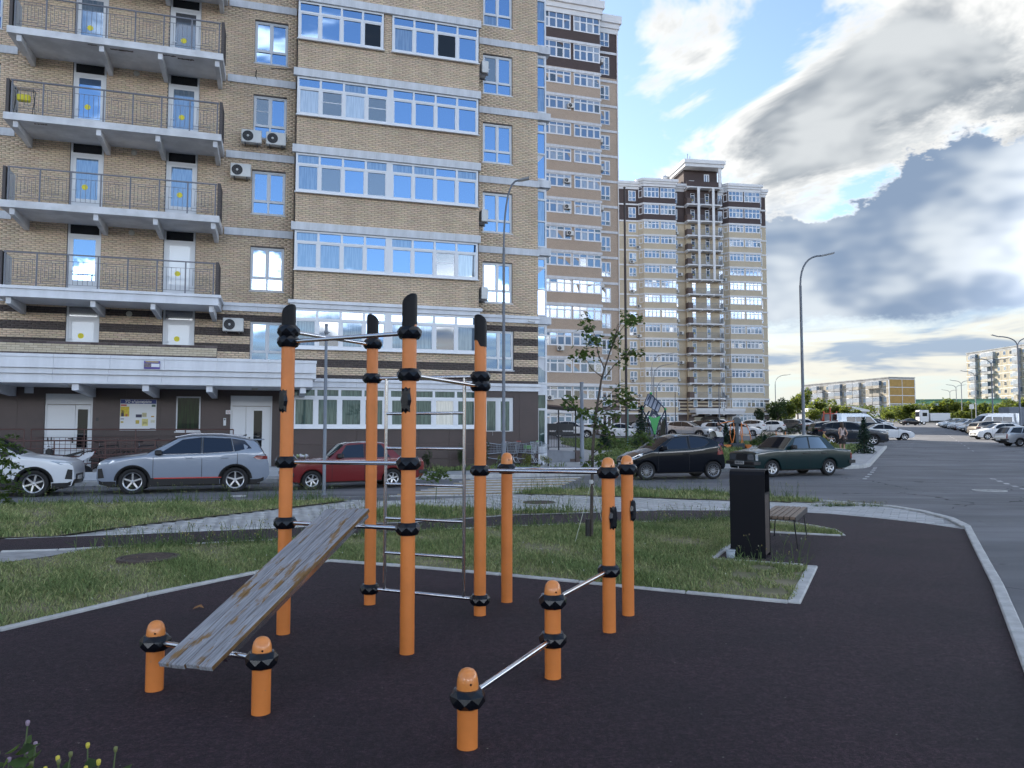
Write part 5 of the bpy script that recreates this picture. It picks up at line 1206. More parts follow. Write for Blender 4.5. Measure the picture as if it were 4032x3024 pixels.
CT = {
 'suv': dict(L=4.5, W=1.86, wb=2.66, fo=.91, r=.355, rr=.235, sill=.27, tum=.30, crown=.055,
   top=[(0, .66), (.02, .82), (.07, .93), (.22, 1.0), (.8, 1.075), (1.22, 1.13), (2.02, 1.57), (2.4, 1.635), (3.0, 1.64), (3.55, 1.60), (4.05, 1.50), (4.16, 1.44), (4.36, 1.10), (4.44, .98), (4.49, .8), (4.5, .58)],
   bot=[(0, .44), (.06, .27), (.35, .23), (4.2, .25), (4.42, .34), (4.5, .48)], belt=[(0, .85), (1.2, 1.03), (3.3, 1.10), (4.5, 1.16)],
   side=[[(1.56, 1.10), (2.16, 1.49), (2.64, 1.55), (2.64, 1.115)], [(2.71, 1.115), (2.71, 1.55), (3.42, 1.52), (3.50, 1.155)], [(3.47, 1.515), (3.80, 1.46), (3.99, 1.25), (3.55, 1.165)]],
   ws=(1.26, 2.0), rg=(4.18, 4.35), seams=[(1.42, .30, 1.03), (2.675, .32, 1.55), (3.62, .75, 1.14)], handles=[2.35, 3.28], hz=.98, spokes=5,
   head=[(.02, .82), (.10, .90), (.56, .955), (.30, .84)], tail=[(4.05, .98), (4.14, 1.04), (4.44, 1.02), (4.45, .93), (4.18, .92)]),
 'lada': dict(L=4.12, W=1.62, wb=2.42, fo=.70, r=.29, rr=.175, sill=.24, tum=.26, crown=.04,
   top=[(0, .50), (.015, .80), (.06, .86), (.25, .885), (1.18, .955), (1.62, 1.34), (1.80, 1.405), (2.5, 1.425), (2.86, 1.39), (3.0, 1.34), (3.36, .97), (3.90, .93), (4.04, .91), (4.10, .80), (4.12, .5)],
   bot=[(0, .34), (.05, .27), (.3, .24), (3.8, .25), (4.05, .33), (4.12, .40)], belt=[(0, .80), (1.2, .90), (3.3, .90), (4.12, .84)],
   side=[[(1.50, .95), (1.72, 1.30), (2.22, 1.335), (2.22, .945)], [(2.29, .945), (2.29, 1.335), (2.76, 1.32), (3.02, .95)]],
   ws=(1.21, 1.62), rg=(3.0, 3.34), seams=[(1.28, .28, .90), (2.255, .28, 1.34), (3.03, .50, .92)], handles=[2.08, 2.86], hz=.78, spokes=6,
   head=[(.012, .56), (.012, .76), (.10, .76), (.10, .56)], tail=[(4.02, .58), (4.02, .78), (4.11, .78), (4.11, .58)]),
 'city': dict(L=3.43, W=1.63, wb=2.34, fo=.62, r=.29, rr=.195, sill=.25, tum=.30, crown=.06,
   top=[(0, .46), (.03, .60), (.12, .74), (.40, .88), (.72, .965), (.85, 1.0), (1.40, 1.36), (1.75, 1.455), (2.2, 1.47), (2.7, 1.43), (3.05, 1.31), (3.15, 1.22), (3.30, .95), (3.38, .78), (3.43, .5)],
   bot=[(0, .34), (.05, .25), (.25, .22), (3.2, .25), (3.38, .32), (3.43, .40)], belt=[(0, .66), (.8, .90), (2.2, .96), (3.43, 1.10)],
   side=[[(1.12, .98), (1.56, 1.31), (2.03, 1.375), (2.06, .985)], [(2.15, .99), (2.13, 1.375), (2.45, 1.355), (2.74, 1.26), (2.80, 1.18), (2.66, 1.08), (2.40, 1.01)]],
   ws=(.88, 1.42), rg=(3.12, 3.28), seams=[(1.02, .30, .93), (2.10, .30, 1.38)], handles=[1.98], hz=.82, spokes=14,
   head=[(.05, .64), (.12, .72), (.50, .87), (.46, .76), (.22, .66)], tail=[(3.10, .78), (3.16, 1.12), (3.24, 1.10), (3.36, .80)]),
 'sedan': dict(L=4.45, W=1.75, wb=2.62, fo=.86, r=.315, rr=.21, sill=.24, tum=.34, crown=.055,
   top=[(0, .48), (.03, .62), (.12, .72), (.4, .83), (.95, .93), (1.12, .97), (1.92, 1.39), (2.3, 1.46), (2.8, 1.455), (3.2, 1.38), (3.82, 1.06), (4.2, 1.03), (4.35, .98), (4.43, .75), (4.45, .5)],
   bot=[(0, .36), (.06, .24), (.3, .2), (4.2, .24), (4.38, .32), (4.45, .42)], belt=[(0, .68), (1.1, .90), (3.3, .97), (4.45, 1.0)],
   side=[[(1.48, .96), (2.02, 1.30), (2.50, 1.37), (2.54, .975)], [(2.61, .98), (2.57, 1.37), (3.0, 1.34), (3.50, 1.08), (3.40, 1.0)]],
   ws=(1.16, 1.92), rg=(3.2, 3.78), seams=[(1.36, .28, .92), (2.575, .28, 1.36), (3.44, .55, 1.0)], handles=[2.3, 3.2], hz=.84, spokes=5,
   head=[(.04, .60), (.12, .70), (.62, .84), (.46, .70)], tail=[(4.02, .78), (4.0, .95), (4.40, .95), (4.43, .80)]),
 'hatch': dict(L=4.1, W=1.74, wb=2.58, fo=.84, r=.315, rr=.21, sill=.24, tum=.32, crown=.055,
   top=[(0, .48), (.03, .62), (.12, .74), (.4, .86), (.9, .97), (1.05, 1.0), (1.8, 1.42), (2.2, 1.50), (2.8, 1.50), (3.4, 1.45), (3.75, 1.36), (3.98, 1.02), (4.06, .8), (4.1, .5)],
   bot=[(0, .36), (.06, .24), (.3, .2), (3.9, .24), (4.05, .32), (4.1, .42)], belt=[(0, .70), (1.0, .93), (3.3, 1.0), (4.1, 1.05)],
   side=[[(1.38, .99), (1.92, 1.34), (2.38, 1.41), (2.40, 1.0)], [(2.47, 1.0), (2.45, 1.41), (3.15, 1.39), (3.40, 1.10), (3.3, 1.03)]],
   ws=(1.09, 1.8), rg=(3.78, 3.97), seams=[(1.26, .28, .95), (2.43, .28, 1.4), (3.38, .6, 1.0)], handles=[2.2, 3.1], hz=.86, spokes=6,
   head=[(.04, .62), (.12, .72), (.58, .86), (.42, .72)], tail=[(3.80, .82), (3.82, 1.08), (4.0, 1.06), (4.07, .84)]),
 'wagon': dict(L=4.10, W=1.62, wb=2.42, fo=.70, r=.29, rr=.165, sill=.25, tum=.24, crown=.04,
   top=[(0, .50), (.015, .80), (.06, .86), (.25, .885), (1.18, .955), (1.62, 1.34), (1.80, 1.405), (2.8, 1.43), (3.55, 1.41), (3.68, 1.36), (4.02, .90), (4.08, .80), (4.10, .5)],
   bot=[(0, .34), (.05, .27), (.3, .24), (3.8, .26), (4.0, .34), (4.10, .40)], belt=[(0, .80), (1.2, .90), (4.1, .88)],
   side=[[(1.50, .95), (1.72, 1.30), (2.22, 1.335), (2.22, .945)], [(2.29, .945), (2.29, 1.335), (2.80, 1.33), (2.98, .95)], [(3.06, .95), (2.88, 1.33), (3.50, 1.31), (3.80, .98)]],
   ws=(1.21, 1.62), rg=(3.69, 4.0), seams=[(1.28, .28, .90), (2.255, .28, 1.34), (3.03, .50, .92)], handles=[2.08, 2.86], hz=.78, spokes=0,
   head=[(.012, .56), (.012, .76), (.10, .76), (.10, .56)], tail=[(4.0, .55), (3.98, .88), (4.06, .88), (4.09, .55)]),
 'van': dict(L=5.6, W=2.0, wb=3.4, fo=1.0, r=.35, rr=.2, sill=.3, tum=.09, crown=.07,
   top=[(0, .65), (.03, .95), (.15, 1.10), (.75, 1.30), (1.5, 2.12), (1.85, 2.36), (2.4, 2.44), (5.3, 2.44), (5.52, 2.36), (5.58, 1.5), (5.6, .6)],
   bot=[(0, .42), (.06, .32), (.4, .28), (5.4, .32), (5.6, .45)], belt=[(0, 1.0), (.8, 1.25), (5.6, 1.3)],
   side=[[(1.0, 1.32), (1.58, 1.95), (2.1, 1.98), (2.1, 1.34)], [(2.3, 1.38), (2.3, 1.95), (3.3, 1.95), (3.3, 1.38)], [(3.4, 1.38), (3.4, 1.95), (4.4, 1.95), (4.4, 1.38)]],
   ws=(.8, 1.5), rg=(5.525, 5.575), seams=[(2.2, .4, 2.1), (3.35, .4, 2.1)], handles=[2.02, 2.4], hz=1.1, spokes=0,
   head=[(.02, .80), (.06, 1.02), (.45, 1.15), (.40, .92)], tail=[(5.5, .8), (5.5, 1.6), (5.59, 1.55), (5.6, .8)]),
}
def wheel_mesh(r, rr, spokes, rimm, steel=False):
    ty = MB(); w = .105
    ty.lathe([(rr+.01, -w*.85), (r*.93, -w), (r*.985, -w*.8), (r, -w*.5), (r, w*.5), (r*.985, w*.8), (r*.93, w), (rr+.01, w*.85)], 32, axis='y', close=True)
    rm = MB(); rm.lathe([(rr+.012, -w*.86), (rr-.012, -w*.80), (rr-.02, -w*.2)], 32, axis='y', cap=False)
    bk = MB(); bk.lathe([(0, -w*.25), (rr, -w*.2), (rr, w*.5)], 24, axis='y')
    if spokes:
        ww = .055 if spokes <= 6 else .022
        for k in range(spokes):
            a = 2*math.pi*k/spokes+.3; ca_, sa_ = math.cos(a), math.sin(a); V = []
            for (rad, wd, y) in ((.03, ww*.8, -w*.62), (rr-.005, ww*.62 if spokes > 6 else ww*.8, -w*.72)):
                for s in (-1, 1): V += [(rad*ca_-s*wd/2*sa_, y, rad*sa_+s*wd/2*ca_), (rad*ca_-s*wd/2*sa_, y+.03, rad*sa_+s*wd/2*ca_)]
            rm.add(V, [(0, 2, 6, 4), (0, 4, 5, 1), (2, 3, 7, 6), (4, 6, 7, 5)])
        rm.lathe([(0, -w*.72), (.035, -w*.7), (.045, -w*.5)], 14, axis='y')
    else:
        rm.lathe([(0, -w*.62), (.05, -w*.62), (.075, -w*.45), (rr*.62, -w*.40), (rr*.8, -w*.62), (rr-.015, -w*.66)], 28, axis='y')
    return ty.mesh('tyre', TYRE), rm.mesh('rim', rimm), bk.mesh('brake_disc', RIMD)
def make_car(kind, col, rimm=None, glassm=None, cladding=False, detail=True, spokes=None, steel=False, rim_edge=False, arch_black=False):
    c = CT[kind]; L, W = c['L'], c['W']; t = link('car', None)
    wx = (c['fo'], c['fo']+c['wb']); ra = c['r']+.055; zc_ = c['r']
    topf = lambda x: itp(c['top'], x); beltf = lambda x: itp(c['belt'], x)
    boxy = kind in ('lada', 'wagon')
    def botf(x):
        b = itp(c['bot'], x)
        for w in wx:
            if abs(x-w) < ra: b = max(b, zc_+math.sqrt(ra*ra-(x-w)**2)*.97)
        return b
    def plan(x):
        f = max(0, 1-x/(.75 if not boxy else .2)); g = max(0, 1-(L-x)/(.7 if not boxy else .2)); k = .20 if not boxy else .06
        return 1-k*f**2.2-(.16 if not boxy else .06)*g**2.2
    def hw(x, z):
        b = beltf(x); w = W/2*plan(x)
        if z > b: w -= c['tum']*(z-b)
        else: f = (b-z)/max(.1, b-.2); w -= W/2*(.055*f*f)-.012*math.sin(min(1, f)*math.pi)
        return max(w, .25)
    xs = set(np.linspace(0, L, 46 if detail else 26).tolist()) | {p[0] for p in c['top']} | {p[0] for p in c['bot']}
    for w in wx: xs |= {w+ra*s*f for s in (-1, 1) for f in (1.0, .995, .97, .9, .78, .6, .4, .2, 0)}
    xs = sorted(round(x, 3) for x in xs if 0 <= x <= L); xs = [x for i, x in enumerate(xs) if i == 0 or x-xs[i-1] > .006]
    nb_, na = 6, 4; V, F = [], []; fr = [-1, -.93, -.75, -.4, 0, .4, .75, .93, 1]
    ring = 2*(nb_+na)+len(fr)
    for x in xs:
        tp, bt = topf(x), botf(x); bt = min(bt, tp-.02); cr = min(c['crown'], .35*(tp-bt)); ze = tp-cr; bb = min(beltf(x), ze)
        if bb < bt: bb = bt
        zs = [bt+(bb-bt)*j/nb_ for j in range(nb_+1)]+[bb+(ze-bb)*j/na for j in range(1, na+1)]
        col_ = [(x, -hw(x, z), z) for z in zs]; e = hw(x, ze)
        V += col_[:-1]+[(x, f*e, tp-cr*abs(f)**2.6) for f in fr]+[(x, -y, z) for (x, y, z) in col_[:-1]][::-1]
    for i in range(len(xs)-1):
        for j in range(ring-1): a = i*ring+j; F.append((a, a+ring, a+ring+1, a+1))
    F.append(tuple(range(ring))); F.append(tuple(range((len(xs)-1)*ring, len(xs)*ring))[::-1])
    m = MB(); m.add([(x-L/2, y, z) for x, y, z in V], F, 0, True); body = m.build('body', col, t); autosmooth(body, 40 if not boxy else 28)
    body['paint'] = 1
    # undertray
    MB().box(-L/2+.25, L/2-.25, -W/2+.24, W/2-.24, .19, .62).build('underbody', TRIM, t)
    gl = glassm or CARGL
    def flank(poly, off, s): return [(x-L/2, s*(hw(x, z)+off), z) for x, z in poly]
    def dens(poly, k=4): return [(poly[i][0]+(poly[(i+1) % len(poly)][0]-poly[i][0])*j/k, poly[i][1]+(poly[(i+1) % len(poly)][1]-poly[i][1])*j/k) for i in range(len(poly)) for j in range(k)]
    for poly in c['side']:
        cx = sum(p[0] for p in poly)/len(poly); cz = sum(p[1] for p in poly)/len(poly)
        for s in (-1, 1):
            w = MB(); big = [(cx+(x-cx)*1.06+.0, cz+(z-cz)*1.07) for x, z in poly]
            n = len(poly); a = flank(big, .003, s); b = flank(poly, .005, s)
            w.add(a+b, [(i, (i+1) % n, n+(i+1) % n, n+i) for i in range(n)]); fo_ = w.build('window_surround', TRIM, t)
            MB().add(b, [tuple(range(n)) if s < 0 else tuple(range(n))[::-1]]).build('window', gl, t)
    def over(x0, x1, f0, f1, off, nme, mat, nx=6, ny=6):
        V = []; 
        for i in range(nx+1):
            x = x0+(x1-x0)*i/nx; tp, bt = topf(x), botf(x); cr = min(c['crown'], .35*(tp-bt)); e = hw(x, tp-cr); d = (topf(x+.02)-topf(x-.02))/.04; nn = math.hypot(d, 1)
            for j in range(ny+1):
                f = f0+(f1-f0)*j/ny; V.append((x-L/2-d/nn*off, f*e, tp-cr*abs(f)**2.6+off/nn))
        return MB().add(V, [(i*(ny+1)+j, (i+1)*(ny+1)+j, (i+1)*(ny+1)+j+1, i*(ny+1)+j+1) for i in range(nx) for j in range(ny)], 0, True).build(nme, mat, t)
    over(c['ws'][0], c['ws'][1], -.92, .92, .007, 'windscreen', CARGL if glassm is None else CARGL); over(c['rg'][0], c['rg'][1], -.88, .88, .007, 'rear_window', gl, 4)
    for s in (-1, 1):
        for nme, key, mat in (('headlight', 'head', HEADL), ('tail_light', 'tail', REDL)):
            p = flank(dens(c[key], 3), .006, s); MB().add(p, [tuple(range(len(p))) if s < 0 else tuple(range(len(p)))[::-1]]).build(nme, mat, t)
        if boxy:
            MB().box(-L/2-.012, -L/2+.02, s*.30 if s > 0 else -.70, .70 if s > 0 else -.30, .57, .76).build('headlight', HEADD, t)  # lamp glass coloured darker to stand for shade on the car front
        if detail:
            for (x, z0, z1) in c['seams']:
                q = [(x, z0+(z1-z0)*k/6) for k in range(7)]; a = [(u-.006-L/2, s*(hw(u, z)+.003), z) for u, z in q]; b = [(u+.006-L/2, s*(hw(u, z)+.003), z) for u, z in q]
                MB().add(a+b, [(k, k+1, 8+k, 7+k) for k in range(6)]).build('door_seam', SEAM, t)
            for x in c['handles']:
                y = s*(hw(x, c['hz'])+.012); MB().bevbox(x-L/2-.10, x-L/2+.10, y-.014, y+.014, c['hz']-.018, c['hz']+.018, .006).build('door_handle', TRIM if boxy or arch_black else col, t)
            xm = c['ws'][0]+.30; zm = beltf(xm)+.10; y = s*(hw(xm, zm)+.13)
            mm = MB().bevbox(xm-L/2-.09, xm-L/2+.09, y-.10, y+.09, zm-.07, zm+.07, .03).build('mirror', TRIM if boxy or cladding else col, t); MB().box(xm-L/2-.02, xm-L/2+.03, min(y, y-s*.16), max(y, y-s*.16), zm-.06, zm-.03).build('mirror_arm', TRIM, mm)
        # wheel arch lips
        for w in wx:
            a = MB(); n = 20; V = []
            for k in range(n+1):
                th = math.pi*(.02+.96*k/n); 
                for (q, o_) in ((ra*.965, .006), (ra+(.055 if cladding else .02), .010), (ra*.965, -.05)):
                    x = w+q*math.cos(th); z = zc_+q*math.sin(th)*.97; V.append((x-L/2, s*(hw(x, z)+o_), z))
            a.add(V, [(k*3, k*3+3, k*3+4, k*3+1) for k in range(n)]+[(k*3+2, k*3+5, k*3+3, k*3) for k in range(n)], 0, True).build('arch_trim', TRIM if cladding else col, t)['paint'] = 0 if cladding else 1
        if cladding:
            for (xa, xb) in ((.05, wx[0]-ra-.005), (wx[1]+ra+.005, L-.06)):
                q = np.linspace(xa, xb, 6); a = [(x-L/2, s*(hw(x, .36)+.006), max(botf(x)+.10, .36)) for x in q]; b = [(x-L/2, s*(hw(x, .25)+.008), botf(x)+.0) for x in q]
                MB().add(a+b, [(k, k+1, 7+k, 6+k) for k in range(5)]).build('bumper_trim', TRIM, t)
            p = flank(dens([(.035, .44), (.03, .70), (.14, .72), (.20, .46)], 3), .007, s); MB().add(p, [tuple(range(len(p))) if s < 0 else tuple(range(len(p)))[::-1]]).build('air_intake', TRIM, t)
            q = np.linspace(wx[0]+ra+.01, wx[1]-ra-.01, 10); a = [(x-L/2, s*(hw(x, .42)+.008), .44) for x in q]; b = [(x-L/2, s*(hw(x, .25)+.012), .24) for x in q]
            MB().add(a+b, [(k, k+1, 11+k, 10+k) for k in range(9)]).build('sill_trim', TRIM, t)
    # bumpers, grille, plates
    if boxy:
        for (x0, x1) in ((-L/2-.10, -L/2+.02), (L/2-.02, L/2+.10)):
            MB().bevbox(x0, x1, -W/2+.0, W/2-.0, .41, .53, .02).build('bumper', TRIM, t)
            for s in (-1, 1): MB().bevbox(min(x0, x1) if x0 < 0 else x0-.16, x1+.16 if x0 < 0 else x1, s*W/2-.03, s*W/2+.015, .415, .525, .01).build('bumper_corner', TRIM, t)
        MB().box(-L/2-.02, -L/2+.03, -.34, .34, .57, .78).build('grille', TRIM, t)
    else:
        MB().box(-L/2-.004, -L/2+.05, -.50, .50, .44, .58).build('grille', TRIM, t)
    MB().box(-L/2-(.115 if boxy else .02), -L/2-(.10 if boxy else .004), -.26, .26, .42, .53).build('number_plate', PLATE, t); MB().box(L/2+(.10 if boxy else .004), L/2+(.115 if boxy else .02), -.26, .26, .42 if boxy else .60, .53 if boxy else .71).build('number_plate', PLATE, t)
    ty, rm, bk = wheel_mesh(c['r'], c['rr'], c['spokes'] if spokes is None else spokes, rimm or RIM)
    for w in wx:
        for s in (-1, 1):
            o = link('wheel', ty, t, (w-L/2, s*(W/2-.125), c['r']), 0 if s < 0 else math.pi); link('rim', rm, o); link('brake_disc', bk, o)
            if steel and not (w == wx[0]): pass
    return t
def place(o, front, rear, kind, near=-1, z=None):
    """set the car down from the contact points of its near-side wheels"""
    f = Vector(front); r = Vector(rear); d = (r-f).normalized(); c = CT[kind]
    mid = f+d*(c['wb']/2); n = Vector((-d.y, d.x))*(-near); ctr = mid+n*(c['W']/2-.12)
    xoff = c['L']/2-(c['fo']+c['wb']/2); ctr = ctr+d*xoff
    zz = terr(ctr.y); 
    if ctr.y > 24: pitch = math.atan(.022*d.y)
    else: pitch = 0
    o.location = (ctr.x, ctr.y, zz); o.rotation_euler = (0, -pitch, math.atan2(d.y, d.x)); return o
# 1 white crossover at the left edge, facing right
o = make_car('suv', WHITE_C, cladding=True, spokes=6); place(o, (-12.62, 20.45), (-15.1, 19.6), 'suv', near=1); o.name = 'parked_crossover'; tag(o, 'white crossover cut by the left edge, front wheel behind the shrub', 'car', 'cars parked along the tower')
# 2 grey crossover
o = make_car('suv', GREYC, rimm=RIM, glassm=CARGL2, cladding=True); place(o, (-10.47, 21.37), (-7.92, 22.25), 'suv'); o.name = 'parked_crossover'; tag(o, 'blue-grey crossover with red sill line, parked before the entrance', 'car', 'cars parked along the tower')
c = CT['suv']; L = c['L']
for s in (-1, 1):
    MB().box(1.45-L/2, 3.2-L/2, s*.915-.006, s*.915+.006, .415, .445).build('sill_stripe', M('stripe_red', (.45, .03, .02), .4), o)
    MB().path([(1.95-L/2, s*.66, 1.565), (2.4-L/2, s*.65, 1.655), (3.2-L/2, s*.65, 1.655), (3.85-L/2, s*.64, 1.58)], .018, 8).build('roof_rail', CHROME, o)
    MB().path([(1.55-L/2, s*.945, 1.085), (2.6-L/2, s*.945, 1.10), (3.55-L/2, s*.925, 1.15)], .009, 6).build('belt_chrome', CHROME, o)
MB().bevbox(4.0-L/2, 4.36-L/2, -.60, .60, 1.475, 1.51, .012).build('spoiler', GREYC, o)
MB().prism([(3.7-L/2, 1.60), (3.86-L/2, 1.59), (3.86-L/2, 1.655)], -.01, .01, 'y').build('antenna_fin', TRIM, o)
# 3 dark red saloon
o = make_car('lada', REDC, rimm=RIM, glassm=CARGL2, spokes=6); place(o, (-5.94, 22.95), (-3.70, 23.87), 'lada'); o.name = 'parked_saloon'; tag(o, 'old dark red boxy saloon behind the workout station, rubbish on its bonnet', 'car', 'cars parked along the tower')
rj = random.Random(2)
jk = thing('rubbish_heap', 'small heap of white and green rubbish on the red saloon bonnet', 'rubbish', o.location+Vector((-1.55, -.42, .93)), 0)
for k in range(12):
    MB().lathe([(0, -.05), (.035, -.05), (.04, 0), (.035, .06), (.012, .075), (0, .08)], 8).build('bottle' if k % 2 else 'bag', M(('rub_a', 'rub_b', 'rub_c')[k % 3], ((.5, .52, .5), (.3, .38, .2), (.55, .55, .6))[k % 3], .3), jk, (rj.uniform(-.2, .28), rj.uniform(-.2, .25), .04)).rotation_euler = (rj.uniform(0, 3), rj.uniform(0, 3), 0)
# 4 black city hatchback
o = make_car('city', BLACKC, rimm=M('rim_graphite', (.22, .23, .25), .35, .8), glassm=CARGL2); place(o, (4.64, 26.59), (6.93, 27.0), 'city'); o.name = 'parked_hatchback'; o.scale = (1.04, 1.04, 1.07); tag(o, 'small black three-door hatchback behind the young tree', 'car', 'cars along the street')
MB().path([(.05, .25, 1.46), (-.18, .25, 1.60)], .006, 6).build('antenna', TRIM, o)
# 5 bottle green saloon
o = make_car('lada', GRNC, rimm=RIM, glassm=CARGL2, spokes=6); place(o, (9.36, 27.88), (11.66, 28.63), 'lada'); o.name = 'parked_saloon'; o.scale = (1.03, 1.03, 1.06); tag(o, 'old bottle green boxy saloon with star wheels behind the litter bin', 'car', 'cars along the street')
put_text(o, 'М851КЕ 93', .088, M('print_black', (.02, .02, .02), .6), (-4.12/2-.117, 0, .475), R(-90), .001)
for s in (-1, 1): MB().tube((-.62, s*.5, .985), (-.30, s*.1, 1.20) if False else (-.78, s*.05, .99), .008, n=6).build('wiper', TRIM, o)
# ---- rows of parked cars
PROTO = {}
def parked(kind, col, x, y, rz, label, group, cat='car', name='parked_car', s=1.0, rz_t=0.0):
    if kind not in PROTO:
        PROTO[kind] = make_car(kind, col, detail=(kind in ('suv', 'sedan', 'hatch')), cladding=(kind == 'suv')); o = PROTO[kind]
    else: o = copy_tree(PROTO[kind])
    o.name = name
    o.location = (x, y, terr(y)); o.rotation_euler = (0, -math.atan(.022*math.sin(rz)) if y > 24 else 0, rz); o.scale = (s, s, s)
    for ch in o.children:
        if ch.get('paint') == 1:
            ch.material_slots[0].link = 'OBJECT'; ch.material_slots[0].material = col
    return tag(o, label, cat, group)
gr, gl_, gc = 'cars in the right-hand row', 'cars in the left-hand row', 'cars in the courtyard lot'
nose_l = R(-28+10); RR = R(28)   # right row: noses towards the road (left)
rowR = [('wagon', SILV, 37.0, 55.2, R(180-3), 'old silver estate car nearest in the right-hand row, rear to the road'), ('hatch', WHITE_C, 44.2, 70.4, R(-3), 'white hatchback next to the old estate, nose to the road'), ('suv', BROWNC, 47.9, 76.6, R(178), 'grey-brown crossover beyond the white hatchback'),
        ('van', SILV, 56.5, 90.5, R(-2), 'silver minibus with side windows in the right-hand row'), ('hatch', SILV, 52.0, 82.8, R(-3), 'silver car with its nose out beside the minibus'), ('sedan', DGREY, 54.2, 87.6, R(-2), 'dark grey saloon beyond the minibus'), ('sedan', BLACKC, 57.4, 94.2, R(-2), 'black saloon, sixth along the right-hand row'),
        ('sedan', SILV, 60.2, 99.8, R(-2), 'silver saloon beyond the black one on the right'), ('hatch', WINE, 62.9, 105.2, R(-2), 'wine red car far along the right-hand row'), ('suv', WHITE_C, 65.6, 111.0, R(-2), 'white crossover far along the right-hand row'), ('hatch', WHITE_C, 68.4, 116.8, R(-2), 'white hatchback near the end of the right-hand row'),
        ('suv', BLUEG, 71.2, 122.5, R(-2), 'blue-grey car near the end of the right-hand row'), ('sedan', SILV, 74.0, 128.5, R(-2), 'silver saloon near the end of the right-hand row'), ('suv', WHITE_C, 77.0, 134.5, R(-2), 'white crossover second from the end of the right-hand row'), ('sedan', WHITE_C, 80.0, 140.5, R(-2), 'last white saloon of the right-hand row'), ('hatch', BROWNC, 37.9, 52.6, R(179), 'brown car cut by the right edge behind the estate')]
for k, c_, x, y, rz, lb in rowR: parked(k, c_, x, y, rz, lb, gr)
rowL = [('suv', NAVY, 25.6, 57.9, R(152), 'navy blue crossover seen from behind, beside the small spruce'), ('sedan', WHITE_C, 33.4, 69.0, R(170), 'white saloon tail beyond the navy crossover'), ('suv', BLACKC, 30.0, 71.8, R(176), 'large black off-roader behind the navy crossover'), ('hatch', DGREY, 37.6, 80.0, R(172), 'dark hatchback tail along the left-hand row'),
        ('van', BLUEG, 43.0, 96.0, R(178), 'pale blue delivery van over the left-hand row'), ('suv', NAVY, 46.6, 99.5, R(176), 'dark blue car tail beyond the delivery van'), ('hatch', WHITE_C, 53.0, 112.5, R(175), 'white hatchback tail far along the left-hand row'), ('suv', SILV, 59.0, 124.5, R(175), 'silver car near the end of the left-hand row'), ('hatch', WHITE_C, 64.8, 136.0, R(175), 'last white car of the left-hand row')]
for k, c_, x, y, rz, lb in rowL: parked(k, c_, x, y, rz, lb, gl_, s=1.07 if c_ is NAVY and y < 60 else 1.0)
rowC = [('sedan', WHITE_C, 19.0, 92.0, R(155), 'white saloon behind the silver crossover'), ('hatch', DGREY, 16.2, 95.0, R(155), 'dark hatchback far behind the silver crossover'), ('suv', WHITE_C, 28.6, 104.0, R(155), 'white crossover deep in the courtyard lot'), ('hatch', SILV, 31.8, 109.0, R(155), 'silver hatchback deep in the courtyard lot'), ('sedan', BLACKC, 35.6, 114.0, R(155), 'black saloon deep in the courtyard lot'), ('suv', SILV, 47.6, 124.0, R(160), 'silver crossover far behind the tall lamp post'), ('hatch', WHITE_C, 24.2, 98.0, R(155), 'white hatchback behind the roof box'), ('sedan', WHITE_C, 40.4, 121.0, R(160), 'white saloon before the third tower end'),
        ('suv', SILV, 17.2, 75.2, R(180+60-90), 'silver crossover side-on behind the black hatchback'), ('hatch', WHITE_C, 21.6, 80.0, R(155), 'white hatchback right of the silver crossover'), ('suv', BLACKC, 22.2, 86.5, R(155), 'dark crossover carrying the roof box'), ('sedan', WHITE_C, 24.6, 83.0, R(155), 'white saloon nose behind the orange cross-trainer'),
        ('sedan', WHITE_C, 26.2, 89.0, R(155), 'farther white saloon behind the cross-trainer in the courtyard lot'), ('suv', WHITE_C, 29.2, 95.5, R(-25), 'white crossover seen from behind in the courtyard lot'), ('hatch', WHITE_C, 33.2, 99.5, R(-25), 'small white hatchback right of the white crossover'), ('suv', DGREY, 37.0, 104.0, R(-30), 'dark grey off-roader in the courtyard lot'),
        ('suv', WHITE_C, 43.0, 112.0, R(160), 'white crossover left of the tall lamp post'), ('hatch', BLUEG, 44.0, 104.0, R(150), 'blue-grey hatchback just left of the tall lamp post'), ('sedan', BLACKC, 39.6, 97.5, R(150), 'black saloon low behind the courtyard shrubs'), ('sedan', WHITE_C, 50.5, 118.0, R(160), 'white saloon behind the tall lamp post'), ('sedan', SILV, 56.0, 128.0, R(165), 'silver saloon before the shop pavilion'),
        ('suv', WHITE_C, 5.9, 75.0, R(187-10), 'white crossover behind the entrance fence'), ('sedan', WHITE_C, 10.6, 73.8, R(180+2), 'white saloon left of the green playhouse'), ('hatch', BLUEG, 14.6, 82.0, R(165), 'pale blue hatchback right beside the green playhouse')]
for k, c_, x, y, rz, lb in rowC: parked(k, c_, x, y, rz, lb, gc)
parked('sedan', BLACKC, 85.3, 164.6, R(185), 'black saloon crossing the far end of the road', 'cars on the far street')
rx = thing('roof_box', 'black roof box on the dark crossover in the courtyard lot', 'roof box', (22.3, 86.6, terr(86.5)+1.66), R(155))
rbm = MB(); prof_ = [(0, .02), (.05, .22), (.3, .34), (1.0, .38), (1.7, .33), (2.0, .2), (2.1, .02)]
rbm.prism([(x-1.05, z) for x, z in prof_], -.4, .4, 'y').build('shell', TRIM, rx)
MB().box(-.7, -.6, -.5, .5, -.04, .018).box(.6, .7, -.5, .5, -.04, .018).build('cross_bars', TRIM, rx)
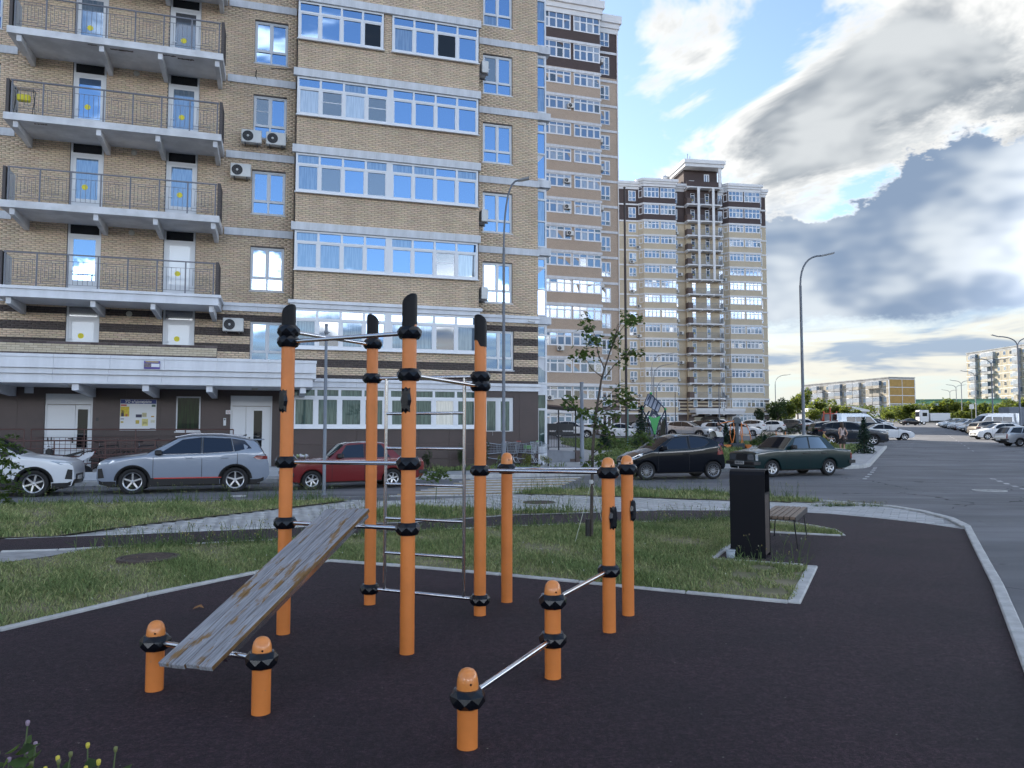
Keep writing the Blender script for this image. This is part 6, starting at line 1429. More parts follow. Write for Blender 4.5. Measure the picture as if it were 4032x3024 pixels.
# lorry with a grey tilt behind the right-hand row
lo_ = thing('tilt_lorry', 'light lorry with grey canvas tilt behind the right-hand row', 'lorry', (64.6, 97.0, terr(97.0)), R(-2)); CANV = M('canvas_grey', (.16, .18, .21), .8, var=.1, vs=2)
MB().bevbox(-2.6, 3.4, -1.1, 1.1, .95, 3.2, .06).build('tilt', CANV, lo_); MB().box(-2.7, 3.5, -1.05, 1.05, .7, .93).build('chassis', TRIM, lo_)
MB().prism([(-4.6, .45), (-4.62, 1.2), (-4.2, 1.45), (-3.7, 2.2), (-2.75, 2.3), (-2.75, .45)], -1.0, 1.0, 'y').build('cab', WHITE_C, lo_); MB().prism([(-4.12, 1.5), (-3.66, 2.12), (-3.1, 2.12), (-3.1, 1.5)], -1.01, 1.01, 'y').build('cab_window', CARGL, lo_)
ty, rm, bk = wheel_mesh(.38, .2, 0, RIM)
for x in (-3.9, 2.0):
    for s in (-1, 1): ow = link('wheel', ty, lo_, (x, s*.95, .38), 0 if s < 0 else math.pi); link('rim', rm, ow)
# white lorry at the end of the road
lw = thing('white_lorry', 'white cab-over lorry standing at the far end of the road', 'lorry', (95.5, 173.0, terr(173)), R(-6))
MB().bevbox(-4.2, -2.2, -1.2, 1.2, .6, 3.3, .15).build('cab', WHITE_C, lw); MB().box(-4.215, -4.19, -1.0, 1.0, 1.8, 2.9).build('windscreen', CARGL, lw); MB().bevbox(-1.9, 2.3, -1.2, 1.2, .9, 2.6, .03).build('box_body', WHITE_C, lw); MB().box(-4.1, 2.2, -.9, .9, .55, .88).build('chassis', TRIM, lw)
MB().box(-3.6, -2.6, -1.21, 1.21, 1.9, 2.7).build('side_window', CARGL, lw)
for x in (-3.3, 1.2):
    for s in (-1, 1): ow = link('wheel', ty, lw, (x, s*1.05, .45), 0 if s < 0 else math.pi); ow.scale = (1.2, 1.2, 1.2); link('rim', rm, ow)
# ================================================================ STREET FURNITURE
GALV = M('galvanised_steel', (.15, .165, .19), .55, .25, var=.1, vs=4); POLEG = M('pole_grey', (.17, .19, .22), .5, .2, var=.08, vs=3); LAMPG = M('lamp_head_grey', (.20, .215, .23), .45)
def street_lamp(x, y, h, label, arms=1, ang=0.0, name='street_lamp', r=.075, reach=1.4, rise=1.8, head=.55, group='street lamps'):
    t = thing(name, label, 'street lamp', (x, y, terr(y)), ang, group)
    MB().lathe([(r*1.35, 0), (r*1.35, 1.2), (r, 1.25), (r*.75, h-rise)], 14).build('pole', GALV, t); MB().lathe([(r*2.1, 0), (r*2.1, .03), (r*1.3, .05)], 14).build('base_flange', GALV, t)
    for k in range(arms):
        s = 1 if k == 0 else -1; pts = [(0, 0, h-rise-.15)]+[(s*reach*(f**1.9), 0, h-rise+rise*(1-(1-f)**2.0)) for f in np.linspace(0.02, 1, 9)]
        a = MB().path(pts, [r*.72]+[r*.55]*9, 10).build('arm', GALV, t)
        e = Vector(pts[-1]); d = Vector((s*.95, 0, .22)).normalized(); q = MB()
        q.add([e+d*0+Vector((0, -.07, .03)), e+Vector((0, .07, .03)), e+d*head+Vector((0, .12, .02)), e+d*head+Vector((0, -.12, .02)), e+Vector((0, -.07, -.04)), e+Vector((0, .07, -.04)), e+d*head+Vector((0, .12, -.05)), e+d*head+Vector((0, -.12, -.05))],
              [(0, 1, 2, 3), (7, 6, 5, 4), (0, 4, 5, 1), (1, 5, 6, 2), (2, 6, 7, 3), (3, 7, 4, 0)]).build('lamp_head', LAMPG, t)
        MB().add([e+d*.1+Vector((0, -.09, -.052)), e+d*.1+Vector((0, .09, -.052)), e+d*head*.92+Vector((0, .1, -.058)), e+d*head*.92+Vector((0, -.1, -.058))], [(0, 1, 2, 3)]).build('lens', M('lamp_lens', (.45, .46, .45), .2), t)
    return t
street_lamp(-.31, 28.7, 11.15, 'curved grey street lamp in front of the near tower', reach=.55, rise=2.6, ang=R(0), head=.42, r=.065)
street_lamp(16.2, 42.8, 11.2, 'tall curved street lamp standing alone against the clouds', reach=1.2, rise=1.7, r=.09, head=.75)
for px, d, h, lb in ((2568, 114, 11.3, 'left of two tall lamps before the third tower'), (2575, 128, 10.6, 'right of two tall lamps before the third tower'), (2586, 138, 8.6, 'shorter lamp behind the pair before the third tower'), (2832, 139, 9.2, 'lamp before the stair balconies of the third tower'), (3054, 165, 10.8, 'lamp just right of the third tower')):
    street_lamp((px-2016)/3030*d, d, h, lb, reach=2.6, rise=2.0, r=.10, head=.8)
for px, d, lb in ((4016, 89, 'nearest two-armed lamp at the right edge'), (3909, 124, 'second two-armed lamp, before the tall grey block'), (3843, 161, 'third two-armed lamp along the right-hand row'), (3788, 204, 'fourth two-armed lamp along the right-hand row'), (3767, 234, 'fifth two-armed lamp along the right-hand row'), (3742, 282, 'last two-armed lamp along the right-hand row')):
    street_lamp((px-2016)/3030*d, d, 11.3, lb, 2, R(8), reach=2.4, rise=1.1, r=.12, head=.9)
def plain_pole(x, y, z, h, r, label, mat):
    t = thing('pole', label, 'pole', (x, y, z)); MB().lathe([(r, 0), (r, h*.72), (r*.86, h*.721), (r*.86, h-.05)], 12).build('shaft', mat, t); MB().lathe([(r*1.05, 0), (r*1.05, .05), (0, .06)], 12).build('cap', mat, t, (0, 0, h-.05)); MB().lathe([(r*1.9, 0), (r*1.9, .02), (r, .03)], 12).build('flange', mat, t); return t
p = plain_pole(-5.17, 21.3, -.1, 4.72, .048, 'thin grey pole with clamp between the red saloon and the station', POLEG)
MB().lathe([(.055, 0), (.062, .01), (.062, .05), (.055, .06)], 12).build('band_clamp', GALV, p, (0, 0, 4.45)); MB().tube((.05, 0, 4.48), (.11, 0, 4.48), .008).build('band_bolt', GALV, p)
plain_pole(2.93, 32.3, .1, 3.6, .085, 'plain grey post on the pavement behind the young tree', POLEG)
DBR = M('mast_brown', (.045, .034, .034), .6); plain_pole(8.92, 60, .8, 20.2, .10, 'very tall dark brown mast before the third tower', DBR)
plain_pole(13.9, 104, 1.6, 5.2, .07, 'short dark post at the third tower entrance, left one', DBR); plain_pole(29.5, 139, 2.4, 6.4, .08, 'short dark post at the third tower entrance, right one', DBR)
# traffic sign at the end of the road and blue banner
sg = thing('road_sign', 'small white road sign on its post by the far lamps', 'sign', (107.5, 180, terr(180)), 0); MB().tube((0, 0, 0), (0, 0, 4.6), .06).build('post', GALV, sg); MB().box(-.55, .55, -.08, -.06, 3.6, 4.7).build('plate', PLATE, sg)
# ---- ramp railings before the entrance (brown tube)
def railset(name, label, u0, u1, v, zt, zb0, n, extra=(), rz=R(17)):
    o = T1w(u0, v, 0); t = thing(name, label, 'railing', o, rz); L = u1-u0
    MB().tube((0, 0, zt), (L, 0, zt), .024).build('top_rail', BRRAIL, t)
    for i in range(n): x = L*i/(n-1); MB().tube((x, 0, zb0), (x, 0, zt), .02).build('post', BRRAIL, t)
    for (a, b, za, zb_) in extra: MB().tube((a, 0, za), (b, 0, zb_), .018).build('rail', BRRAIL, t)
    return t, L
t, L = railset('handrail', 'brown handrail along the porch before the entrance doors', -8.35, -2.0, .55, 1.70, .30, 5)
for z in (1.42, 1.2, .98, .76, .54): MB().tube((0, 0, z), (3.4, 0, z), .009, n=6).build('rail', BRRAIL, t)
for k in range(1, 20): MB().tube((k*.17, 0, .3), (k*.17, 0, 1.42), .008, n=6).build('baluster', BRRAIL, t)
t, L = railset('handrail', 'brown sloping ramp rails in front of the porch', -8.9, -2.9, 1.6, 1.33, .0, 5, ((0, 6, 1.08, 1.05), (0, 6, .72, 1.0), (0, 6, .45, .78), (0, 6, .98, .55)))
t, L = railset('handrail', 'brown rail left of the entrance at the picture edge', -12.5, -8.5, .75, 1.70, .0, 4, ((0, 4, 1.38, 1.38), (0, 4, .9, .9)))
# ---- security camera on the near tower
p = T1w(9.55, -.72, 6.28); sc_ = thing('security_camera', 'small security camera under the cornice at the near tower corner', 'camera', p, R(17))
MB().tube((0, .05, .05), (0, -.1, 0), .02).build('arm', TRIM, sc_); MB().tube((-.06, -.1, .0), (.2, -.16, -.06), .045).build('housing', M('ac_casing', (.60, .61, .60), .45), sc_); MB().tube((.2, -.16, -.06), (.21, -.162, -.062), .036).build('lens', BLACKP, sc_)
# ---- basement entrance: concrete ramp wall, railing, light roof
p = Vector((.95, 34.3, terr(34.3)+.13)); bs_ = thing('basement_entrance', 'brown roofed basement entrance with black fence and concrete ramp wall', 'shelter', p, R(17)); BK = M('fence_black', (.014, .014, .018), .5)
RW = M('ramp_concrete', (.22, .23, .25), .85, var=.1, vs=2)
MB().prism([(.0, 0), (1.95, 0), (1.95, .48), (.0, .62)], -.1, .1, 'y').build('ramp_wall', RW, bs_); MB().box(1.96, 2.28, -.16, .16, 0, .52).build('pillar', BROWN, bs_); MB().box(1.7, 1.94, -.13, -.101, .02, .15).build('vent_block', BROWN, bs_)
for i in range(3): MB().box(.35+i*.82, .40+i*.82, -.03, .03, .6-.06*i, 2.35 if i else 1.5).build('post', BK, bs_)
MB().box(.36, 2.05, -.02, .02, 1.42, 1.46).build('fence_rail', BK, bs_); MB().box(.36, 2.05, -.02, .02, .66, .69).build('fence_rail', BK, bs_)
for i in range(22): MB().box(.40+i*.075, .415+i*.075, -.008, .008, .69, 1.42).build('fence_bar', BK, bs_)
MB().prism([(-1.1, 2.62), (2.55, 2.34), (2.55, 2.40), (-1.1, 2.70)], -.5, 1.8, 'y').build('roof', M('roof_brown', (.075, .045, .04), .6), bs_); MB().box(-.05, .95, .6, .9, .0, 1.35).build('stair_wall', BROWN, bs_)
MB().box(1.1, 2.4, 1.2, 1.26, 1.45, 1.75).box(1.1, 2.4, 1.2, 1.26, 1.2, 1.36).build('slat_screen', BK, bs_)
# ---- shopping trolleys
WIRE = M('trolley_wire', (.42, .46, .52), .3, .85)
def trolley(mat_handle):
    t = link('shopping_trolley', None); r = .007
    b = MB(); tp, bt = [(-.42, -.24, .98), (-.42, .24, .98), (.46, .20, .86), (.46, -.20, .86)], [(-.34, -.20, .50), (-.34, .20, .50), (.40, .15, .55), (.40, -.15, .55)]
    for a in (tp, bt):
        for i in range(4): b.tube(a[i], a[(i+1) % 4], r*1.3, n=6)
    for i in range(4):
        A0, A1, B0, B1 = Vector(tp[i]), Vector(tp[(i+1) % 4]), Vector(bt[i]), Vector(bt[(i+1) % 4]); n = 12 if i in (1, 3) else 6
        for k in range(n+1): b.tube(A0.lerp(A1, k/n), B0.lerp(B1, k/n), r*.55, n=5, cap=False)
        for k in (1, 2, 3): b.tube(A0.lerp(B0, k/4), A1.lerp(B1, k/4), r*.6, n=5, cap=False)
    for k in range(7): b.tube(Vector(bt[0]).lerp(Vector(bt[1]), k/6), Vector(bt[3]).lerp(Vector(bt[2]), k/6), r*.55, n=5, cap=False)
    b.build('basket', WIRE, t)
    f = MB()
    for s in (-1, 1): f.path([(-.46, s*.24, 1.0), (-.36, s*.22, .52), (-.30, s*.24, .36), (-.42, s*.25, .12)], .012, 8); f.path([(-.30, s*.24, .36), (.36, s*.18, .26), (.44, s*.18, .12)], .012, 8)
    f.tube((-.42, -.25, .14), (-.42, .25, .14), .011).tube((.36, -.18, .26), (.36, .18, .26), .011); f.build('frame', WIRE, t)
    MB().tube((-.47, -.25, 1.01), (-.47, .25, 1.01), .018, n=10).build('handle', mat_handle, t)
    for (x, y) in ((-.42, -.25), (-.42, .25), (.44, -.18), (.44, .18)): MB().lathe([(0, -.013), (.06, -.013), (.06, .013), (0, .013)], 14, axis='y').build('castor', TRIM, t, (x, y, .06))
    return t
HR, HG, HB = M('handle_red', (.4, .05, .03), .4), M('handle_green', (.12, .4, .05), .4), M('handle_black', (.02, .02, .02), .4)
tr0 = trolley(HR); trs = [tr0]+[copy_tree(tr0) for _ in range(4)]
for (px, d, rz, lb, hm), o in zip(((1940, 31.6, R(20), 'leftmost shopping trolley, half hidden by the orange post', HB), (2000, 31.9, R(160), 'red-handled shopping trolley behind the lamp post', HR), (2030, 32.2, R(10), 'third shopping trolley from the left, side-on', HR), (2072, 32.0, R(170), 'shopping trolley with green plate, fourth from the left', HG), (2126, 31.8, R(-70), 'rightmost shopping trolley, end-on to the street', HB)), trs):
    o.location = ((px-2016)/3030*d, d, terr(d)+.145); o.rotation_euler = (0, 0, rz); tag(o, lb, 'shopping trolley', 'shopping trolleys by the wall')
    for ch in o.children:
        if ch.name.startswith('handle'): ch.material_slots[0].link = 'OBJECT'; ch.material_slots[0].material = hm
MB().box(-.2, .14, -.245, -.23, .68, .84).build('advert_plate', HG, trs[3])
# ---- scooter
sco = thing('scooter', 'white and black scooter between the white and grey crossovers', 'scooter', (-14.55, 25.15, terr(25)+.13), R(17+4)); SWH = paint('scooter_white', (.60, .61, .64))
ty, rm, bk = wheel_mesh(.23, .14, 0, RIMD)
for x in (-.62, .58): o = link('wheel', ty, sco, (x, 0, .23)); o.scale = (1, .5, 1); link('rim', rm, o)
MB().prism([(.0, .52), (.18, .60), (.62, .86), (.86, .92), (.80, .78), (.45, .58), (.2, .46)], -.13, .13, 'y').build('tail_fairing', SWH, sco); MB().prism([(-.05, .72), (.10, .74), (.55, .90), (.52, .95), (.12, .84), (-.05, .80)], -.12, .12, 'y').build('seat', TRIM, sco); MB().prism([(.70, .76), (.88, .88), (.90, .94), (.78, .90)], -.09, .09, 'y').build('tail_light', REDL, sco)
MB().prism([(-.10, .25), (.5, .25), (.62, .5), (.2, .48), (-.02, .4)], -.16, .16, 'y').build('engine', TRIM, sco); MB().prism([(-.45, .28), (-.1, .24), (-.08, .32), (-.4, .36)], -.17, .17, 'y').build('footboard', TRIM, sco)
MB().prism([(-.60, .42), (-.42, .36), (-.36, .95), (-.44, 1.05), (-.52, .98)], -.17, .17, 'y').build('leg_shield', TRIM, sco); MB().bevbox(-.58, -.38, -.13, .13, .98, 1.16, .05).build('headset', SWH, sco); MB().tube((-.44, -.34, 1.10), (-.44, .34, 1.10), .015).build('handlebar', TRIM, sco)
for s in (-1, 1): q = MB().path([(-.44, s*.2, 1.12), (-.46, s*.28, 1.28)], .007, 6).build('mirror', TRIM, sco); MB().lathe([(0, -.012), (.06, -.01), (.06, .01), (0, .012)], 14, (-.46, s*.29, 1.34), 'x').build('mirror_glass', TRIM, q)
MB().path([(.05, -.1, .25), (.0, -.25, .02)], .012, 6).build('side_stand', TRIM, sco); MB().prism([(-.72, .44), (-.5, .48), (-.5, .52), (-.74, .48)], -.07, .07, 'y').build('front_mudguard', TRIM, sco)
# ---- bicycles on the porch
def bicycle(loc, rz, label, col):
    t = thing('bicycle', label, 'bicycle', loc, rz, 'bicycles on the porch'); fm = M('bike_'+label[:5], col, .35, .2)
    for x in (-.52, .52):
        o = MB().lathe([(.30, -.018), (.335, -.012), (.335, .012), (.30, .018)], 30, axis='y', close=True).build('wheel', TYRE, t, (x, 0, .335)); s = MB()
        for k in range(14): a = math.pi*2*k/14; s.tube((0, 0, 0), (.3*math.cos(a), 0, .3*math.sin(a)), .0025, n=4, cap=False)
        s.build('spokes', GALV, o)
    f = MB(); A_, B_, S, H_, T_ = (-.52, 0, .335), (-.08, 0, .30), (-.22, 0, .82), (.34, 0, .86), (.36, 0, .74)
    for a, b in ((A_, B_), (A_, S), (B_, S), (B_, T_), (S, H_), (H_, (.52, 0, .335))): f.tube(a, b, .018, n=8)
    f.build('frame', fm, t); MB().tube(S, (-.24, 0, .95), .014).build('seat_post', GALV, t); MB().bevbox(-.38, -.10, -.07, .07, .95, 1.0, .02).build('saddle', TRIM, t)
    MB().path([(.34, 0, .86), (.33, 0, 1.0), (.38, 0, 1.04)], .014).path([(.36, -.32, 1.05), (.38, 0, 1.04), (.36, .32, 1.05)], .013).build('handlebar', TRIM, t); MB().lathe([(0, -.02), (.09, -.02), (.09, .0), (0, .0)], 16, (-.08, -.05, .30), 'y').build('chainset', TRIM, t); return t
bicycle(T1w(-6.1, .35, .3), R(17+4), 'black bicycle left of two leaning by the notice board', (.012, .012, .014)); bicycle(T1w(-4.9, .1, .3), R(17-3), 'dark bicycle right of two, just behind the grey crossover', (.02, .02, .03))

# ================================================================ PLAY AND TRAINING EQUIPMENT
ph = thing('playhouse', 'green and grey climbing playhouse with tilted striped roof behind the hatchback', 'play equipment', (9.15, 50, terr(50)+.14), R(10)); PGR = M('play_green', (.06, .36, .10), .5); PNV = M('play_navy', (.025, .04, .075), .5); PGY = M('play_grey', (.26, .28, .34), .5); PBR = M('play_brown', (.055, .04, .03), .7)
for s in (-1, 1):
    MB().path([(s*.82, -.2, .0), (s*.85, -.2, 1.2), (s*.78, -.2, 2.45)], .05, 10).build('post', PNV, ph); MB().path([(s*.55, .5, 0), (s*.72, .4, 1.4), (s*.2, .1, 2.35)], .055, 10).build('post', PNV, ph); MB().path([(s*.78, -.2, 2.45), (0, -.25, .92)], .045, 8).build('strut', PNV, ph)
    MB().lathe([(0, -.09), (.064, -.064), (.09, 0), (.064, .064), (0, .09)], 16, (s*.78, -.2, 2.47)).build('ball_joint', PGR, ph)
    m = MB()
    for k in range(6): x = s*(.25+k*.1); m.add([(x, -.1, .75), (x+.055*s, -.1, .75), (x+.09*s, -.05, 1.95-k*.03), (x+.04*s, -.05, 1.95-k*.03)], [(0, 1, 2, 3)])
    m.build('slat_side', PBR, ph).modifiers.new('s', 'SOLIDIFY').thickness = .03
    MB().prism([(s*.5, .7), (s*.86, .8), (s*.84, 2.0), (s*.62, 1.5)], .05, .09, 'y').build('side_panel', M('play_dark_green', (.02, .07, .03), .6), ph)
MB().prism([(-.42, 2.05), (-.18, 1.95), (.0, 1.88), (.18, 1.95), (.42, 2.05), (.28, 1.7), (.06, .95), (-.06, .95), (-.28, 1.7)], -.30, -.26, 'y').build('sail', PGR, ph)
MB().lathe([(0, -.09), (.064, -.064), (.09, 0), (.064, .064), (0, .09)], 16, (0, -.28, .9)).build('ball_joint', PGR, ph); MB().tube((0, -.25, 0), (0, -.25, .85), .05).build('post', PNV, ph)
rp = MB().box(-.72, .72, -.55, .55, 0, .05).build('roof_panel', PNV, ph, (0, .0, 2.95)); rp.rotation_euler = (R(62), R(32), 0); rp.scale = (.78, .78, 1); rp.location.z = 2.85
for k in range(4): MB().box(-.68+k*.36, -.44+k*.36, -.56, .56, .051, .075).build('roof_stripe', PGY, rp)
MB().lathe([(0, -.09), (.064, -.064), (.09, 0), (.064, .064), (0, .09)], 16, (-.12, 0, 3.5)).build('ball_joint', PGR, ph); MB().tube((-.75, -.2, 2.5), (-.12, 0, 3.45), .04).tube((.75, -.2, 2.5), (-.12, 0, 3.45), .04).build('ridge', PNV, ph)
MB().prism([(-.33, 1.9), (-.12, 2.45), (0, 2.3), (.12, 2.45), (.42, 1.95), (.32, 1.95), (0, 2.18), (-.25, 1.85)], -.15, -.1, 'y').build('arch_panel', PNV, ph); MB().box(-.9, .9, -.3, .7, .5, .58).build('deck', TRIM, ph)
MB().path([(-.78, -.2, 2.45), (-1.2, -.2, 2.55), (-1.75, -.2, 2.42), (-1.8, -.2, 0)], .045, 8).build('overhead_bar', M('play_teal', (.10, .20, .18), .5), ph)
# cross-trainer
ct = thing('cross_trainer', 'orange and dark grey outdoor cross-trainer right of the black hatchback', 'exercise equipment', (13.95, 47.8, terr(47.8)+.14), R(8)); DG = M('trainer_grey', (.05, .065, .08), .5)
MB().box(-.09, .09, -.06, .06, 0, 1.85).build('column', DG, ct); MB().prism([(-.24, 1.6), (.24, 1.6), (.24, 1.78), (.1, 1.95), (-.1, 1.95), (-.24, 1.78)], -.1, .1, 'y').build('head', DG, ct); MB().bevbox(-.42, .42, -.22, .22, 0, .34, .05).build('base', DG, ct)
for s in (-1, 1):
    MB().path([(s*.22, -.1, 1.72), (s*.7, -.12, 1.66), (s*1.15, -.15, 1.56)] if s < 0 else [(.22, -.1, 1.62), (.3, -.1, 1.5), (.55, -.12, 1.52), (.75, -.12, 1.1), (.85, -.12, .62), (.86, -.12, .45)], .028, 8).build('arm', ORANGE, ct)
    MB().path([(s*.26, -.1, 1.6), (s*.20, -.1, .9), (s*.34, -.1, .38)], .03, 8).build('swing_arm', ORANGE, ct); MB().path([(s*.36, .1, 1.5), (s*.42, .1, .9), (s*.30, .1, .3)], .028, 8).build('swing_arm', ORANGE, ct)
    MB().prism([(s*.42, .26), (s*.95, .26), (s*.92, .20), (s*.72, .06), (s*.60, .02), (s*.48, .18)], -.16, .16, 'y').build('step', ORANGE, ct)
    MB().tube((s*.86 if s > 0 else -.22, -.12, .45 if s > 0 else .6), (s*.87 if s > 0 else -.22, -.12, .30 if s > 0 else .5), .035).build('grip', TRIM, ct)
t = thing('arm_trainer', 'pair of orange bent handles of a small trainer seen over the green saloon', 'exercise equipment', (17.6, 50.5, terr(50.5)+.14), R(5))
for s in (-1, 1): MB().path([(s*.12, 0, .02), (s*.14, 0, .5), (s*.30, 0, .75), (s*.32, 0, 1.0)], .025, 8).build('handle_arm', ORANGE, t); MB().tube((s*.32, 0, 1.0), (s*.32, 0, 1.15), .03).build('grip', TRIM, t)
MB().box(-.22, .22, -.1, .1, 0, .12).build('base', DG, t); MB().tube((-.6, .3, 0), (-.6, .3, 1.35), .02).build('sign_post', TRIM, t)
pf = thing('red_play_frame', 'red play frame with tall posts before the shop pavilion', 'play equipment', (40.5, 98, terr(98)), R(10)); RP = M('play_red', (.42, .07, .03), .5)
for x in (-.9, .0, .9): MB().tube((x, 0, 0), (x, 0, 2.7 if x else 3.2), .09).build('post', RP, pf)
MB().tube((-.9, 0, 2.4), (.9, 0, 2.4), .07).build('beam', RP, pf); MB().box(-1.0, 1.0, -.05, .05, .6, 1.2).build('panel', RP, pf); MB().prism([(-1.6, 0), (-1.2, 0), (-.95, 2.0), (-1.05, 2.0)], -.06, .06, 'y').build('leg', RP, pf); MB().box(-.1, 1.1, -.4, .4, .5, .6).build('deck', RP, pf)
# distant bench
fb = thing('park_bench', 'dark park bench with backrest beside the tall lone lamp', 'bench', (18.0, 47.5, terr(47.5)+.14), R(-70))
for k in range(4): MB().box(-.75, .75, -.2+k*.12, -.11+k*.12, .42, .46).build('seat_slat', BK, fb); MB().box(-.75, .75, .27, .3, .5+k*.11, .58+k*.11).build('back_slat', BK, fb)
for x in (-.65, .65): MB().box(x-.03, x+.03, -.2, .25, 0, .42).box(x-.03, x+.03, .24, .30, .42, .95).build('leg', BK, fb)

# ================================================================ PEOPLE
SKIN = M('skin', (.42, .25, .18), .6); HAIRB = M('hair_brown', (.035, .018, .010), .55, var=.2, vs=30, stretch=(8, 8, .6))
def body(par, J, E, mats, zones, name='body'):
    """one continuous skinned figure; joints J {name:(x,y,z,r)}, edges E; zones choose the material by height"""
    ks = list(J); me = bpy.data.meshes.new(name); me.from_pydata([J[k][:3] for k in ks], [(ks.index(a), ks.index(b)) for a, b in E], [])
    o = bpy.data.objects.new(name, me); C.objects.link(o); md = o.modifiers.new('skin', 'SKIN'); md.use_smooth_shade = True
    sv = me.skin_vertices[0].data
    for i, k in enumerate(ks): sv[i].radius = (J[k][3], J[k][3]*(J[k][4] if len(J[k]) > 4 else 1)); sv[i].use_root = (i == 0)
    o.modifiers.new('sub', 'SUBSURF').levels = 2; o.modifiers['sub'].render_levels = 2
    bpy.context.view_layer.update(); dg = bpy.context.evaluated_depsgraph_get(); nm = bpy.data.meshes.new_from_object(o.evaluated_get(dg)); bpy.data.objects.remove(o)
    nm.name = name; nm.materials.clear()
    for m in mats: nm.materials.append(m)
    for p in nm.polygons: p.material_index = zones(p.center); p.use_smooth = True
    return link(name, nm, par)
def head(par, c, r, yaw, hair, hair_len=0.0, cap=None):
    h = MB(); n, k = 18, 12; V = []
    for i in range(k+1):
        th = math.pi*i/k
        for j in range(n):
            ph_ = 2*math.pi*j/n; x, y, z = math.sin(th)*math.cos(ph_), math.sin(th)*math.sin(ph_), math.cos(th)
            fx = 1-.18*max(0, -z); V.append((x*r*.82*fx, y*r*.95*fx-(.06*r if y < 0 and z < 0 else 0), z*r*1.15))
    h.add(V, [(i*n+j, (i+1)*n+j, (i+1)*n+(j+1) % n, i*n+(j+1) % n) for i in range(k) for j in range(n)], 0, True)
    o = h.build('head', SKIN, par, c, yaw)
    MB().add([(-.12*r, -.9*r, .1*r), (.12*r, -.9*r, .1*r), (.16*r, -.9*r, -.22*r), (-.16*r, -.9*r, -.22*r), (0, -1.14*r, -.18*r)], [(0, 1, 4), (1, 2, 4), (2, 3, 4), (3, 0, 4)]).build('nose', SKIN, o)
    for s in (-1, 1):
        MB().lathe([(0, -.02), (.09*r, -.01), (.09*r, .01)], 8, (s*.33*r, -.88*r, .12*r), 'y').build('eye', BLACKP, o); MB().lathe([(0, -.05*r), (.14*r, -.03*r), (.2*r, .05*r)], 10, (s*.82*r, 0, -.02*r), 'x').build('ear', SKIN, o)
    MB().box(-.22*r, .22*r, -.93*r, -.86*r, -.5*r, -.44*r).build('mouth', M('lips', (.3, .09, .07), .5), o)
    if hair_len:                                                                     # long hair down the back
        V = []; kk = 10
        for i in range(kk+1):
            f = i/kk; z = r*1.22-(r*1.22+hair_len)*f; w = r*(.45+.62*math.sin(min(1, f*3.2)*math.pi/2))*(1-.55*max(0, f-.45)/.55); d = r*(.5+.62*math.sin(min(1, f*3.2)*math.pi/2))*(1 if f < .35 else .75-.3*f); cy = .12*r+(.28*r if f > .3 else 0)
            for j in range(14):
                a = 2*math.pi*j/14; V.append((w*math.cos(a)*(1+.04*math.sin(5*a+i)), cy+d*math.sin(a)*(1 if math.sin(a) > 0 else (.95 if f < .25 else .35)), z))
        MB().add(V, [(i*14+j, i*14+(j+1) % 14, (i+1)*14+(j+1) % 14, (i+1)*14+j) for i in range(kk) for j in range(14)]+[tuple(range(kk*14, kk*14+14)), tuple(range(14))], 0, True).build('hair', hair, o)
    if cap:
        MB().lathe([(r*.98, -.0*r), (r*1.0, .35*r), (r*.8, .95*r), (r*.4, 1.2*r), (0, 1.25*r)], 18).build('cap', cap, o); MB().prism([(-.6*r, -.7*r), (.6*r, -.7*r), (.4*r, -1.6*r), (-.4*r, -1.6*r)], .08*r, .16*r).build('cap_peak', cap, o)
    return o
def hand(par, p, d, side, s=1.0):
    """palm with five separate fingers hanging along d"""
    d = Vector(d).normalized(); x = Vector((side, 0, 0)); x = (x-d*x.dot(d)).normalized(); y = d.cross(x); P = Vector(p); m = MB()
    m.path([P, P+d*.045*s, P+d*.085*s], [.022*s, .034*s, .030*s], 8)
    for k, L in enumerate((.058, .070, .074, .066)):
        b = P+d*.08*s+y*(k-1.5)*.017*s; m.path([b, b+d*L*.5*s+x*.006*s, b+d*L*s-x*.012*s], [.009*s, .0085*s, .006*s], 6)
    b = P+d*.03*s-y*.028*s; m.path([b, b+d*.03*s-y*.018*s, b+d*.058*s-y*.016*s], [.011*s, .010*s, .007*s], 6)
    return m.build('hand', SKIN, par)
TOPW = M('top_white_pink', (.50, .40, .38), .8); SKIRT = M('skirt_black', (.012, .010, .012), .8); NAVYC = M('cloth_navy', (.02, .025, .05), .8)
wm = thing('person', 'woman in sleeveless pale top and dark skirt, long brown hair, seen from behind', 'person', (17.55, 41.0, terr(41)+.13), R(180+8))
J = {'pel': (0, 0, .95, .12, .8), 'waist': (0, .01, 1.08, .105, .75), 'chest': (0, 0, 1.28, .125, .75), 'neckb': (0, .02, 1.42, .07, .9), 'neck': (0, 0, 1.50, .045), 'hl': (-.09, 0, .88, .09), 'kl': (-.10, -.02, .50, .058), 'al': (-.10, .03, .09, .035), 'tl': (-.11, -.10, .035, .03), 'hr': (.09, 0, .88, .09), 'kr': (.10, -.03, .50, .058), 'ar': (.10, .02, .09, .035), 'tr': (.11, -.11, .035, .03),
     'sl': (-.165, .01, 1.39, .045), 'el': (-.27, .06, 1.13, .034), 'wl': (-.20, -.05, .92, .024), 'sr': (.165, .01, 1.39, .045), 'er': (.25, .10, 1.15, .034), 'wr': (.15, .02, .97, .024)}
E_ = [('pel', 'waist'), ('waist', 'chest'), ('chest', 'neckb'), ('neckb', 'neck'), ('pel', 'hl'), ('hl', 'kl'), ('kl', 'al'), ('al', 'tl'), ('pel', 'hr'), ('hr', 'kr'), ('kr', 'ar'), ('ar', 'tr'), ('neckb', 'sl'), ('sl', 'el'), ('el', 'wl'), ('neckb', 'sr'), ('sr', 'er'), ('er', 'wr')]
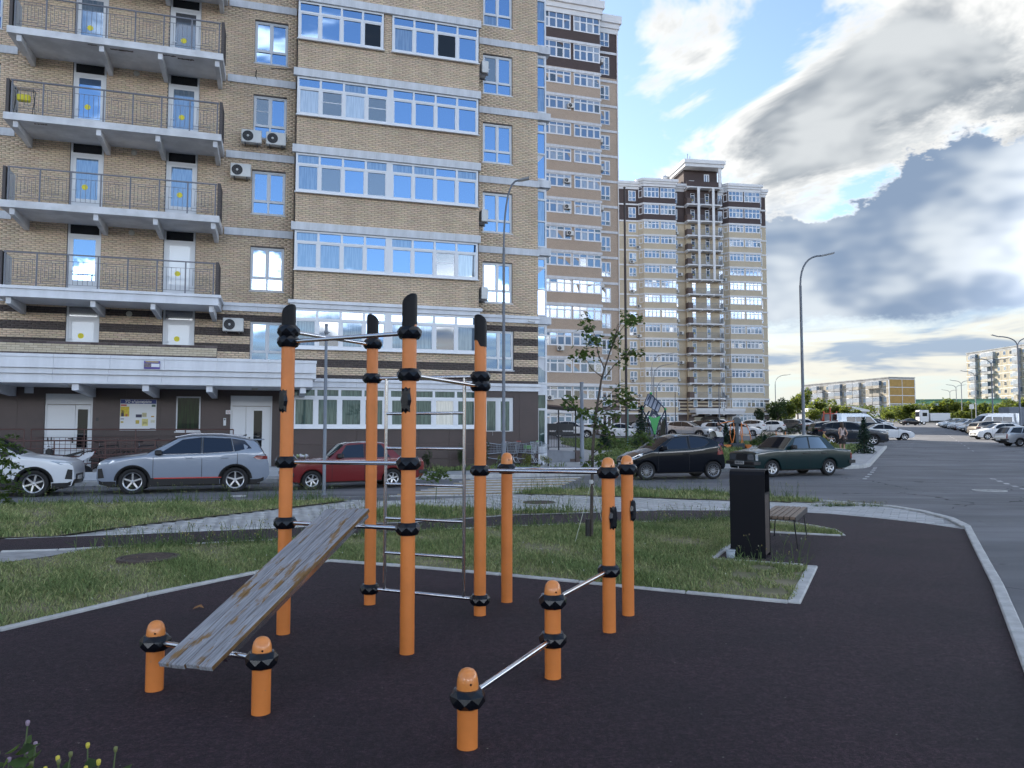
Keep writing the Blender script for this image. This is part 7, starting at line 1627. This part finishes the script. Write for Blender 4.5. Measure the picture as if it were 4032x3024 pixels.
body(wm, J, E_, [SKIN, TOPW, NAVYC], lambda c: 1 if (abs(c.x) < .15 and 1.02 < c.z < 1.40) else (2 if c.z < .075 else 0))
MB().lathe([(.118, 1.04), (.135, .95), (.17, .80), (.19, .62), (.20, .58)], 24).build('skirt', SKIRT, wm).scale = (1, .8, 1)
head(wm, (0, -.01, 1.615), .098, R(-20), HAIRB, .46); hand(wm, (-.20, -.05, .92), (0, -.3, -1), 1); hand(wm, (.15, .02, .97), (-.4, -.2, -1), -1)
bag = thing('handbag', 'small dark brown handbag on a strap at the woman hip', 'bag', (17.62, 40.84, terr(41)+.13+.78), R(8)); MB().bevbox(-.13, .13, -.05, .05, 0, .2, .02).build('pouch', M('bag_brown', (.04, .02, .018), .5), bag); MB().path([(-.12, .02, .18), (-.02, .0, .45), (.12, .1, .62)], .008, 6).build('strap', TRIM, bag); MB().box(-.03, .03, -.056, -.051, .09, .12).build('clasp', CHROME, bag)
bo = thing('person', 'boy in navy cap and yellow shirt reaching out a hand beside the woman', 'person', (16.55, 40.9, terr(41)+.13), R(75)); YEL = M('shirt_yellow', (.42, .38, .06), .8); k_ = .76
J2 = {a: (v[0]*k_, v[1]*k_, v[2]*k_, v[3]*k_, *(v[4:])) for a, v in J.items()}; J2['el'] = (-.16, -.16, .88, .028); J2['wl'] = (-.14, -.36, .86, .02); J2['er'] = (.19, .02, .86, .028); J2['wr'] = (.18, -.08, .70, .02)
body(bo, J2, E_, [SKIN, YEL, NAVYC], lambda c: 1 if (abs(c.x) < .15 and .72 < c.z < 1.08) else (2 if c.z < .72 and abs(c.x) < .14 else 0)); head(bo, (0, -.01, 1.235), .088, 0, HAIRB, 0, NAVYC); hand(bo, (-.14, -.36, .86), (.1, -1, -.1), 1, .8); hand(bo, (.18, -.08, .70), (0, -.3, -1), -1, .8)
mo = thing('person', 'long-haired woman bending behind the cream pushchair', 'person', (12.75, 46.9, terr(46.9)+.14), R(-60)); J3 = dict(J); J3['chest'] = (0, -.10, 1.26, .12, .75); J3['neckb'] = (0, -.18, 1.38, .07, .9); J3['neck'] = (0, -.22, 1.45, .045); J3['sl'] = (-.165, -.16, 1.36, .045); J3['sr'] = (.165, -.16, 1.36, .045); J3['el'] = (-.2, -.30, 1.14, .034); J3['er'] = (.2, -.30, 1.14, .034); J3['wl'] = (-.18, -.48, 1.02, .024); J3['wr'] = (.18, -.48, 1.02, .024)
body(mo, J3, E_, [SKIN, M('shirt_grey', (.30, .32, .36), .8), NAVYC], lambda c: 1 if (abs(c.x) < .17 and 1.0 < c.z < 1.42) else (2 if c.z < 1.0 and abs(c.x) < .2 and c.y > -.2 else 0)); head(mo, (0, -.25, 1.56), .098, 0, HAIRB, .3); hand(mo, (-.18, -.48, 1.02), (0, -1, -.2), 1); hand(mo, (.18, -.48, 1.02), (0, -1, -.2), -1)
pc_ = thing('pushchair', 'cream-hooded pushchair with dark seat behind the black hatchback', 'pushchair', (12.35, 46.5, terr(46.5)+.14), R(-60)); CRM = M('hood_cream', (.55, .54, .50), .8)
hd = MB(); V = [(.28*math.cos(a)*(1 if b < 3 else .9), -.28+.19*b, .78+.36*math.sin(a)*(1.0-.05*b)) for b in range(4) for a in np.linspace(0, math.pi, 9)]; hd.add(V, [(b*9+i, b*9+i+1, b*9+10+i, b*9+9+i) for b in range(3) for i in range(8)]+[tuple(range(27, 36))], 0, True).build('hood', CRM, pc_); MB().prism([(-.35, .45), (.3, .42), (.32, .8), (.1, .8), (-.3, .62)], -.24, .24, 'x').build('seat', NAVYC, pc_)
for x in (-.25, .25):
    MB().path([(x, .55, 1.02), (x, .3, .75), (x, -.35, .15)], .015, 8).path([(x, -.1, .45), (x, .35, .12)], .014, 8).build('frame', DG, pc_)
    for y in (-.38, .36): MB().lathe([(.08, -.02), (.115, -.015), (.115, .015), (.08, .02)], 18, (x, y, .115), 'x', close=True).build('wheel', TYRE, pc_)
MB().tube((-.25, .55, 1.02), (.25, .55, 1.02), .016).build('handle', TRIM, pc_); MB().bevbox(-.2, .2, -.2, .3, .22, .4, .04).build('basket', M('basket_violet', (.10, .05, .16), .8), pc_)
# ================================================================ PLANTS
def leaf_mat(name, col, col2):
    m = M(name, col, .55, attr='tone', spec=.3); t = m.node_tree; b = t.nodes['Principled BSDF']
    tr = nd(t, 'ShaderNodeBsdfTranslucent'); mx = nd(t, 'ShaderNodeMixShader'); mx.inputs[0].default_value = .38; out = [n for n in t.nodes if n.type == 'OUTPUT_MATERIAL'][0]
    an = nd(t, 'ShaderNodeAttribute'); an.attribute_name = 'tone'; t.links.new(mixc(t, 1.0, col2, an.outputs['Color'], 'MULTIPLY'), tr.inputs[0])
    t.links.new(b.outputs[0], mx.inputs[1]); t.links.new(tr.outputs[0], mx.inputs[2]); t.links.new(mx.outputs[0], out.inputs[0]); return m
LEAF = leaf_mat('leaf_linden', (.050, .085, .026), (.16, .24, .04)); LEAFT = leaf_mat('leaf_tree', (.065, .095, .025), (.30, .36, .05)); LEAFD = leaf_mat('leaf_dark', (.030, .055, .020), (.07, .12, .03)); LEAFY = leaf_mat('leaf_yellow', (.14, .16, .03), (.3, .32, .05)); SPRU = leaf_mat('needles_blue', (.030, .062, .045), (.05, .09, .05)); BARK = M('bark', (.075, .06, .05), .9, var=.25, vs=12, bump=.5, bs=40)
def leaves(P, size, mat, seed=0, shape=5, droop=.3, var=(.6, 1.35), name='foliage'):
    """one small bent leaf polygon per point"""
    rs = np.random.RandomState(seed); P = np.asarray(P, float); n = len(P)
    a = rs.uniform(0, 2*math.pi, n); b = rs.normal(droop, .5, n); s = size*rs.uniform(.6, 1.25, n)
    d = np.stack([np.cos(a)*np.cos(b), np.sin(a)*np.cos(b), -np.sin(b)], 1); side = np.stack([-np.sin(a), np.cos(a), rs.normal(0, .35, n)], 1); side /= np.linalg.norm(side, axis=1)[:, None]; up = np.cross(side, d)
    tpl = [(0, 0, 0), (.35, .42, .10), (.75, .34, .06), (1.1, 0, -.12), (.75, -.34, .06), (.35, -.42, .10)]
    V = np.zeros((n, 6, 3))
    for k, (u, v, w) in enumerate(tpl): V[:, k] = P+(d*u+side*v+up*w)*s[:, None]
    q = np.arange(n)[:, None]*6; F = np.concatenate([q+[0, 1, 2, 3], q+[0, 3, 4, 5]], 0); tone = rs.uniform(var[0], var[1], (n, 1))*np.array([1, 1, 1])+rs.uniform(-.06, .06, (n, 3))
    return fast_mesh(name, V.reshape(-1, 3), F, mat, np.tile(tone, (2, 1)))
# ---- the staked young tree
yt = thing('young_tree', 'slender young tree with sparse heart-shaped leaves tied to a stake', 'tree', (1.18, 11.8, 0)); k_ = .0039
def yp(cx, cy, dy=0.0): x = 2150+cx*.573; y = 1200+cy*.573; return Vector(((x-2016)*k_-1.18, dy, 1.62-(y-1700)*k_))
trunk = [yp(305, 1640), yp(308, 1400), yp(318, 1000), yp(335, 800), yp(352, 690, .02), yp(380, 520, .0), yp(403, 440), yp(440, 330, .03), yp(480, 210, .05), yp(530, 105, .05)]
trunk[0].z = 0; tk = MB().path(trunk, [.030, .026, .023, .021, .019, .016, .014, .010, .007, .004], 10).build('trunk', BARK, yt)
br = {0: [(403, 440, 0), (350, 330, -.1), (345, 250, -.15), (280, 110, -.2)], 1: [(390, 500, 0), (320, 440, .1), (290, 380, .15), (230, 340, .2)], 2: [(405, 500, 0), (460, 420, -.2), (560, 340, -.3), (660, 310, -.3)], 3: [(350, 700, 0), (420, 640, .2), (500, 570, .3), (560, 550, .3)], 4: [(345, 740, 0), (440, 690, -.3), (560, 640, -.4), (600, 680, -.4)], 5: [(338, 800, 0), (260, 740, .2), (200, 690, .3), (150, 640, .3)], 6: [(332, 850, 0), (400, 820, -.2), (470, 760, -.3), (510, 760, -.35)],
      7: [(330, 880, 0), (430, 905, .2), (560, 925, .35), (720, 915, .4)], 8: [(322, 1030, 0), (290, 1060, -.2), (265, 1075, -.2)], 9: [(322, 1020, 0), (390, 960, -.2), (440, 900, -.3)], 10: [(320, 1060, 0), (380, 1070, .2), (460, 1060, .3)], 11: [(440, 330, 0), (500, 200, .2), (570, 110, .3), (690, 80, .35)], 12: [(480, 210, 0), (490, 140, -.1), (600, 100, -.1)]}
for v in br.values():
    pts = [yp(*q) for q in v]; MB().path(pts, [.010, .007, .005, .003][:len(pts)] if len(pts) == 4 else [.009, .005, .003], 7).build('branch', BARK, tk)
cl = [(600, 90, 16), (570, 110, 14), (660, 80, 14), (530, 70, 10), (280, 110, 12), (255, 105, 8), (310, 170, 12), (265, 160, 6), (230, 340, 14), (205, 345, 8), (320, 260, 14), (290, 265, 8), (365, 235, 12), (470, 270, 12), (500, 200, 10), (560, 330, 16), (600, 300, 12), (650, 320, 16), (540, 380, 12), (330, 330, 8), (280, 320, 10), (160, 650, 16), (185, 690, 10), (135, 660, 8), (520, 560, 14), (480, 580, 8), (540, 630, 14), (510, 640, 8), (590, 680, 14), (560, 650, 8), (430, 660, 10), (270, 740, 14), (240, 730, 8), (400, 710, 10), (490, 750, 12), (460, 760, 8), (350, 790, 10), (390, 850, 14), (330, 760, 8), (440, 900, 12), (330, 830, 8), (420, 830, 10), (700, 930, 10), (680, 890, 14), (720, 920, 10), (640, 905, 10), (500, 960, 8), (380, 960, 8), (280, 1080, 14), (380, 1080, 14), (450, 1060, 14), (330, 1090, 8), (410, 1040, 10), (560, 920, 8)]
rs = np.random.RandomState(8); P = []
for (cx, cy, n) in cl:
    c = yp(cx, cy, rs.uniform(-.35, .35)); P += [(c.x+rs.normal(0, .052), c.y+rs.normal(0, .09), c.z+rs.normal(0, .042)) for _ in range(int(n*1.9))]
link('crown', leaves(P, .068, LEAF, 4, droop=.55), yt)
MB().tube((-.04, -.05, .0), (-.035, -.05, .30), .035).build('root_guard', TRIM, yt); MB().lathe([(.03, -.03), (.036, 0), (.03, .03)], 10, (trunk[1].x, 0, .86)).build('tie', M('tie_white', (.5, .5, .5), .8), yt)
for q in ((-.28, -.6), (.3, .5), (.35, -.35)): MB().tube((trunk[1].x, 0, .86), (q[0], q[1], 0), .004, n=5).build('guy_rope', M('rope_pale', (.45, .46, .36), .8), yt)
# ---- seedling
sd_ = thing('seedling', 'small leafy seedling with feathered leaves behind the ladder', 'plant', (-1.73, 17.54, 0)); MB().path([(0, 0, 0), (.02, 0, .35), (.0, 0, .55)], .009, 6).build('stem', M('stem_green', (.08, .11, .04), .7), sd_)
P = []
for k in range(9):
    a = 2*math.pi*k/9; 
    for f in np.linspace(.12, 1, 9): P += [(math.cos(a)*.36*f, math.sin(a)*.36*f, .50+.16*math.sin(f*2.4)-.10*f*f+(k % 3)*.06)]*2
link('foliage', leaves(np.array(P)+rs.normal(0, .012, (len(P), 3)), .085, LEAF, 5), sd_)
# ---- shrub at the left edge
sb = thing('edge_shrub', 'feathery green shrub cut by the left edge before the white crossover', 'shrub', (-8.2, 12.3, 0)); P = []
for k in range(30):
    a = rs.uniform(-1.3, 1.6); z0 = rs.uniform(.55, 1.55); L = rs.uniform(.3, .55); o0 = np.array([rs.uniform(-.1, .05), rs.uniform(-.3, .3), z0])
    d = np.array([math.cos(a), math.sin(a)*.6, rs.uniform(-.3, .35)])
    for f in np.linspace(.1, 1, 12): P += [o0+d*L*f+np.array([0, 0, -.12*f*f])+rs.normal(0, .012, 3) for _ in range(2)]
    if k < 8: MB().path([(0, 0, 0), (o0[0]*.6, o0[1]*.5, z0*.6), tuple(o0)], [.012, .008, .004], 6).build('stem', BARK, sb)
link('foliage', leaves(P, .06, LEAF, 6), sb)
# ---- generic broadleaf crowns for the distant trees: several variants, copied
def crown_pts(seed, n, lobes=9):
    r = np.random.RandomState(seed); c = r.normal(0, .42, (lobes, 3))*[1, 1, .75]; rad = r.uniform(.30, .52, lobes); P = []
    for i in range(lobes):
        m = n//lobes; d = r.normal(size=(m, 3)); d /= np.linalg.norm(d, axis=1)[:, None]; P.append(c[i]+d*rad[i]*r.uniform(.55, 1.08, (m, 1))**.6)
    return np.concatenate(P)
CROWN = [leaves(crown_pts(20+i, 1500), .17, LEAFT, 30+i, name='crown') for i in range(4)]; CROWND = [leaves(crown_pts(40+i, 1300), .16, LEAFD, 50+i, name='crown') for i in range(2)]
trm = MB().path([(0, 0, -.5), (.02, 0, .3), (.0, .02, 1.0)], [.05, .042, .02], 8); 
for a in range(5): trm.path([(0, 0, .45+.08*a), (.25*math.cos(a*1.3), .25*math.sin(a*1.3), .75+.07*a), (.42*math.cos(a*1.3), .42*math.sin(a*1.3), .95+.06*a)], [.025, .015, .006], 6)
TRM = trm.mesh('trunk', BARK)
def tree(px, d, top_px, wpx, label, dark=False, i=0):
    x = (px-2016)/3030*d; zg = terr(d); zt = 1.62+(1700-top_px)/3030*d; h = max(2.0, zt-zg); w = wpx/3030*d/2
    t = thing('tree', label, 'tree', (x, d, zg), random.uniform(0, 6), 'trees beyond the car park'); o = link('trunk', TRM, t); o.scale = (h*.5, h*.5, h*.62)
    c = link('crown', (CROWND if dark else CROWN)[i % (2 if dark else 4)], t, (0, 0, h*.60)); c.scale = (w*1.05, w*1.05, h*.40); return t
TL = [(3093, 150, 1568, 95, 'bushy tree just right of the third tower'), (3060, 118, 1555, 70, 'dark tree hiding the third tower corner', True), (3140, 185, 1530, 80, 'tall pale tree behind the lone lamp'), (3205, 165, 1602, 75, 'bright low tree right of the lone lamp'), (3232, 190, 1560, 95, 'round tree before the left end of the five-storey block'), (3290, 185, 1590, 90, 'second round tree before the five-storey block'), (3345, 180, 1598, 80, 'third round tree before the five-storey block'),
      (3410, 200, 1630, 60, 'low bush-like tree before the balconies of the far block'), (3502, 195, 1618, 60, 'small round tree left of the road end tree'), (3582, 205, 1586, 105, 'broad tree standing at the end of the road'), (3718, 215, 1570, 120, 'wide tree before the green building'), (3690, 200, 1620, 80, 'low tree beneath the wide tree by the green building'), (3805, 215, 1575, 95, 'tree left of the tall grey block'), (3870, 200, 1580, 90, 'tree before the foot of the tall grey block'), (3930, 190, 1575, 95, 'leafy tree at the middle of the tall grey block'), (3990, 170, 1560, 110, 'large bright tree at the right edge'), (4050, 160, 1555, 110, 'tree cut by the right edge'), (3780, 190, 1615, 80, 'low tree behind the row of lamps'),
      (2992, 128, 1600, 40, 'thin dark tree at the third tower end', True)]
for k, a in enumerate(TL): tree(*a[:5], dark=len(a) > 5, i=k)
MB_h = None
fo = thing('tree_belt', 'continuous low belt of green trees closing the view behind the car park', 'trees', (0, 0, 0)); P = []
for k in range(170):
    px = rs.uniform(3040, 4200); d = rs.uniform(215, 255); x = (px-2016)/3030*d; zg = terr(d); h = rs.uniform(3.2, 6.5)
    P.append(crown_pts(100+k % 7, 220)*[2.6, 2.6, h*.42]+[x, d, zg+h*.55])
o = link('foliage', leaves(np.concatenate(P), .55, LEAFT, 77, name='foliage'), fo); del fo['category']; fo['kind'] = 'stuff'; o['kind'] = 'stuff'
# ---- spruces
def spruce(x, y, h, w, label, seed):
    r = np.random.RandomState(seed); t = thing('spruce', label, 'spruce', (x, y, terr(y)+.13), 0, 'young spruces'); P = []
    for k in range(18):
        f = k/17; R_ = w*(1-f)**.85+.02; z = .06*h+.94*h*f; n = int(10+16*(1-f))
        for j in range(n):
            a = r.uniform(0, 6.3)
            for q in np.linspace(.25, 1, 5): P.append((math.cos(a)*R_*q, math.sin(a)*R_*q, z-.10*h*q*(1-f)*.9+r.normal(0, .015)))
    MB().path([(0, 0, 0), (0, 0, h)], [.035, .008], 7).build('trunk', BARK, t); link('needles', leaves(P, .10, SPRU, seed, droop=.35), t)
spruce(19.35, 42.4, 1.95, .55, 'small blue-green spruce right beside the walking woman', 1); spruce(12.0, 36.6, 1.1, .38, 'small spruce behind the nose of the green saloon', 2); spruce(14.2, 49.5, 1.2, .45, 'spruce between cross-trainer and green saloon roof', 3); spruce(5.6, 46.5, 1.7, .5, 'upright spruce behind the entrance fence', 4); spruce(15.4, 55.5, 1.5, .5, 'spruce behind the arm trainer', 5); spruce(7.4, 44.0, 2.6, .75, 'pale pine behind the young tree trunk', 6)
# ---- shrubs
SHR = [leaves(crown_pts(60+i, 700, 7), .13, m, 70+i, name='foliage') for i, m in enumerate((LEAFD, LEAF, LEAFY))]; STEM = MB().path([(0, 0, -.5), (0, 0, .2)], .03, 6).path([(.05, 0, -.4), (.3, .1, .3)], .02, 6).path([(-.05, 0, -.4), (-.25, -.1, .35)], .02, 6).mesh('stems', BARK)
def shrub(x, y, w, h, label, kind=0, z=None, name='shrub'):
    t = thing(name, label, 'shrub', (x, y, (terr(y)+.14) if z is None else z), random.uniform(0, 6), 'courtyard shrubs'); o = link('foliage', SHR[kind], t, (0, 0, h*.5)); o.scale = (w*.62, w*.62, h*.55); s = link('stems', STEM, t, (0, 0, h*.5)); s.scale = (w*.5, w*.5, h*.95)
for a in ((9.6, 47, 1.3, .75, 'dark round shrub left of the black hatchback bonnet'), (11.0, 48.2, 1.2, .7, 'dark shrub behind the black hatchback roof'), (8.2, 49.8, 1.3, .7, 'low shrub before the white saloon in the lot', 1), (6.8, 51.5, 1.1, .6, 'low shrub near the white crossover in the lot', 1), (10.6, 53.5, 1.2, .7, 'small yellowish shrub beside the playhouse', 2), (12.2, 35.3, .7, .5, 'small shrub behind the black hatchback tail', 1), (15.3, 47.2, 1.0, 1.15, 'dark tall shrub right of the cross-trainer', 0), (14.8, 46.4, .7, .85, 'bright green shrub at the foot of the cross-trainer', 1), (17.2, 52.4, 1.4, .8, 'shrub right of the arm trainer', 1), (19.0, 47.2, 1.3, .8, 'yellow-green juniper left of the walking woman', 2), (20.2, 53.5, 1.3, .7, 'shrub before the navy crossover', 1), (24.2, 66, 2.0, 1.3, 'dark round shrub before the red play frame', 0), (20.6, 61.0, 1.6, .8, 'shrub beyond the lone lamp', 0), (11.8, 56.5, 1.2, .8, 'leafy bush right behind the playhouse', 1)): shrub(*a)
for k, (u, v, w, h, lb, kd) in enumerate(((5.0, .55, .34, .8, 'first narrow cypress-like shrub along the near tower wall', 0), (6.35, .5, .36, .95, 'second narrow shrub along the near tower wall', 0), (7.3, .35, .45, 1.2, 'third and tallest shrub along the near tower wall', 0), (8.0, .9, .40, .55, 'yellow-green shrub at the left trolleys', 2), (9.0, .95, .40, .6, 'yellow-green shrub before the middle trolleys', 2), (9.7, 1.0, .36, .5, 'yellow-green shrub before the right trolleys', 2))):
    p = T1w(u, v, 0); shrub(p.x, p.y, w, h, lb, kd, .18+.02*k, 'wall_shrub')
# ---- tall weeds with seed heads
def weeds(name, label, pts, hmin, hmax, seed, heads=((.36, .32, .10), (.34, .34, .26), (.20, .22, .08), (.16, .12, .08))):
    r = np.random.RandomState(seed); V, F, col = [], [], []
    def blade(p, q, w, c):
        p, q = np.array(p), np.array(q); a = r.uniform(0, 6.3); s = np.array([math.cos(a), math.sin(a), 0])*w; i = len(V); V.extend([p-s, p+s, q+s*.6, q-s*.6]); F.append((i, i+1, i+2, i+3)); col.append(c)
    for (x, y, z) in pts:
        h = r.uniform(hmin, hmax); lean = r.normal(0, .12, 2)*h; pr_ = np.array([x, y, z]); g = np.array([.085, .125, .045])*r.uniform(.7, 1.4)
        mid = pr_+np.array([lean[0]*.4, lean[1]*.4, h*.55]); tip = pr_+np.array([lean[0], lean[1], h]); blade(pr_, mid, .0035, g); blade(mid, tip, .003, g)
        for k in range(r.randint(1, 4)):
            e = tip+r.normal(0, .035, 3)*[1, 1, .5]; blade(mid+(tip-mid)*r.uniform(.2, .9), e, .002, g); c = heads[r.randint(len(heads))]; s = r.uniform(.005, .009)
            for q in range(2): blade(e-[0, 0, s], e+[0, 0, s*1.2], s*.8, c)
        for k in range(3):
            e = pr_+np.array([*r.normal(0, .06, 2), h*r.uniform(.2, .6)]); blade(pr_+[0, 0, h*.1*k], e, .006, g*1.1)
    me = fast_mesh(name, np.array(V), np.array(F), WEED, np.array(col)); o = link(name, me, kind='stuff'); o['label'] = label; return o
WEED = M('weed_stems', (1, 1, 1), .8, attr='tone', spec=.2)
def along(pts, n, jit, z, seed):
    r = np.random.RandomState(seed); out = []
    for _ in range(n):
        i = r.randint(len(pts)-1); f = r.uniform(); a, b = np.array(pts[i]), np.array(pts[i+1]); p = a+(b-a)*f+r.normal(0, jit, 2); out.append((p[0], p[1], z))
    return out
weeds('weeds', 'seeding weeds along the far edge of the playground lawn', along([(-5.6, 10.6), (-4.5, 10.9), (-3.4, 11.3), (-1.6, 12.3), (0, 13.0), (2.6, 13.7), (4.0, 14.0)], 420, .16, .01, 1), .12, .34, 1)
weeds('weeds', 'dry weeds on the rough patch behind the dark track', along([(-3.2, 14.2), (-1.6, 14.6), (0, 15.4), (1.6, 15.6)], 260, .25, .01, 2), .15, .42, 2)
weeds('weeds', 'weeds along the street edge of the grass strips', along([(-12, 17.0), (-8, 17.4), (-5.6, 18.0), (-4.2, 18.3)], 260, .2, .01, 3)+along([(.2, 20.2), (1.2, 21.2), (3, 21.5), (5.5, 19.9), (6.9, 18.4)], 260, .25, .01, 4), .15, .45, 3)
weeds('weeds', 'thin weeds at the kerb corner in front of the litter bin', along([(2.7, 9.75), (3.2, 9.5), (3.5, 9.35)], 18, .05, .02, 5), .12, .36, 5)
for k, (x, y) in enumerate(((6.9, 16.9), (7.35, 17.0), (7.9, 16.85))): weeds('weeds', 'patch of weeds between pavers, %s' % ('left', 'middle', 'right')[k], [(x+rs.normal(0, .18), y+rs.normal(0, .10), 0) for _ in range(60 if k < 2 else 25)], .04, .11, 6+k)
# clover and daisy heads scattered in the lawn
r = np.random.RandomState(9); Q = r.uniform((-7, 6.4), (5, 14), (2500, 2)); Q = Q[in_poly(Q, g1)][:150]; V = np.zeros((len(Q), 4, 3)); s = r.uniform(.004, .009, len(Q))
for k, (a, b) in enumerate(((-1, 0), (0, -1), (1, 0), (0, 1))): V[:, k, 0] = Q[:, 0]+a*s; V[:, k, 1] = Q[:, 1]+b*s*.6; V[:, k, 2] = r.uniform(.07, .11)+b*s*.8
cc = np.array([(.55, .55, .52), (.55, .48, .08), (.5, .5, .46)])[r.randint(0, 3, len(Q))]; o = link('clover_flowers', fast_mesh('clover_flowers', V.reshape(-1, 3), np.arange(len(Q)*4).reshape(-1, 4), WEED, cc), kind='stuff'); o['label'] = 'tiny white and yellow flower heads in the lawn'
# ---- flowering weeds close to the camera, bottom left
sheet('lawn_patch', [(-3.2, .9), (-.85, .9), (-.75, 2.2), (-1.3, 2.45), (-3.2, 2.5)], .112, SOIL, kind='structure')
def flower_plant(x, y, h, nst, label, seed, col):
    r = np.random.RandomState(seed); t = thing('flowering_weed', label, 'plant', (x, y, .012), 0, 'flowering weeds by the camera'); st = MB(); P = []; HM = [M('petal_'+col[0], col[1], .7), M('bud_green', (.16, .17, .06), .7)]
    for k in range(nst):
        a = r.uniform(0, 6.3); sp = r.uniform(.02, .14); hh = h*r.uniform(.72, 1.0); tip = Vector((math.cos(a)*sp, math.sin(a)*sp, hh)); st.path([(0, 0, 0), (tip.x*.35, tip.y*.35, hh*.5), tuple(tip)], [.004, .003, .0018], 6)
        for q in range(18): f = r.uniform(.6, .97); P.append((tip.x*f+r.normal(0, .012), tip.y*f+r.normal(0, .012), hh*f))
        MB().lathe([(0, -.004), (.004, -.002), (.0055, .005), (.005, .010), (.002, .012), (0, .011)], 8).build('flower_head', HM[k % 2], t, tuple(tip))
        if k % 2: b = tip*.8+Vector((.03, -.02, .02)); st.path([tuple(tip*.7), tuple(b)], .0018, 5); MB().lathe([(0, -.004), (.005, 0), (.006, .008), (0, .011)], 8).build('bud', HM[(k//2) % 2], t, tuple(b))
    st.build('stems', M('stem_green', (.08, .11, .04), .7), t); link('leaves', leaves(P, .038, LEAF, seed), t)
PK, YL, DR = ('pink', (.30, .22, .28)), ('yellow', (.55, .46, .06)), ('dry', (.22, .15, .06))
for k, (x, y, h, n, lb, c_) in enumerate(((-1.30, 2.05, .84, 9, 'pink-flowered weed at the bottom left corner', PK), (-1.42, 2.15, .86, 8, 'weed with pink heads at the very left edge', PK), (-1.22, 2.0, .82, 8, 'weed with brown seed heads right of the pink ones', DR), (-1.14, 2.08, .79, 9, 'yellow-budded weed in the bottom left group', YL), (-1.07, 2.02, .85, 5, 'tall weed rightmost of the bottom left group', YL), (-1.18, 1.95, .78, 8, 'low yellow-budded weed in the bottom left group', YL), (-.86, 1.98, .73, 3, 'single low bud standing apart at the bottom edge', YL), (-1.30, 1.92, .80, 9, 'leafy weed in the bottom left corner', DR))): flower_plant(x, y, h, n, lb, 90+k, c_)
# litter specks on the rubber
r = np.random.RandomState(4)
for k, (x, y, c_) in enumerate(((-2.9, 7.1, 'brown'), (4.75, 12.9, 'white'))):
    t = thing('litter', ('dry brown leaf lying on the rubber near the lawn kerb', 'crumpled white paper scrap on the rubber behind the bench')[k], 'litter', (x, y, .012)); MB().add([(0, 0, 0), (.06, .01, .02), (.09, .04, .0), (.05, .07, .03), (.0, .05, .01)], [(0, 1, 3, 4), (1, 2, 3)]).build('scrap', M('litter_'+c_, (.25, .12, .04) if k == 0 else (.6, .6, .6), .8), t)
# ---- drying rack on a stair balcony
p = T1w(-8.95, .45, ZK[2]-.19); dr = thing('drying_rack', 'folding rack with yellow basket on the left of the second balcony down', 'rack', p, R(17))
for s in (-1, 1): MB().path([(s*.28, -.2, 0), (s*.28, .15, .95), (s*.28, -.12, .95), (s*.28, .2, 0)], .012, 6).build('frame', TRIM, dr)
for k in range(5): MB().tube((-.28, -.1+k*.05, .95), (.28, -.1+k*.05, .95), .006, n=5).build('rod', TRIM, dr)
MB().bevbox(-.2, .2, -.22, -.02, .5, .72, .03).build('basket', YDOT, dr)
